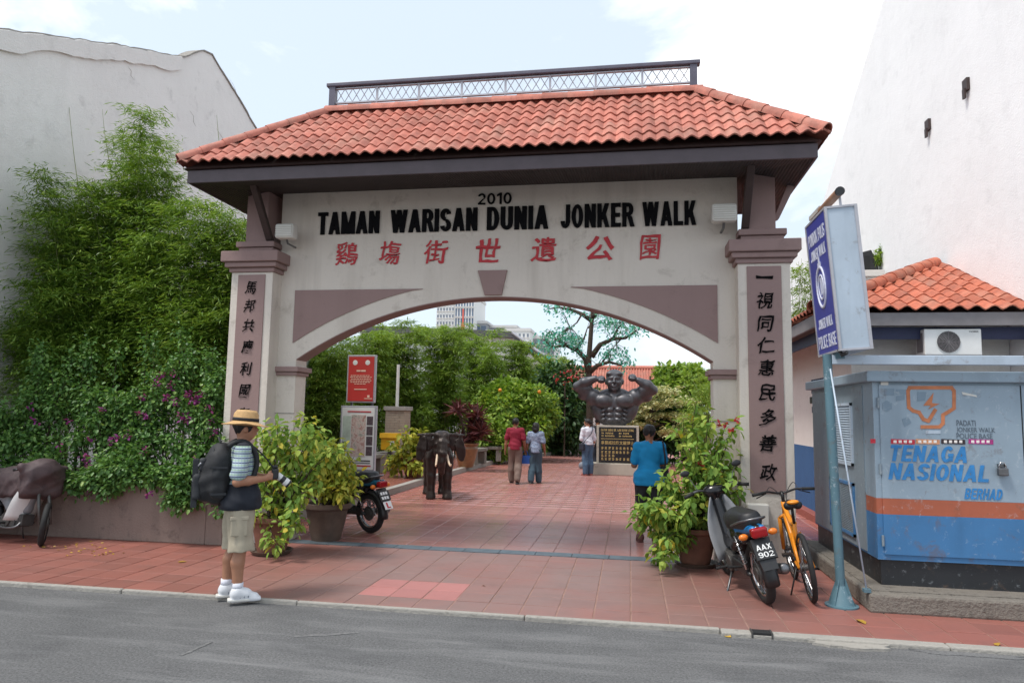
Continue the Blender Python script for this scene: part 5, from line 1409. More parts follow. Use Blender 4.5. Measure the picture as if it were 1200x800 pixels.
c = AY(1033, 301, 16.2); bush('parapet_bush', 'small green bush growing on the cream parapet beside the loudspeaker', c, (.28, .2, .2), 12, 60, .09, .05, 'hedge_leaf', 76, zmin=PAR_Z)
# red flowers on the far bush
g = np.random.default_rng(8); fp = np.concatenate([np.array(tuple(AY(px, py, 29.6)))+unit(14, g)*.3 for px, py in ((657, 443), (668, 441), (676, 450))])
rf = thing('red_flower_spray', 'spray of red blossoms above the dark bush beside the statue', 'flowers', tuple(AY(662, 446, 29.6))[:2]+(0,), world=True)
leaves_obj('blossom', fp, unit(len(fp), g), np.full(len(fp), .12), np.full(len(fp), .09), 'red_petal', rf, g)
tube_obj('stem', [AY(662, 446, 29.6), AY(662, 480, 29.6), (AY(662, 446, 29.6).x, 29.6, 0)], .03, 'bark', rf)
# layered variegated tree
g = np.random.default_rng(15); vt = thing('variegated_tree', 'pale variegated tree with flat layered branches right of the statue', 'tree', (AY(762, 500, 26).x, 26, 0), world=True)
tr = MB(); bx = AY(762, 500, 26).x; tr.tube([(bx, 26, 0), (bx+.05, 26, 1.6), (bx, 26, 3.2)], [.1, .07, .03], 7); P, D = [], []
for px, py, w in ((775, 458, 36), (745, 468, 26), (790, 470, 30), (735, 487, 26), (770, 486, 40), (800, 488, 20), (765, 476, 34), (750, 497, 30), (785, 505, 26)):
    for k in range(int(w*1.2)):
        q = AY(px+g.normal(0, w*.33), py+g.normal(0, 2.2), 26+g.normal(0, .6)); P.append(np.array(tuple(q))+unit(16, g)*.13*np.array([1, 1, .35])); D.append(unit(16, g)*np.array([1, 1, .3]))
    tr.tube([(bx, 26, max(.5, AY(px, py+14, 26).z)), AY(px, py+2, 26)], [.035, .012], 5)
tr.build('trunk', 'bark', vt); P, D = np.concatenate(P), np.concatenate(D); n = len(P)
leaves_obj('crown', P, D, .14*(.6+.7*g.random(n)), .09*(.6+.7*g.random(n)), 'variegated_leaf', vt, g)

# bare-limbed tree with teal leaves
g = np.random.default_rng(16); TY = 25.0
tt = thing('teal_tree', 'dark limbed tree with sparse teal leaves behind the statue', 'tree', (AY(690, 497, TY).x, TY, 0), world=True)
limbs = [([(690, 535), (691, 480), (690, 440), (690, 420), (692, 395), (694, 370), (694, 335)], .135, .06), ([(690, 437), (686, 420), (676, 410), (662, 404), (648, 407), (640, 400)], .12, .03), ([(691, 436), (700, 428), (714, 424), (728, 428)], .1, .03),
    ([(693, 418), (703, 404), (718, 397), (733, 396), (745, 388)], .11, .03), ([(694, 376), (682, 368), (670, 363), (655, 360), (642, 362)], .09, .02), ([(694, 372), (704, 362), (716, 352)], .08, .03), ([(676, 410), (684, 398), (688, 385)], .05, .02), ([(662, 404), (652, 398), (645, 388)], .05, .015), ([(718, 397), (724, 385), (730, 378)], .05, .015), ([(706, 424), (716, 410), (722, 404)], .04, .012), ([(682, 368), (676, 378), (668, 384)], .04, .012)]
tm = MB(); tip = []
for pp, r0, r1 in limbs:
    dy = g.uniform(-.9, .9); n = len(pp); path = [AY(px, py, TY+dy*i/n*(0 if r0 == .135 else 1)) for i, (px, py) in enumerate(pp)]
    path = [Vector(tuple(p)) for p in path]
    if r0 == .135: path[0].z = 0
    tm.tube(path, [r0+(r1-r0)*i/(n-1) for i in range(n)], 9)
    if r0 < .135 or r0 == .15: tip += path[1:]
tm.build('trunk', 'bark', tt, smooth=True)
P, D = [], []; tw = MB()
for (px, py, rx, ry, k) in ((655, 397, 22, 13, 300), (640, 403, 12, 10, 90), (672, 400, 14, 12, 150), (722, 380, 22, 12, 260), (740, 388, 12, 8, 80), (705, 372, 12, 9, 90), (668, 364, 20, 7, 80), (648, 360, 10, 6, 50), (722, 414, 18, 8, 140), (735, 424, 10, 5, 50), (684, 420, 10, 8, 40), (645, 420, 8, 5, 20)):
    for j in range(k//6):
        q = AY(px+g.normal(0, rx*.55), py+g.normal(0, ry*.55), TY+g.uniform(-1.1, 1.1)); P.append(np.array(tuple(q))+g.normal(size=(8, 3))*.13); D.append(unit(8, g))
        nt = min(tip, key=lambda a: (a-q).length); tw.tube(bez(nt, nt.lerp(q, .5)+Vector((0, 0, .1)), q, 3), [.012, .01, .008, .005], 4, cap=False)
tw.build('twigs', 'bark', tt); P, D = np.concatenate(P), np.concatenate(D); n = len(P)
leaves_obj('crown', P, D, .13*(.6+.7*g.random(n)), .07*(.6+.7*g.random(n)), 'teal_leaf', tt, g)

# low stone bed behind the walking couple, with a clipped bonsai
a, c = AY(640, 527, 33), AY(704, 528, 33)
lw = thing('stone_bed', 'low grey stone planting bed at the back of the plaza', 'planter', ((a.x+c.x)/2, 33, 0), world=True)
for k, (z0, z1, e) in enumerate(((0, .28, 0), (.28, .42, .08), (.42, .6, -.15), (.6, .72, -.05))): MB().box(a.x-e-1, c.x+e, 33-e, 36, z0, z1).build('stone_course', 'stone_grey', lw, bevel=.02)
c = AY(668, 488, 33.4)
bz = bush('bonsai_tree', 'small clipped bonsai on the low stone bed', c, (.9, .6, .45), 24, 110, .15, .1, 'dark_leaf', 91, cat='tree', zmin=.72)

# ------------------------------------------------------------------ buildings beyond the park
# long hall with terracotta roof
a, c, e = AY(636, 438, 46), AY(814, 432, 46), AY(640, 464, 43)
oh = thing('tiled_hall', 'low hall with a long orange tiled roof behind the statue', 'building', ((a.x+c.x)/2, 48, 0), world=True)
MB().box(a.x+.3, c.x-.3, 44, 52, 0, 2.7).build('wall', 'station_plaster', oh)
rf_ = MB().add([(a.x-.4, 43, 2.5), (c.x+.4, 43, 2.5), (c.x+.4, 46.5, c.z), (a.x-.4, 46.5, c.z), (a.x-.4, 50, 2.5), (c.x+.4, 50, 2.5)], [(0, 1, 2, 3), (3, 2, 5, 4), (0, 3, 4), (1, 5, 2)]).build('roof', 'roof_tile', oh)
ri = MB(); nx = 60
for k in range(nx+1):
    x_ = a.x-.4+(c.x-a.x+.8)*k/nx; ri.tube([(x_, 43, 2.56), (x_, 46.5, c.z+.05)], .045, 5, cap=False)
o = ri.build('tile_rolls', 'roof_tile', oh); o['kind'] = 'stuff'
tube_obj('ridge', [(a.x-.4, 46.5, c.z+.08), (c.x+.4, 46.5, c.z+.08)], .14, 'roof_tile', oh)
# dark roofed shed behind the bamboo
p1, p2 = AY(556, 384, 44), AY(600, 388, 44); p3 = AY(655, 428, 44)
dh = thing('dark_roofed_house', 'house with long dark sloping roof behind the bamboo hedge', 'building', (p1.x, 48, 0), world=True)
simple('dark_roof', C(84, 84, 86), .8, .3, 2)
MB().prism([(p1.x-8, p1.z+.2), (p2.x, p2.z), (p3.x, p3.z), (p3.x, p3.z-.35), (p2.x, p2.z-.4), (p1.x-8, p1.z-.2)], 44, 54).build('roof', 'dark_roof', dh)
MB().prism([(p1.x-8, 0), (p3.x-1.2, 0), (p3.x-1.2, p3.z+.1), (p2.x, p2.z-.4), (p1.x-8, p1.z-.2)], 44.6, 53.5).build('wall', 'far_white', dh)
tube_obj('barge_board', [(p2.x, 43.95, p2.z-.05), (p3.x, 43.95, p3.z-.05)], .1, 'pale_metal', dh, 5)

simple('far_glass', C(92, 108, 128), .25, .3, .2); simple('far_window', C(118, 126, 138), .4, .35, .3); simple('far_grey', C(150, 152, 156), .8, .1, .1); simple('far_slab', C(206, 204, 202), .8, .1, .1)
def tower(name, label, px0, px1, pyt, Y, depth, cols, rows, wall, win, wf=.55, hf=.5, zb=0, skip=0, side=True):
    a, c = AY(px0, pyt, Y), AY(px1, pyt, Y); H = (a.z+c.z)/2
    t = thing(name, label, 'building', ((a.x+c.x)/2, Y, 0), world=True)
    MB().box(a.x, c.x, Y, Y+depth, 0, H).build('wall', wall, t)
    cw = (c.x-a.x)/cols; ch = (H-zb)/rows
    wm = MB().box(-cw*wf/2, cw*wf/2, -.12, .2, -ch*hf/2, ch*hf/2).mesh('window'); wm.materials.append(MATS[win])
    sm_ = MB().box(-cw*wf/2-.15, cw*wf/2+.15, -.5, .0, -.25, 0).mesh('sill'); sm_.materials.append(MATS['far_slab'])
    for r_ in range(rows):
        z = H-ch*(r_+.55)
        if z < 12 or (Y > 200 and r_ > rows*.75): continue
        for k in range(cols):
            o = bpy.data.objects.new('window', wm); col.objects.link(o); o.parent = t; o.location = Vector((a.x+cw*(k+.5), Y, z))-t.location
            if wf < .7:
                s2 = bpy.data.objects.new('sill', sm_); col.objects.link(s2); s2.parent = o; s2.location = (0, 0, -ch*hf/2)
    MB().box(a.x-.3, c.x+.3, Y-.3, Y+depth+.3, H, H+1.0).build('parapet', 'far_slab', t)
    return t, a.x, c.x, H
tower('tower_block', 'tall white residential tower with small windows seen through the arch', 512, 533, 350, 250, 20, 6, 17, 'far_white', 'far_window', .5, .45)
t2, xa, xb, H = tower('tower_block', 'tall glass striped tower wing beside the white tower', 533.4, 556, 348, 249, 20, 7, 12, 'far_white', 'far_glass', .5, .82)
cr2 = thing('tower_crane', 'thin red construction crane mast in front of the striped tower', 'crane', (AY(542, 400, 244).x, 244, 0), world=True)
simple('crane_red', C(206, 92, 72), .5, .1)
MB().box(AY(541.3, 400, 244).x, AY(542.7, 400, 244).x, 243.6, 244.4, 0, AY(542, 362, 244).z).build('mast', 'crane_red', cr2)
MB().box(AY(540.5, 400, 244).x, AY(543.5, 400, 244).x, 243.4, 244.6, AY(542, 391, 244).z, AY(542, 380, 244).z).build('cab', 'crane_red', cr2)
tower('apartment_block', 'white apartment block with balconies left of the teal tree', 570, 592, 390, 230, 18, 5, 11, 'far_white', 'far_window', .5, .45)
tower('apartment_block', 'broad white apartment block with stepped roof seen through the arch', 592.5, 621, 388, 226, 18, 6, 11, 'far_white', 'far_window', .45, .45)
tower('apartment_block', 'narrow grey white block nearest the teal tree', 622, 640, 397, 234, 18, 4, 10, 'far_grey', 'far_window', .5, .45)
tower('office_block', 'grey office block with blue glass top behind the apartments', 557, 605, 384, 262, 18, 6, 10, 'far_grey', 'far_glass', .8, .6)
tower('office_block', 'small dark glass penthouse block beside the striped tower', 557, 570, 379, 255, 12, 2, 8, 'far_grey', 'far_glass', .85, .7)
tower('apartment_block', 'pale low apartment block at the right end of the far skyline', 634, 650, 408, 240, 18, 4, 9, 'far_white', 'far_window', .5, .45)
# ------------------------------------------------------------------ bodybuilder bust on pedestal
def bronze(name, c, rough=.42):
    t = NT(name); v = t.coord('Object'); n = t.noise(v, 5, 6, .6)
    t.col(t.ramp(n, (.3, mul(c, .7)), (.7, mul(c, 1.3)))); t.set(Roughness=t.math('ADD', t.math('MULTIPLY', n, .25), rough-.12), Metallic=.55); t.bump(t.noise(v, 45, 4), .12, .01); return t.m
bronze('bronze_statue', C(84, 84, 88)); bronze('bronze_elephant', C(58, 50, 47), .42)
PYS = 21.25
pa, pb_ = AY(700, 498, PYS), AY(748, 498, PYS); bw0, bw1 = AY(694, 557, PYS-.12), AY(756, 557, PYS-.12); zt = pa.z
plaster('pedestal_stone', C(178, 172, 160), C(120, 114, 104), .4, .4, scale=2)
ped = thing('pedestal', 'stone pedestal with black inscribed plaque carrying the muscular bust', 'pedestal', ((pa.x+pb_.x)/2, PYS+.5, 0), world=True)
zb = AY(720, 543, PYS-.12).z
MB().box(bw0.x, bw1.x, PYS-.12, PYS+1.15, 0, zb).build('base', 'pedestal_stone', ped, bevel=.015)
MB().box(pa.x-.02, pb_.x+.02, PYS, PYS+1.0, zb, zt).build('block', 'pedestal_stone', ped, bevel=.01)
MB().box(pa.x+.05, pb_.x-.06, PYS-.012, PYS+.0, zb+.02, zt-.05).build('plaque', 'black_gloss', ped)
simple('gold_letters', C(196, 172, 112), .4, .2, 20, metal=.4)
FPd = Matrix.Translation((0, PYS-.013, 0)); xl, xr = pa.x+.11, pb_.x-.13
block_text('lettering', 'DATUK WIRA DR. GAN BOON LEONG', 'gold_letters', ped, FPd, xl, xr, zt-.17, zt-.10, .003, s=.15, h=.14)
for ln, z, x0, x1 in (('MR MELAKA', .25, .02, .38), ('MR ASIA', .25, .55, .86), ('MR MALAYSIA', .33, .02, .42), ('MR UNIVERSE', .33, .55, .95)):
    tk = MB(); n_ = len(ln)
    for q_ in range(n_):
        u0 = xl+(xr-xl)*(x0+(x1-x0)*q_/n_)
        if ln[q_] != ' ': tk.box(u0, u0+(xr-xl)*(x1-x0)/n_*.7, PYS-.016, PYS-.011, zt-z+.006*(q_ % 2), zt-z+.045-.008*(q_ % 3 == 1))
    tk.build('worn_inscription', 'gold_letters', ped)['kind'] = 'stuff'
MB().box(xl, xr, PYS-.016, PYS-.011, zt-.40, zt-.385).build('inscription_rule', 'gold_letters', ped)
for ln, z in (('拿督威拉顔文龍博士', .56), ('先生曾獲馬六甲先生', .70), ('亞洲先生世界先生', .82), ('健美之父', .92), ('馬來西亞健身總會', 1.02)):
    if z > .6:                              # too worn to read: one small relief block per character
        tk = MB(); d_ = (xr-xl)/9
        for q_ in range(len(ln)):
            u0 = xl+d_*q_
            for r_ in range(3): tk.box(u0+.01, u0+d_*random.uniform(.5, .8), PYS-.016, PYS-.011, zt-z+.027*r_, zt-z+.027*r_+.014)
            tk.box(u0+d_*.3, u0+d_*.42, PYS-.017, PYS-.011, zt-z, zt-z+.072)
        tk.build('worn_inscription', 'gold_letters', ped)['kind'] = 'stuff'; continue
    k = len(ln)/9; text_fit('lettering', ln, 'gold_letters', ped, FPd, xl, xl+(xr-xl)*min(k, 1), zt-z, zt-z+(.11 if z < .6 else .075), .003, bold=.008)
bust = thing('bodybuilder_bust', 'dark bronze muscular bust flexing both arms on the pedestal', 'statue', ((pa.x+pb_.x)/2, PYS+.5, zt), world=True)
def S(px, py, d=0):
    p = AY(px, py, PYS+.5); return np.array([p.x, PYS+.5+d, p.z])
lo = S(664, 505, -.8); hi = S(778, 425, .8)
sd_ = SDF(np.minimum(lo, hi), np.maximum(lo, hi), .02); Q = .06
sd_.ell(S(720, 475), (.42, .27, .45), k=Q); sd_.ell(S(720, 490), (.40, .26, .40), k=Q)
for s in (-1, 1):
    sd_.ell(S(720+s*11.5, 470, -.17), (.30, .17, .22), k=.035)        # chest
    sd_.ell(S(720+s*19, 481, .05), (.21, .22, .42), Matrix.Rotation(s*.42, 3, 'Y'), k=.05)   # lats
    sd_.ell(S(720+s*10, 461, .08), (.3, .17, .14), Matrix.Rotation(s*.35, 3, 'Y'), k=.06)  # traps
    for r_, w in ((480, 5.0), (486, 4.8), (492, 4.4)): sd_.ell(S(720+s*w, r_, -.24), (.105, .07, .075), k=.015)
    for r_ in (481, 486, 491): sd_.ell(S(720+s*12.5, r_, -.2), (.08, .06, .05), Matrix.Rotation(s*.5, 3, 'Y'), k=.02)
sd_.cap(S(720, 468, -.2), S(720, 498, -.33), .018, .02, .02, 'sub')
sd_.cap(S(720, 466, .02), S(720, 455, -.02), .20, .18, .06)
# arms: shoulder, elbow, wrist, fist
for sh, el, wr, fi in (((695, 465), (677, 453), (698, 444), (705, 445)), ((745, 465), (765, 457), (748, 446), (741, 443))):
    sd_.ell(S(*sh, -.02), (.27, .25, .26), k=.05)
    sd_.cap(S(sh[0]*.6+el[0]*.4, sh[1]*.6+el[1]*.4-1, -.05), S(*el, -.05), .21, .15, .04)
    m = ((sh[0]+el[0])/2, (sh[1]+el[1])/2-3.5); sd_.ell(S(*m, -.08), (.24, .2, .17), k=.03)      # biceps
    m = ((sh[0]+el[0])/2, (sh[1]+el[1])/2+4.5); sd_.ell(S(*m, .03), (.24, .18, .15), k=.04)      # triceps
    f1 = (el[0]*.6+wr[0]*.4, el[1]*.6+wr[1]*.4-1); sd_.cap(S(*el, -.1), S(*f1, -.16), .14, .165, .04); sd_.cap(S(*f1, -.16), S(*wr, -.2), .165, .10, .04)
    sd_.ell(S(*fi, -.22), (.13, .13, .12), k=.03)
    for q in range(4): sd_.cap(S(fi[0]-2.4+1.6*q, fi[1]-1.5, -.33), S(fi[0]-2.4+1.6*q, fi[1]+2.2, -.335), .036, .034, .008)
    sd_.cap(S(fi[0]-2, fi[1]+1, -.36), S(fi[0]+2, fi[1]+1.6, -.375), .033, .03, .008)
# head
hc = (720, 446.5); K = .76
def SH(dx, dy, d=0): return S(720+dx*K, 446.5+dy*K, d*K-.04)
def E_(dx, dy, d, r, **k): sd_.ell(SH(dx, dy, d), tuple(np.array(r)*K), k=k.pop('k', .03)*K, **k)
E_(0, -1, 0, (.33, .37, .42), k=.04); E_(0, 7, -.1, (.25, .25, .28), k=.08)
E_(0, -8, .05, (.345, .385, .27), k=.03); E_(-5, -11, -.2, (.2, .14, .1)); E_(6, -10.5, -.18, (.2, .14, .1))
for s in (-1, 1):
    E_(s*13, 1, .03, (.05, .08, .12), k=.02)
    E_(s*5, -2.4, -.37, (.085, .05, .034), k=.012, op='sub'); E_(s*5, -2.2, -.335, (.07, .04, .028), k=.008)
    sd_.cap(SH(s*2.5, -4.6, -.37), SH(s*8.5, -4.6, -.33), .026, .02, .015)
    E_(s*6.5, 3, -.29, (.11, .09, .09), k=.04)
sd_.cap(SH(0, -3, -.36), SH(0, 2, -.43), .022, .038, .015); E_(0, 2.3, -.40, (.085, .05, .04), k=.02)
E_(0, 6.6, -.36, (.12, .06, .03), k=.015); E_(0, 8.6, -.36, (.10, .06, .03), k=.015); sd_.cap(SH(-4.5, 7.2, -.40), SH(4.5, 7.2, -.40), .009, .009, .008, 'sub')
E_(0, 12.5, -.27, (.13, .1, .09), k=.04)
sd_.below(zt-.005)
sd_.build('figure', 'bronze_statue', bust, 1)

# ------------------------------------------------------------------ elephant statue
eg = G(512, 586)
el = thing('elephant_statue', 'small dark bronze elephant statue with curved ivory tusks', 'statue', (eg.x-.05, eg.y+.3, 0), R(21)); el.scale = (.84, .9, .99)
e = SDF((-.75, -1.0, -.02), (.75, 1.25, 1.55), .016)
e.ell((0, .5, .94), (.33, .64, .34), k=.06); e.ell((0, .05, .96), (.29, .33, .34), k=.08); e.ell((0, .95, .88), (.28, .3, .32), k=.08)
e.ell((0, -.33, 1.13), (.20, .23, .27), k=.06)
for s in (-1, 1): e.ell((s*.085, -.36, 1.30), (.11, .14, .09), k=.04); e.ell((s*.14, -.47, 1.13), (.05, .05, .05), k=.03); e.ell((s*.15, -.515, 1.145), (.022, .016, .018), k=.004); e.ell((s*.12, -.45, .97), (.075, .11, .09), k=.04)
e.chain([(0, -.48, 1.12), (0, -.58, .95), (.0, -.60, .80), (.0, -.54, .66), (.02, -.44, .58), (.04, -.34, .56)], [.14, .105, .085, .07, .055, .045], .04)
for x, y, fx in ((-.19, -.02, 0), (.19, -.10, 0), (-.19, .92, 0), (.19, .98, 0)):
    e.chain([(x, y, .82), (x, y, .46), (x*1.03, y, .12)], [.15, .108, .098], .05); e.cap((x*1.03, y-.02, .07), (x*1.03, y-.03, .045), .112, .12, .03)
    for q in (-1, 0, 1): e.ell((x*1.03+q*.05, y-.13, .033), (.027, .022, .028), k=.01)
e.chain([(0, 1.15, 1.05), (0, 1.22, .85), (.02, 1.2, .55)], [.045, .03, .025], .03)
for s in (-1, 1):                           # ears spread wide like fans
    Rm = Matrix.Rotation(s*.28, 3, 'Z') @ Matrix.Rotation(-s*.22, 3, 'Y')
    e.ell((s*.36, -.26, 1.16), (.20, .030, .18), Rm, k=.03); e.ell((s*.47, -.28, 1.03), (.13, .028, .26), Rm, k=.02); e.cap((s*.16, -.28, 1.32), (s*.56, -.26, 1.31), .035, .025, .03)
e.wrinkle(.0022, 26, 3); e.below(0)
e.build('body', 'bronze_elephant', el, 1)
simple('ivory', C(214, 190, 164), .4, .15, 8)
for s in (-1, 1): MB().tube(smooth_path([(s*.1, -.50, .96), (s*.14, -.64, .80), (s*.17, -.80, .72), (s*.17, -.96, .76)], 4), [.036-.0022*i for i in range(13)], 10).build('tusk', 'ivory', el, smooth=True)

# ------------------------------------------------------------------ people
simple('skin', C(168, 120, 94), .5, .12, 12); simple('skin_dark', C(140, 94, 70), .5, .12, 12)
simple('hair_black', C(22, 20, 20), .55, .3, 40, bump=.4, bscale=90)
simple('khaki', C(170, 160, 140), .85, .12, 10, bump=.25, bscale=40); simple('black_cloth', C(28, 29, 34), .8, .25, 12, bump=.25, bscale=40); simple('maroon_cloth', C(132, 26, 50), .85, .12, 9, bump=.2, bscale=40)
simple('brown_trousers', C(118, 100, 92), .85, .12, 9, bump=.2); simple('jeans', C(72, 98, 124), .85, .2, 12, bump=.2); simple('jeans_dark', C(62, 84, 98), .85, .18, 12, bump=.2)
simple('white_cloth', C(214, 216, 226), .8, .06, 10, bump=.2); simple('turquoise_cloth', C(14, 136, 190), .8, .1, 9, bump=.25, bscale=30); simple('navy_cloth', C(32, 38, 52), .85, .2, 9); simple('white_shoe', C(216, 218, 222), .5, .1, 18); simple('shoe_grey', C(120, 128, 140), .6, .2, 18)
simple('straw', C(196, 158, 108), .7, .15, 40, bump=.5, bscale=160); simple('blue_bag', C(34, 92, 176), .5, .15, 9); simple('beige_bag', C(160, 146, 124), .7, .15, 9); simple('pack_black', C(30, 31, 34), .7, .3, 14, bump=.3, bscale=50); simple('lens_white', C(220, 220, 218), .35, .05, 9)
def check_shirt():
    t = NT('check_shirt'); v = t.coord('Object'); sx = t.n('ShaderNodeSeparateXYZ'); t.l(v, sx.inputs[0])
    w1 = t.n('ShaderNodeTexWave', bands_direction='Z'); w1.inputs['Scale'].default_value = 7.5; t.l(v, w1.inputs[0])
    w2 = t.n('ShaderNodeTexWave', bands_direction='Y'); w2.inputs['Scale'].default_value = 12; t.l(v, w2.inputs[0])
    c = t.mix(t.ramp(w1.outputs['Fac'], (.82, K_), (.9, W_)), C(168, 182, 192), C(72, 84, 108)); c = t.mix(t.math('MULTIPLY', t.ramp(w1.outputs['Fac'], (.1, W_), (.22, K_)), .8), c, C(150, 180, 140))
    c = t.mix(t.math('MULTIPLY', t.ramp(w2.outputs['Fac'], (.8, K_), (.95, W_)), .5), c, C(120, 136, 160))
    c = t.mix(t.ramp(sx.outputs[2], (.0, W_), (.5, W_)), c, c)
    lo = t.math('LESS_THAN', sx.outputs[2], 1.07); hi = t.math('GREATER_THAN', sx.outputs[2], 1.43)
    c = t.mix(t.math('MAXIMUM', lo, hi), c, C(26, 30, 40)); t.col(c); t.set(Roughness=.85); return t.m
check_shirt()
def print_shirt():
    t = NT('print_shirt'); v = t.coord('Object'); n = t.noise(v, 26, 4, .6, .8); t.col(t.ramp(n, (.42, C(92, 110, 140)), (.5, C(160, 172, 190)), (.58, C(112, 128, 156)))); t.set(Roughness=.85); return t.m
print_shirt()

def v3(*a): return np.array(a, float)
def hand(sd, wrist, d, side, n, s=1.0, curl=.5, rmin=.0085):
    """palm + four unequal fingers + thumb. d pointing along the hand, side towards the thumb, n palm normal"""
    d, side, n = [np.array(x, float)/np.linalg.norm(x) for x in (d, side, n)]
    c = wrist+d*.045*s
    for q in (-.022, 0, .022): sd.cap(wrist+d*.01*s+side*q*s*.6, wrist+d*.085*s+side*q*s, .017*s, .014*s, .012)
    for i, (o, L) in enumerate(((.030, .068), (.010, .078), (-.010, .072), (-.029, .056))):
        b = wrist+d*.085*s+side*o*s; m = b+(d*(1-curl*.5)+n*curl*.6)*L*.5*s; t = m+(d*(1-curl*1.3)+n*curl*1.3)*L*.5*s
        sd.cap(b, m, max(.0095*s, rmin), max(.009*s, rmin), .004); sd.cap(m, t, max(.009*s, rmin), max(.0078*s, rmin*.95), .004)
    b = wrist+d*.03*s+side*.026*s; m = b+(d*.6+side*.7+n*.2)*.035*s; t = m+(d*.9+side*.1+n*.4)*.03*s
    sd.cap(b, m, max(.012*s, rmin), max(.0105*s, rmin), .008); sd.cap(m, t, max(.0105*s, rmin), max(.009*s, rmin), .004)
def person(label, loc, rz, scale, P, h=.011, cat='person', z=0):
    root = thing('person', label, cat, (loc[0], loc[1], z), rz); root.scale = (scale,)*3
    L = {k: np.array(v, float) for k, v in P['j'].items()}
    lo, hi = (-.5, -.55, -.02), (.5, .55, 1.78)
    hy = P.get('head_y', .02); turn = P.get('turn', 0); Rh = Matrix.Rotation(turn, 3, 'Z')
    def H(x, y, zz): v = Rh @ Vector((x, y, 0)); return v3(v.x, v.y+hy, zz)
    b = SDF(lo, hi, h)
    b.ell(H(0, -.01, 1.60), (.078, .098, .105), np.array(Rh), k=.02); b.ell(H(0, .03, 1.545), (.055, .062, .07), np.array(Rh), k=.03)
    b.ell(H(0, .098, 1.575), (.013, .02, .022), np.array(Rh), k=.01); b.ell(H(0, .085, 1.612), (.05, .018, .012), np.array(Rh), k=.012)
    b.ell(H(0, .088, 1.54), (.024, .012, .010), np.array(Rh), k=.006)
    for s in (-1, 1): b.ell(H(s*.08, -.005, 1.58), (.012, .022, .032), np.array(Rh), k=.008); b.ell(H(s*.03, .088, 1.598), (.014, .012, .008), np.array(Rh), k=.004, op='sub')
    b.cap(v3(0, -.015, 1.40), H(0, -.02, 1.52), .058, .052, .03)
    b.ell((0, 0, 1.28), (.155, .1, .18), k=.05); b.ell((0, .005, 1.06), (.135, .095, .17), k=.05); b.ell((0, -.01, .92), (.155, .105, .12), k=.05)
    g = P.get('build', 1.0)
    for s, n_ in ((-1, 'l'), (1, 'r')):
        sh, elb, wr = L['sh'+n_], L['el'+n_], L['wr'+n_]
        b.cap(v3(0, 0, 1.38), sh, .06, .058, .04); b.cap(sh, elb, .054, .043, .02); b.cap(elb, elb*.6+wr*.4, .043, .044, .015); b.cap(elb*.6+wr*.4, wr, .044, .028, .015)
        d = wr-elb; d /= np.linalg.norm(d)
        hd = P.get('hand'+n_, (d, (0, 1, 0), (-s, 0, 0))); hand(b, wr, *hd, s=1.0, curl=P.get('curl', .45), rmin=h*.8)
        hp, kn, an = L['hp'+n_], L['kn'+n_], L['an'+n_]; tod = L.get('to'+n_, an+v3(0, .15, -.06))
        b.cap(hp, kn, .083, .057, .03); b.cap(kn, kn*.65+an*.35+v3(0, -.02, 0), .055, .061, .02); b.cap(kn*.65+an*.35+v3(0, -.02, 0), an, .061, .038, .02)
        b.cap(an, (an+tod)/2+v3(0, 0, -.0), .036, .034, .02); b.cap((an+tod)/2, tod, .034, .028, .02)
    b.build('body', P.get('skin', 'skin'), root, 1)
    # trousers
    t = SDF(lo, hi, h); leg = P['leg']; cut = P.get('hem', .07)
    t.ell((0, -.01, .94), (.172, .125, .12), k=.04)
    for n_ in 'lr':
        hp, kn, an = L['hp'+n_], L['kn'+n_], L['an'+n_]
        t.cap(hp, kn, .105*leg, .082*leg, .03)
        if cut < .4: t.cap(kn, kn*.6+an*.4+v3(0, -.012, 0), .086*leg, .088*leg, .02); t.cap(kn*.6+an*.4+v3(0, -.012, 0), an+v3(0, 0, cut-.07), .088*leg, .076*leg, .02)
        else: t.cap(kn, kn+(an-kn)*.12, .092*leg, .094*leg, .02)
    if cut >= .4: t.below(cut)
    t.above(P.get('waist', 1.02)); t.wrinkle(.0022, 30, 5).wrinkle(.0026, 14, 8)
    t.build('trousers' if cut < .4 else 'shorts', P['trousers'], root)
    # shirt
    t = SDF(lo, hi, h)
    t.ell((0, 0, 1.28), (.178, .122, .195), k=.05); t.ell((0, .01, 1.06), (.165*g, .125*g, .19), k=.06); t.cap((0, 0, .95), (0, 0, .90), .165, .175, .05); t.box((0, 0, .98), (.165, .12, .10), .09, k=.05)
    if P.get('skirt'): t.box((0, 0, .90), (.228, .175, .14), .12, k=.06)
    for n_ in 'lr':
        sh, elb, wr = L['sh'+n_], L['el'+n_], L['wr'+n_]; t.cap(v3(0, 0, 1.38), sh, .07, .07, .04)
        sl = P.get('sleeve', .62); e1 = sh+(elb-sh)*min(sl, 1); t.cap(sh, e1, .07, .072 if sl <= 1 else .058, .02)
        if sl > 1: t.cap(elb, elb+(wr-elb)*.92, .058, .042, .02)
    t.cap((0, -.01, 1.40), (0, -.01, 1.445), .07, .062, .02)
    t.wrinkle(.0022, 30, 9).wrinkle(.003, 13, 4); t.below(P.get('shirt_hem', .84))
    t.build('shirt', P['shirt'], root)
    # shoes
    for s, n_ in ((-1, 'l'), (1, 'r')):
        an = L['an'+n_]; tod = L.get('to'+n_, an+v3(0, .15, -.06)); q = SDF(np.minimum(an, tod)-.12, np.maximum(an, tod)+.12, min(h, .009))
        q.cap(an+v3(0, -.02, -.03), tod, .050, .042, .03); q.cap(an, an+v3(0, 0, -.02), .05, .052, .02); q.cap(an+v3(0, 0, -.005), (an+tod)/2+v3(0, 0, .012), .05, .045, .03); q.box(((an+tod)/2)*v3(1, 1, 0)+v3(0, 0, min(an[2], tod[2]+.06)-.075), (.045, .135, .018), .015, k=.015)
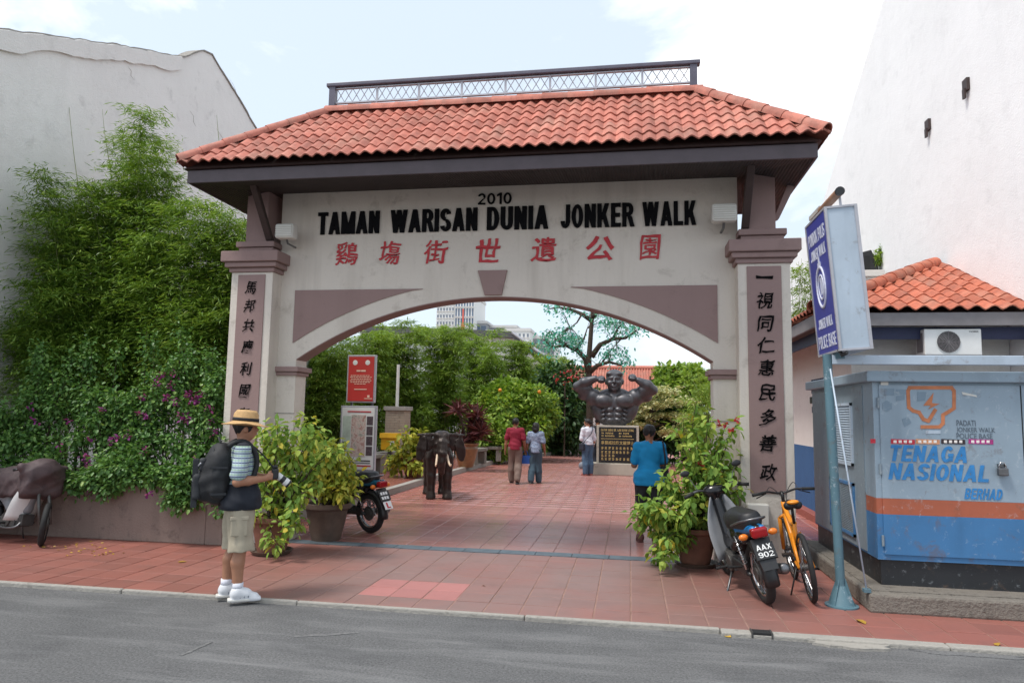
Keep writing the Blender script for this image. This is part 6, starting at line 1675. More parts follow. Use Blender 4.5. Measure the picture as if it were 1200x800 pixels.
        q.above(an[2]+.035); q.build('shoe', P['shoes'], root, 1)
    # hair
    q = SDF((-.2, -.25, 1.3), (.2, .25, 1.78), min(h, .009)); q.ell(H(0, -.018, 1.615), (.088, .105, .103), np.array(Rh), k=.0)
    if P.get('hair') == 'long': q.ell(H(0, -.04, 1.545), (.105, .095, .135), np.array(Rh), k=.03); q.cap(H(0, -.075, 1.5), H(0, -.08, 1.43), .06, .04, .03)
    if P.get('hair') == 'bun': q.ell(H(0, -.11, 1.60), (.045, .045, .045), k=.02)
    q.ell(H(0, .09, 1.55), (.085, .085, .095), np.array(Rh), k=.012, op='sub'); q.wrinkle(.0025, 60, 2)
    q.build('hair', 'hair_black', root)
    return root
stand = dict(shl=(-.175, 0, 1.375), elr=(.235, -.02, 1.10), wrr=(.24, .05, .86), shr=(.175, 0, 1.375), ell=(-.235, -.02, 1.10), wrl=(-.24, .05, .86), hpl=(-.085, 0, .90), knl=(-.09, .015, .49), anl=(-.095, -.02, .085), hpr=(.085, 0, .90), knr=(.09, .015, .49), anr=(.095, -.02, .085))
# --- man in the straw hat, camera in his hands
j = dict(stand, elr=(.235, -.04, 1.10), wrr=(.10, .20, 1.115), ell=(-.235, -.03, 1.11), wrl=(-.06, .25, 1.12), anl=(-.10, -.08, .085), knl=(-.095, -.02, .49), anr=(.10, .02, .085), knr=(.095, .03, .49))
mp_ = G(276, 704, -.03)
hm = person('man in straw hat, checked shirt and khaki shorts holding a camera', (mp_.x, mp_.y-.02), R(-58), .985, dict(j=j, leg=1.3, hem=.455, trousers='khaki', waist=.93, shirt='check_shirt', shoes='white_shoe', shirt_hem=.835, skirt=1, sleeve=.72, build=1.1, skin='skin', handr=((-.35, .85, .25), (-.1, .2, .9), (-.8, -.3, 0)), handl=((.35, .9, 0), (0, .1, .95), (.8, -.3, .1)), curl=.75), h=.0085, z=-.055 if mp_.y < KY-.11 else .002)
# cargo pockets, socks
for s in (-1, 1):
    MB().box(s*.186, s*.212, -.075, .075, .60, .76).build('pocket', 'khaki', hm, bevel=.012)
    MB().box(s*.187, s*.218, -.082, .082, .745, .785).build('pocket_flap', 'khaki', hm, bevel=.01)
    MB().tube([(s*.098+(0), -.08 if s < 0 else .02, .10), (s*.098, -.08 if s < 0 else .02, .165)], .049, 14).build('sock', 'white_cloth', hm, smooth=True)
for s, y0 in ((-1, -.08), (1, .02)):
    MB().prism([(s*.098-.047, y0-.085), (s*.098+.047, y0-.085), (s*.098+.052, y0+.08), (s*.098+.035, y0+.205), (s*.098-.035, y0+.205), (s*.098-.052, y0+.08)], .0, .022, 'z').build('sole', 'white_plastic', hm, bevel=.006)
    for q_ in range(3): MB().box(s*.098-.053, s*.098+.053, y0+.02+.035*q_, y0+.03+.035*q_, .03, .062-.006*q_).build('shoe_stripe', 'shoe_grey', hm, bevel=.003)
    for q_ in range(4): MB().box(s*.098-.028, s*.098+.028, y0+.055+.022*q_, y0+.062+.022*q_, .075-.008*q_, .088-.008*q_).build('lace', 'shoe_grey', hm)
def hat(root, hy, tilt):
    o = MB().lathe([(.188, .0), (.191, .006), (.108, .022), (.106, .03), (.100, .105), (.086, .13), (.05, .134), (.001, .122)], 36, (0, 0, 0)).build('hat', 'straw', root, smooth=True, auto=60)
    for v in o.data.vertices:
        v.co.y *= 1.14
        if v.co.z > .09: v.co.z -= .018*math.exp(-(v.co.x/.03)**2)
        r_ = math.hypot(v.co.x, v.co.y)
        if r_ > .12: v.co.z -= .02*abs(v.co.y)/.18
    o.location = (0, hy-.01, 1.635); o.rotation_euler = (tilt, 0, 0)
    bd = MB().lathe([(.1085, .024), (.1065, .055), (.103, .055), (.103, .024)], 36).build('hat_band', 'black_cloth', o, smooth=True)
    for v in bd.data.vertices: v.co.y *= 1.14
hat(hm, .02, R(-4))
bk = thing('backpack', 'black camera backpack worn by the man in the straw hat', 'backpack', tuple(hm.location), hm.rotation_euler.z); bk.scale = hm.scale
q = SDF((-.3, -.5, .8), (.3, .1, 1.55), .011)
q.ell((0, -.22, 1.14), (.20, .14, .27), k=.02); q.box((0, -.20, 1.14), (.165, .085, .24), .07, k=.05); q.ell((0, -.32, 1.06), (.14, .09, .16), k=.04); q.ell((0, -.19, 1.38), (.12, .085, .07), k=.04)
for s in (-1, 1): q.box((s*.155, -.2, 1.05), (.04, .06, .11), .03, k=.02)
q.wrinkle(.0025, 30, 4); q.build('pack', 'pack_black', bk, 1)
for s in (-1, 1):
    MB().tube(smooth_path([(s*.10, -.13, 1.42), (s*.11, -.06, 1.465), (s*.115, .03, 1.455), (s*.12, .115, 1.35), (s*.13, .12, 1.2), (s*.15, .05, 1.05), (s*.14, -.12, .98)], 4), .024, 8).build('strap', 'pack_black', bk, smooth=True)
MB().tube(smooth_path([(-.04, -.2, 1.45), (0, -.22, 1.50), (.04, -.2, 1.45)], 4), .011, 7).build('grab_handle', 'pack_black', bk, smooth=True)
MB().tube(smooth_path([(.03, -.365, 1.26), (.06, -.39, 1.23), (.10, -.36, 1.27)], 4), .008, 6).build('carabiner', 'pale_metal', bk, smooth=True)
q = SDF((-.2, -.48, .85), (.2, -.2, 1.4), .01); q.box((0, -.385, 1.05), (.115, .035, .12), .03); q.box((0, -.345, 1.25), (.10, .03, .06), .025); q.wrinkle(.0015, 40, 2); q.build('front_pocket', simple('pack_grey', C(44, 46, 50), .75, .3, 18, bump=.3, bscale=60), bk, 1)
MB().tube(smooth_path([(-.10, -.422, 1.10), (-.07, -.425, 1.135), (.07, -.425, 1.135), (.10, -.422, 1.10)], 4), .004, 5).build('zip', 'steel', bk)
MB().tube(smooth_path([(-.185, -.2, 1.0), (-.18, -.24, 1.25), (-.08, -.26, 1.40), (.08, -.26, 1.40), (.18, -.24, 1.25), (.185, -.2, 1.0)], 5), .005, 5).build('zip', 'pack_grey', bk)
for s in (-1, 1):
    MB().box(s*.07-.012, s*.07+.012, -.43, -.38, .86, 1.30).build('webbing', 'pack_grey', bk, bevel=.003)
    MB().box(s*.196-.006, s*.196+.006, -.27, -.13, .98, 1.0).build('side_strap', 'pack_grey', bk); MB().box(s*.19-.006, s*.19+.006, -.28, -.13, 1.22, 1.238).build('side_strap', 'pack_grey', bk)
cm_ = thing('camera_with_lens', 'camera with white telephoto lens in the hands of the man in the straw hat', 'camera', tuple(hm.location), hm.rotation_euler.z); cm_.scale = hm.scale
MB().box(-.06, .08, .27, .335, 1.105, 1.205).build('camera_body', 'black_plastic', cm_, bevel=.012)
MB().box(-.015, .035, .275, .33, 1.205, 1.235).build('viewfinder_hump', 'black_plastic', cm_, bevel=.01)
for a_, c_, r_, m in ((.0, .05, .034, 'lens_white'), (.05, .09, .037, 'black_plastic'), (.09, .13, .039, 'lens_white'), (.13, .15, .040, 'black_plastic')):
    d = Vector((0, .78, -.62)).normalized(); s0 = Vector((.01, .325, 1.14)); MB().tube([s0+d*a_, s0+d*c_], r_, 18).build('lens_barrel', m, cm_, smooth=True, auto=50)
MB().tube(smooth_path([(.07, .30, 1.19), (.08, .2, 1.32), (.05, .05, 1.45), (0, -.06, 1.455), (-.05, .05, 1.45), (-.07, .2, 1.32), (-.05, .30, 1.19)], 4), .007, 6).build('neck_strap', 'black_cloth', cm_, smooth=True)

# --- walking couple
wk = dict(stand, knl=(-.09, .10, .50), anl=(-.095, .10, .09), knr=(.09, -.02, .50), anr=(.095, -.26, .13), tor=(.095, -.14, .035), wrl=(-.26, -.02, .86), wrr=(.25, .10, .87))
p = G(603, 566); hb = person('man in maroon polo shirt and brown trousers walking away', (p.x, p.y), R(4), .96, dict(j=wk, leg=1.08, trousers='brown_trousers', shirt='maroon_cloth', shoes='black_plastic', shirt_hem=.88, sleeve=.7, skin='skin_dark', build=1.05), h=.014)
p2 = G(627, 566); j = dict(wk, knl=(-.08, -.02, .50), anl=(-.085, -.18, .10), knr=(.08, .06, .50), anr=(.085, .08, .09)); j.pop('tor'); j['tol'] = (-.085, -.06, .03)
person('woman in patterned blue shirt and jeans walking away', (p2.x, p2.y), R(-4), .90, dict(j=j, leg=1.12, trousers='jeans_dark', shirt='print_shirt', shoes='black_plastic', shirt_hem=.86, sleeve=.75, skin='skin_dark', hair='long'), h=.014)
bp_ = AY(614, 530, p2.y-.02)
bg_ = thing('shopping_bag', 'bright blue shopping bag carried between the walking couple', 'bag', (p2.x-.27, p2.y-.02, .44))
MB().add([(-.13, -.05, 0), (.13, -.05, 0), (.13, .05, 0), (-.13, .05, 0), (-.16, -.07, .26), (.16, -.07, .26), (.16, .07, .26), (-.16, .07, .26)], [(0, 3, 2, 1), (0, 1, 5, 4), (1, 2, 6, 5), (2, 3, 7, 6), (3, 0, 4, 7)]).build('bag_body', 'blue_bag', bg_)
for y in (-.06, .06): MB().tube([(-.09, y, .25), (-.03, y*.3, .37), (.05, y*.3, .37), (.09, y, .25)], .008, 6).build('bag_handle', 'blue_bag', bg_)
MB().box(-.135, .135, -.056, .056, -.004, .05).build('bag_bottom', simple('bag_pink', C(214, 180, 176), .6), bg_)

# --- woman in white by the pedestal, a man in dark clothes beside her
p = G(691, 557); j = dict(stand, wrl=(-.10, .19, 1.18), ell=(-.23, .02, 1.10), wrr=(.24, .04, .88))
person('woman in white shirt and jeans standing beside the pedestal', (p.x-.06, p.y), R(40), .96, dict(j=j, leg=1.06, trousers='jeans', shirt='white_cloth', shoes=simple('red_shoe', C(150, 90, 84), .6), shirt_hem=.93, sleeve=1.3, hair='bun', turn=.6), h=.014)
wb = thing('shoulder_bag', 'small dark shoulder bag on the woman in white', 'bag', (p.x-.06, p.y, 0), R(40))
MB().box(-.25, -.17, -.12, .1, .74, .92).build('bag_body', 'navy_cloth', wb, bevel=.02)
MB().tube(smooth_path([(-.2, -.02, .92), (-.1, -.14, 1.1), (.05, -.13, 1.25), (.15, -.03, 1.41), (.08, .1, 1.3), (-.1, .14, 1.1), (-.2, .0, .92)], 4), .011, 6).build('bag_strap', 'navy_cloth', wb, smooth=True)
p = G(700, 555); j = dict(stand)
person('man in dark clothes half hidden behind the woman in white', (p.x, p.y+.3), R(15), .98, dict(j=j, leg=1.05, trousers='navy_cloth', shirt='black_cloth', shoes='white_shoe', shirt_hem=.88), h=.014)
bb = thing('beige_bag', 'beige sling bag on the man in dark clothes by the plaque', 'bag', (p.x+.14, p.y+.06, .72))
q = SDF((-.2, -.2, -.05), (.2, .2, .4), .014); q.box((0, 0, .14), (.13, .07, .13), .05); q.build('bag_body', 'beige_bag', bb); tube_obj('bag_strap', [(-.08, 0, .26), (-.15, .05, .45), (-.2, .2, .66)], .01, 'beige_bag', bb, 6)
p = G(683, 549); gb = thing('ground_bag', 'small grey bag left on the plaza floor beside the woman in white', 'bag', (p.x, p.y, 0))
q = SDF((-.25, -.2, -.03), (.25, .2, .35), .014); q.ell((0, 0, .1), (.14, .1, .13), k=.03); q.ell((.06, 0, .2), (.06, .06, .06), k=.04); q.below(0); q.build('bag_body', 'shoe_grey', gb); tube_obj('bag_handle', [(-.06, 0, .2), (0, 0, .3), (.06, 0, .24)], .01, 'black_cloth', gb, 6)

# --- man in turquoise T-shirt photographing the statue
p = G(756, 633); j = dict(stand, ell=(-.215, .08, 1.10), wrl=(-.10, .24, 1.28), elr=(.215, .08, 1.10), wrr=(.08, .25, 1.29), hpl=(-.09, 0, .90), knl=(-.11, .02, .49), anl=(-.14, -.02, .085))
bm_ = person('man in bright turquoise T-shirt and black shorts with his back turned', (p.x+.06, p.y-.1), R(6), .955, dict(j=j, leg=1.2, hem=.46, trousers='black_cloth', shirt='turquoise_cloth', shoes=simple('sandal', C(96, 60, 56), .7), shirt_hem=.82, skirt=1, sleeve=.7, skin='skin_dark', build=1.0, handl=((.3, .5, .6), (.3, .2, .6), (.8, .2, 0)), handr=((-.3, .5, .6), (-.3, .2, .6), (-.8, .2, 0))), h=.010)
sg = thing('sling_bag', 'black sling bag hanging on the right side of the man in turquoise', 'bag', tuple(bm_.location), bm_.rotation_euler.z); sg.scale = bm_.scale
MB().box(.17, .27, -.10, .12, .86, 1.10).build('bag_body', 'black_cloth', sg, bevel=.025)
MB().tube(smooth_path([(.22, -.08, 1.10), (.21, -.11, 1.25), (.19, -.05, 1.44), (.19, .04, 1.44), (.22, .11, 1.25), (.22, .08, 1.10)], 4), .013, 7).build('bag_strap', 'black_cloth', sg, smooth=True)
ph = thing('compact_camera', 'small dark camera raised by the man in turquoise', 'camera', tuple(bm_.location), bm_.rotation_euler.z); ph.scale = bm_.scale
MB().box(-.06, .06, .28, .31, 1.37, 1.45).build('camera_body', 'black_plastic', ph, bevel=.008); MB().tube([(0, .31, 1.41), (0, .335, 1.41)], .024, 12).build('lens', 'black_gloss', ph)
# ------------------------------------------------------------------ motorcycles
simple('moped_grey', C(128, 130, 134), .4, .12, 6); simple('moped_blue', C(22, 110, 168), .35, .15, 6); simple('tail_red', C(150, 16, 24), .2, .2, 9); simple('indicator', C(224, 120, 32), .25, .15, 9)
simple('plate_black', C(30, 30, 32), .5, .15, 9); simple('plate_white', C(226, 226, 224), .5, .05, 9); simple('moped_white', C(212, 212, 210), .35, .06, 6); simple('teal_plastic', C(24, 92, 116), .3, .15, 6); simple('seat_vinyl', C(30, 30, 33), .5, .2, 14, bump=.15, bscale=120)
def wheel(root, cx, r, tr, name, spokes=18, w=.5, lean=None, rim_mat='chrome', tyre_sq=1.0, hub=.05):
    ty = MB().torus(r-tr, tr, 44, 12, (0, 0, 0), 'y', tyre_sq).build(name, 'black_rubber', root, smooth=True); ty.location = (cx, 0, r)
    MB().torus(r-tr*1.9, tr*.5, 40, 8, (0, 0, 0), 'y', 1.3).build('rim', rim_mat, ty, smooth=True)
    MB().lathe([(hub, -.045), (hub, .045)], 18, (0, 0, 0), 'y').lathe([(hub*1.6, .02), (hub*1.6, .032)], 18, (0, 0, 0), 'y').build('hub', 'cast_metal', ty, smooth=True, auto=40)
    for k in range(spokes):
        a_ = 2*math.pi*k/spokes; b_ = a_+(.5 if k % 2 else -.5); s_ = .03 if k % 4 < 2 else -.03
        MB().tube([(hub*.9*math.cos(b_), s_, hub*.9*math.sin(b_)), ((r-tr*2.1)*math.cos(a_), 0, (r-tr*2.1)*math.sin(a_))], .0024, 4, cap=False).build('spoke', 'chrome', ty)
    return ty
def moped(label, loc, rz, lean, shield='moped_grey', tail='moped_blue', plate=None, lplate=False, cover=False, steer=0, group='motorcycles parked by the gate', body='black_gloss', rack=False):
    t = thing('motorcycle', label, 'motorcycle', loc, rz, group); t.rotation_euler = (lean, 0, rz)
    R_ = .285; fx, rx = .62, -.60
    fw = wheel(t, fx, R_, .038, 'front_wheel', hub=.06); fw.rotation_euler = (0, 0, steer); wheel(t, rx, R_, .043, 'rear_wheel', hub=.065)
    for s in (-1, 1): MB().tube([(fx, s*.075, R_), (fx-.1, s*.075, .56), (.40, s*.06, .86)], [.017, .022, .022], 10).build('fork', 'cast_metal', t, smooth=True)
    def fender(cx, a0, a1, rr, w, mat):
        vs, fs = [], []; n = 12
        for i in range(n+1):
            a_ = R(a0+(a1-a0)*i/n)
            for y, dr in ((-w, -.025), (-w*.6, .0), (0, .012), (w*.6, 0), (w, -.025)): vs.append((cx+(rr+dr)*math.cos(a_), y, R_+(rr+dr)*math.sin(a_)))
        for i in range(n):
            for k in range(4): fs.append((i*5+k, i*5+k+1, i*5+6+k, i*5+5+k))
        o = MB().add(vs, fs).build('fender', mat, t, smooth=True); md = o.modifiers.new('s', 'SOLIDIFY'); md.thickness = .006
    if not cover: fender(fx, 25, 150, .325, .065, 'black_plastic' if cover else (shield if shield != 'moped_grey' else body))
    fender(rx, 35, 190, .335, .07, 'black_plastic')
    # step-through body
    b = SDF((-1.0, -.3, .2), (.6, .3, 1.1), .012)
    b.cap((.36, 0, .86), (.18, 0, .46), .055, .07, .03); b.cap((.18, 0, .46), (-.10, 0, .46), .07, .075, .04); b.cap((-.10, 0, .46), (-.28, 0, .62), .09, .10, .05)
    b.box((-.36, 0, .63), (.26, .10, .07), .05, k=.05); b.cap((-.5, 0, .66), (-.82, 0, .735), .09, .05, .05)
    b.build('body', body, t, 1)
    q = SDF((-1.0, -.2, .5), (.2, .2, 1.0), .012); q.cap((-.45, .05, .70), (-.84, .04, .745), .06, .035, .03); q.cap((-.45, -.05, .70), (-.84, -.04, .745), .06, .035, .03); q.above(.80); q.build('tail_cowl', tail, t, 1)
    # leg shields
    vs, fs = [], []
    for i in range(9):
        u = i/8; x_, z_ = .44-.26*u, .92-.62*u; hw = .09+.13*math.sin(min(u*1.6, 1)*math.pi/2)*(1-.25*max(0, u-.7))
        for k in range(7):
            v_ = -1+2*k/6; vs.append((x_-.13*abs(v_)**1.6, v_*hw, z_))
    for i in range(8):
        for k in range(6): fs.append((i*7+k, i*7+k+1, i*7+8+k, i*7+7+k))
    o = MB().add(vs, fs).build('leg_shield', shield, t, smooth=True); md = o.modifiers.new('s', 'SOLIDIFY'); md.thickness = .01
    # seat
    q = SDF((-.95, -.25, .55), (.2, .25, 1.0), .012); q.cap((-.06, 0, .73), (-.30, 0, .745), .09, .13, .04); q.cap((-.30, 0, .745), (-.66, 0, .80), .13, .115, .04); q.below(.69); q.above(.885); q.build('seat', 'seat_vinyl', t, 1)
    MB().tube(smooth_path([(-.45, .13, .74), (-.75, .12, .82), (-.84, 0, .84), (-.75, -.12, .82), (-.45, -.13, .74)], 5), .011, 8).build('grab_rail', 'steel', t, smooth=True)
    # engine, exhaust, suspension
    e_ = MB().box(-.12, .14, -.11, .11, .22, .38)
    for k in range(7): e_.box(.14+.018*k, .15+.018*k, -.085, .085, .24, .39)
    e_.lathe([(.1, -.13), (.1, -.11), (.085, .11), (.09, .135), (.001, .135)], 22, (-.04, 0, .30), 'y'); e_.build('engine', 'cast_metal', t, bevel=.012)
    MB().tube(smooth_path([(.22, -.05, .30), (.20, -.12, .22), (.0, -.15, .20), (-.3, -.16, .24)], 5), .017, 8).build('exhaust_pipe', 'steel', t, smooth=True)
    MB().tube([(-.28, -.16, .235), (-.36, -.165, .25), (-.78, -.18, .33), (-.80, -.18, .335)], [.02, .048, .052, .03], 16).build('muffler', 'steel', t, smooth=True, auto=50)
    for s in (-1, 1):
        MB().tube([(-.08, s*.09, .33), (rx, s*.09, R_)], .018, 8).build('swing_arm', 'black_plastic', t, smooth=True)
        MB().tube([(rx+.03, s*.11, R_+.05), (-.46, s*.12, .64)], .013, 8).build('shock_rod', 'chrome', t, smooth=True)
        sp = []; 
        for k in range(49): a_ = k*math.pi/4; f = k/48; pz = Vector((rx+.04, s*.11, R_+.09)).lerp(Vector((-.465, s*.12, .62)), f); sp.append(pz+Vector((math.cos(a_)*.026, math.sin(a_)*.026, 0)))
        MB().tube(sp, .005, 5).build('shock_spring', 'steel', t, smooth=True)
        MB().tube([(-.02, s*.10, .26), (-.02, s*.27, .26)], .014, 8).build('foot_peg', 'black_rubber', t); MB().tube([(-.42, s*.10, .33), (-.44, s*.25, .36)], .013, 8).build('foot_peg', 'black_rubber', t)
    MB().box(-.55, -.05, .085, .115, .26, .37).build('chain_case', 'black_plastic', t, bevel=.03)
    MB().tube([(-.02, .10, .24), (-.12, .22, .07), (-.14, .27, .005)], .012, 7).build('side_stand', 'steel', t, smooth=True)
    # handlebar with cowl, lamp, grips, mirrors
    hb_ = thing_part = MB().tube(smooth_path([(.30, .34, .98), (.34, .2, 1.01), (.40, .08, .98), (.40, -.08, .98), (.34, -.2, 1.01), (.30, -.34, .98)], 4), .014, 9).build('handlebar', 'steel', t, smooth=True)
    q = SDF((.2, -.3, .8), (.6, .3, 1.15), .012); q.ell((.40, 0, .97), (.10, .13, .085), k=.03); q.ell((.46, 0, .94), (.08, .10, .08), k=.03); q.cap((.38, 0, .9), (.37, 0, .84), .06, .05, .03); q.build('headlamp_cowl', body, t, 1)
    MB().lathe([(.075, .0), (.06, .03), (.001, .045)], 20, (.505, 0, .945), 'x').build('headlamp', 'chrome', t, smooth=True)
    for s in (-1, 1):
        MB().tube([(.315, s*.25, 1.0), (.29, s*.36, .975)], .019, 10).build('grip', 'black_rubber', t, smooth=True)
        if cover: continue
        MB().tube([(.40, s*.20, 1.0), (.50, s*.34, .98)], .005, 6).build('lever', 'chrome', t)
        MB().tube([(.35, s*.19, 1.01), (.36, s*.24, 1.14), (.34, s*.28, 1.19)], .005, 6).build('mirror_stalk', 'steel', t)
        m_ = MB().ball((.335, s*.29, 1.22), .012, .055, .035, 14, 8).build('mirror', 'black_plastic', t, smooth=True)
    # rear lights and plate
    q = SDF((-1.1, -.2, .5), (-.7, .2, .9), .008); q.box((-.865, 0, .72), (.045, .075, .045), .02); q.build('tail_light', 'tail_red', t)
    for s in (-1, 1):
        MB().tube([(-.80, s*.06, .69), (-.82, s*.10, .69)], .01, 6).build('indicator_stalk', 'black_plastic', t)
        MB().ball((-.83, s*.14, .695), .028, .045, .03, 12, 8).build('indicator', 'indicator', t, smooth=True)
    Fpl = Matrix(((0, 0, 0, 0), (0, 0, 0, 0), (0, 0, 0, 0), (0, 0, 0, 1)))
    mud = MB().add([(-.84, -.09, .66), (-.84, .09, .66), (-.98, -.07, .40), (-.98, .07, .40), (-.83, -.09, .65), (-.83, .09, .65), (-.97, -.07, .395), (-.97, .07, .395)], [(0, 2, 3, 1), (4, 5, 7, 6), (0, 1, 5, 4), (2, 6, 7, 3), (0, 4, 6, 2), (1, 3, 7, 5)]).build('mudguard', 'black_plastic', t)
    # plate frame: local x to the right when seen from behind (-y), up along the mudguard
    upv = Vector((.14, 0, .26)).normalized(); rt = Vector((0, -1, 0)); nn = rt.cross(upv)   # points out of the back
    fp = Matrix((rt, -nn if nn.x < 0 else nn, upv)).transposed().to_4x4(); back = Vector((-upv.z, 0, upv.x))
    fp = Matrix((rt, -back, upv)).transposed().to_4x4(); fp.translation = Vector((-.905, 0, .55))+back*.012
    pm = MB(); pm.m = fp; pm.box(-.095, .095, -.004, .004, -.07, .075).build('number_plate', 'plate_black', t)
    if plate:
        f2 = fp.copy(); f2.translation = fp.translation+back*.0055
        block_text('lettering', plate[0], 'plate_white', t, f2, -.07, .07, .012, .062, .002, s=.15, h=.14); block_text('lettering', plate[1], 'plate_white', t, f2, -.07, .07, -.055, -.006, .002, s=.15, h=.14)
    if not plate and lplate:                # characters too small to read
        bl = MB(); bl.m = fp
        for r_ in (-.05, .018):
            for q_ in range(3): bl.box(-.066+.046*q_, -.032+.046*q_, -.0065, -.003, r_, r_+.042)
        bl.build('plate_characters', 'plate_white', t)
    if lplate:
        lp_ = MB(); lp_.m = fp; lp_.box(-.07, .07, -.005, .003, -.2, -.085).build('learner_plate', 'plate_white', t)
        f2 = fp.copy(); f2.translation = fp.translation+back*.007; block_text('lettering', 'L', 'red_paint', t, f2, -.03, .035, -.185, -.1, .002, s=.2, h=.2)
    return t
moped('grey and blue motorcycle with black seat leaning beside the orange bicycle', (1.20, 7.80, 0), R(99), R(-13), plate=('AAX', '902'))
p = G(434, 624); d = Vector((math.cos(R(152)), math.sin(R(152)), 0))
moped('black motorcycle with learner plate half hidden behind the potted shrubs', (p.x+.60*d.x, p.y+.60*d.y, 0), R(152), R(-4), shield='black_gloss', tail='teal_plastic', plate=None, lplate=True)
p = G(50, 640)
cvm = moped('white motorcycle at far left wrapped in a brown rain cover', (p.x-.62*math.cos(R(-14)), p.y-.62*math.sin(R(-14)), 0), R(-14), R(-7), shield='moped_white', tail='moped_white', body='moped_grey', cover=True, steer=R(-38)); cvm.scale = (.93,)*3
def cover_mat():
    t = NT('brown_cover'); v = t.coord('Object'); n = t.noise(v, 7, 6, .6, .5); t.col(t.ramp(n, (.3, C(58, 45, 47)), (.7, C(92, 75, 76)))); t.set(Roughness=.65); t.bump(n, .25, .03); return t.m
cover_mat()
cv = thing('rain_cover', 'crumpled brown rain cover draped over the motorcycle at far left', 'cover', tuple(cvm.location), R(-14)); cv.rotation_euler = cvm.rotation_euler; cv.scale = (.93,)*3
q = SDF((-1.15, -.55, .4), (.75, .55, 1.35), .014)
q.cap((.36, .30, 1.02), (.36, -.30, 1.02), .055, .055, .05); q.ell((.42, 0, .98), (.13, .2, .13), k=.12); q.cap((.36, 0, 1.0), (-.25, 0, .87), .12, .12, .18); q.cap((-.2, 0, .86), (-.9, 0, .88), .13, .11, .15)
q.box((.40, 0, .80), (.10, .27, .17), .07, k=.12); q.box((-.3, 0, .74), (.66, .19, .15), .07, k=.14)
x = [q.lo[i_]+q.h*np.arange(q.n[i_]) for i_ in range(3)]
X_, Y_, Z_ = x[0][:, None, None], x[1][None, :, None], x[2][None, None, :]
fold = np.clip((1.02-Z_)/.4, 0, 1)
q.V += (.028*fold*(np.abs(np.sin(X_*13+2.2*np.sin(Z_*5)+Y_*6))-.55)+.010*np.abs(np.sin(X_*7-Z_*17+Y_*9))-.006).astype(np.float32)
hem = .60+.03*np.sin(X_*9)+.10*np.clip(-X_-.1, 0, 1)*.6+.0*Y_
q.V = np.maximum(q.V, (hem-Z_).astype(np.float32)+0*q.V)
q.build('cloth', 'brown_cover', cv, 1)

# ------------------------------------------------------------------ orange bicycle
simple('orange_paint', C(226, 140, 36), .35, .12, 8)
rp, fp_ = G(953, 705), G(931, 676); ang = math.atan2(fp_.y-rp.y, fp_.x-rp.x); L = 1.04
bc = thing('bicycle', 'orange mountain bicycle leaning beside the right gate pillar', 'bicycle', (rp.x+math.cos(ang)*L/2, rp.y+math.sin(ang)*L/2, 0), ang); bc.rotation_euler = (R(-9), 0, ang)
wr_ = .325
wheel(bc, -L/2, wr_, .026, 'rear_wheel', 20, hub=.03); wheel(bc, L/2, wr_, .026, 'front_wheel', 20, hub=.025)
def tb(nm, pts, r, m='orange_paint', seg=10): MB().tube(smooth_path(pts, 4) if len(pts) > 2 else pts, r, seg).build(nm, m, bc, smooth=True)
ax_r, ax_f = (-L/2, 0, wr_), (L/2, 0, wr_); bbk = (-.10, 0, .30); hd0, hd1 = (.33, 0, .72), (.30, 0, .86); st_ = (-.22, 0, .70)
tb('down_tube', [hd0, (.1, 0, .5), bbk], .032); tb('top_tube', [(.31, 0, .82), (.0, 0, .68), st_], .026); tb('seat_tube', [bbk, st_], .02); tb('head_tube', [hd0, hd1], .028)
for s in (-1, 1):
    tb('chain_stay', [(bbk[0], s*.04, bbk[2]), (-.3, s*.06, .33), (ax_r[0], s*.065, wr_)], .016); tb('seat_stay', [(st_[0]+.02, s*.04, .6), (ax_r[0], s*.065, wr_)], .014)
    tb('fork_leg', [(ax_f[0], s*.06, wr_), (.36, s*.065, .68)], .02); tb('fork_brace', [(.36, s*.065, .68), (.345, 0, .72)], .018)
    tb('grip', [(.20, s*.20, .985), (.17, s*.32, .975)], .017, 'black_rubber'); tb('brake_lever', [(.25, s*.17, .97), (.24, s*.28, .93)], .006, 'black_plastic')
tb('shock_absorber', [(-.02, 0, .52), (-.2, 0, .46)], .024, 'black_plastic')
tb('rear_link', [(-.2, 0, .46), (-.30, 0, .5)], .02)
tb('seat_post', [st_, (-.27, 0, .86)], .014, 'black_plastic'); tb('stem', [hd1, (.285, 0, .93), (.32, 0, .96)], .018, 'black_plastic'); tb('handlebar', [(.17, .32, .975), (.26, .16, .985), (.32, .05, .955), (.32, -.05, .955), (.26, -.16, .985), (.17, -.32, .975)], .012, 'black_plastic')
q = SDF((-.6, -.2, .75), (.1, .2, 1.0), .009); q.cap((-.36, .045, .90), (-.10, 0, .905), .045, .022, .04); q.cap((-.36, -.045, .90), (-.10, 0, .905), .045, .022, .04); q.above(.925); q.build('saddle', 'seat_vinyl', bc, 1)
bx = MB().ball((-.40, 0, .935), .05, .06, .022, 12, 8).build('saddle_pad', 'orange_paint', bc, smooth=True)
MB().lathe([(.085, .055), (.085, .06)], 24, (bbk[0], 0, bbk[2]), 'y').build('chainring', 'steel', bc); MB().lathe([(.04, .05), (.045, .062)], 18, (ax_r[0], 0, ax_r[2]), 'y').build('cassette', 'steel', bc)
tb('crank', [(bbk[0], -.07, .30), (bbk[0]+.12, -.075, .20)], .011, 'steel'); tb('crank', [(bbk[0], .07, .30), (bbk[0]-.12, .075, .40)], .011, 'steel')
MB().box(bbk[0]+.08, bbk[0]+.17, -.17, -.08, .185, .21).build('pedal', 'black_plastic', bc); MB().box(bbk[0]-.17, bbk[0]-.08, .08, .17, .39, .415).build('pedal', 'black_plastic', bc)
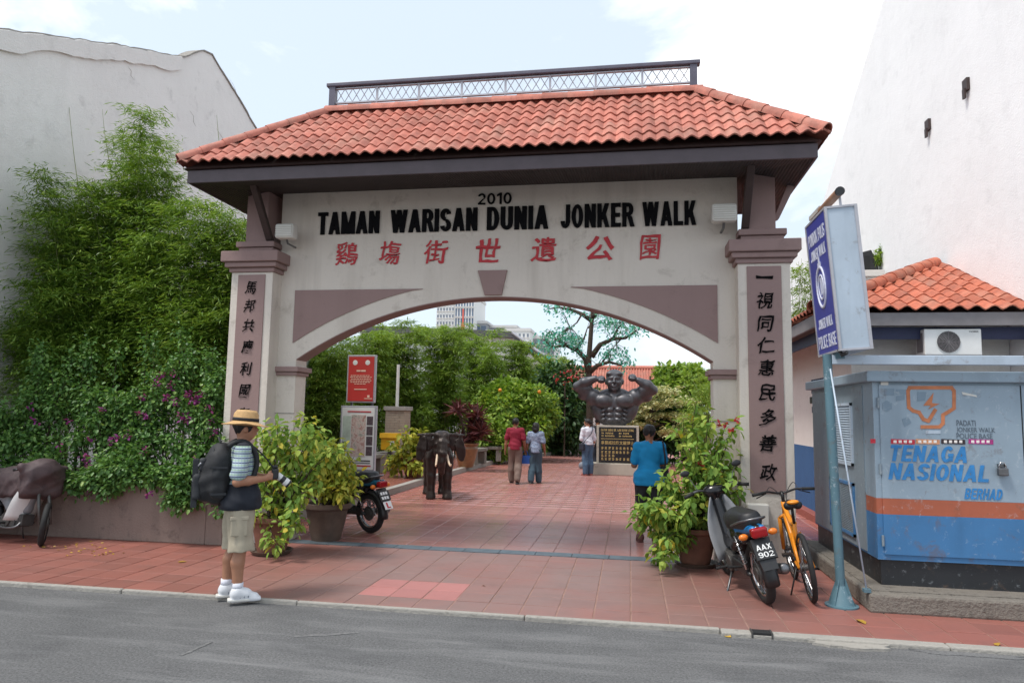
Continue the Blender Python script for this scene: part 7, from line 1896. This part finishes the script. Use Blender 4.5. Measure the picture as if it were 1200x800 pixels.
MB().tube([(bbk[0], .058, .385), (ax_r[0], .056, wr_+.042)], .006, 5).tube([(bbk[0], .058, .215), (ax_r[0], .056, wr_-.042)], .006, 5).build('chain', 'steel', bc)
tb('kick_stand', [(-.25, .05, .30), (-.30, .17, .012)], .008, 'black_plastic')
tb('brake_cable', [(.26, .17, .97), (.36, .1, 1.02), (.38, 0, .9), (.33, 0, .82)], .004, 'black_plastic', 5); tb('brake_cable', [(.26, -.17, .97), (.34, -.14, 1.05), (.37, -.05, .92), (.2, -.03, .78)], .004, 'black_plastic', 5)
tb('mudguard_strut', [(.42, 0, .62), (.30, 0, .64)], .01, 'orange_paint')

# ------------------------------------------------------------------ litter and street marks
leafmat('dead_leaf', ((.0, C(150, 110, 60)), (.5, C(196, 160, 60)), (1, C(120, 60, 44))), trans=.1)
def flat_leaf(px, py, z, size, label, mat='dead_leaf', cat='leaf'):
    p = G(px, py, z); g2 = np.random.default_rng(int(px*7+py)); V, F, k = leaf_arrays(np.array([[0, 0, .004]]), np.array([[math.cos(px), math.sin(px), .12]]), np.array([size]), np.array([size*.6]), g2, 'oval', .0)
    V[:, 2] = np.abs(V[:, 2])*.6+.004
    o = np_mesh('fallen_leaf', V, F, mat, None, np.full(len(F), g2.random())); o.location = p; tag(o, label, cat, 'leaves fallen on the pavement and road'); return o
flat_leaf(1004, 726, 0, .14, 'yellow fallen leaf on the tiles below the cabinet slab')
flat_leaf(1170, 757, 0, .09, 'dark red fallen leaf on the kerb at far right')
flat_leaf(857, 747, ROAD_Z, .08, 'brown fallen leaf on the road left of the kerb gap')
flat_leaf(208, 659, 0, .10, 'tan fallen leaf on the tiles left of the man in the straw hat')
flat_leaf(1017, 752, ROAD_Z, .07, 'small yellow leaf on the broken concrete patch')
flat_leaf(565, 686, 0, .05, 'tiny yellow leaf beside the pink tiles')
flat_leaf(106, 634, 0, .07, 'pale leaf scrap on the tiles before the planter')
g = np.random.default_rng(44); fpt = []
for k in range(46): q = G(g.normal(100, 30), g.uniform(636, 652)); fpt.append((q.x, q.y, .006))
fpt = np.array(fpt); d = unit(len(fpt), g); d[:, 2] = .05
lo_ = leaves_obj('petal_litter', fpt, d, np.full(len(fpt), .035), np.full(len(fpt), .026), 'dead_leaf', None, g, 'oval', 0); tag(lo_, kind='stuff')
# broken concrete apron and drain slot at the kerb
def blob(name, px, py, w, h, z, thick, mat, label, cat, seed, n=22):
    p = G(px, py, z); r_ = random.Random(seed); pl = []
    for k in range(n):
        a_ = 2*math.pi*k/n; rr = .72+.45*r_.random(); pl.append((w*math.cos(a_)*rr, h*math.sin(a_)*rr))
    o = MB().prism(pl, 0, thick, 'z').build(name, mat); o.location = (p.x, p.y, z); tag(o, label, cat); return o
blob('concrete_patch', 1000, 757, .30, .10, ROAD_Z, .02, 'concrete_pale', 'pale broken concrete patch against the kerb', 'patch', 3)
blob('asphalt_patch', 1130, 765, .45, .10, ROAD_Z, .006, 'asphalt', 'dark asphalt repair patch along the kerb at right', 'patch', 5)
dsl = thing('kerb_drain', 'small square drain opening cut in the kerb', 'drain', tuple(G(892, 741, 0)))
MB().box(-.07, .07, -.05, .05, -.03, .0125).build('opening', 'black_rubber', dsl); MB().box(-.085, -.071, -.055, .055, -.03, .016).box(.071, .085, -.055, .055, -.03, .016).build('rim', 'cast_metal', dsl)
simple('chalk_red', C(122, 84, 84), .9, .3, 30); simple('road_scuff', (.15, .15, .15, 1), .9, .4, 40)
sm = tag(bpy.data.objects.new('road_marks', None), kind='structure'); col.objects.link(sm)
def mark(px0, py0, px1, py1, w, mat):
    a_, b_ = G(px0, py0, ROAD_Z), G(px1, py1, ROAD_Z); d = (b_-a_).normalized(); n_ = Vector((-d.y, d.x, 0))*w; pts = []
    for k in range(9):
        p_ = a_.lerp(b_, k/8); pts.append(p_+n_*(.4+random.random()*.6))
    for k in range(8, -1, -1):
        p_ = a_.lerp(b_, k/8); pts.append(p_-n_*(.4+random.random()*.6))
    MB().prism([(p_.x, p_.y) for p_ in pts], ROAD_Z+.001, ROAD_Z+.004, 'z').build('paint_mark', mat, sm)
mark(212, 768, 248, 752, .02, 'road_scuff'); mark(345, 746, 420, 741, .03, 'road_scuff')
for o in list(bpy.data.objects):
    if '_w' in o: del o['_w']
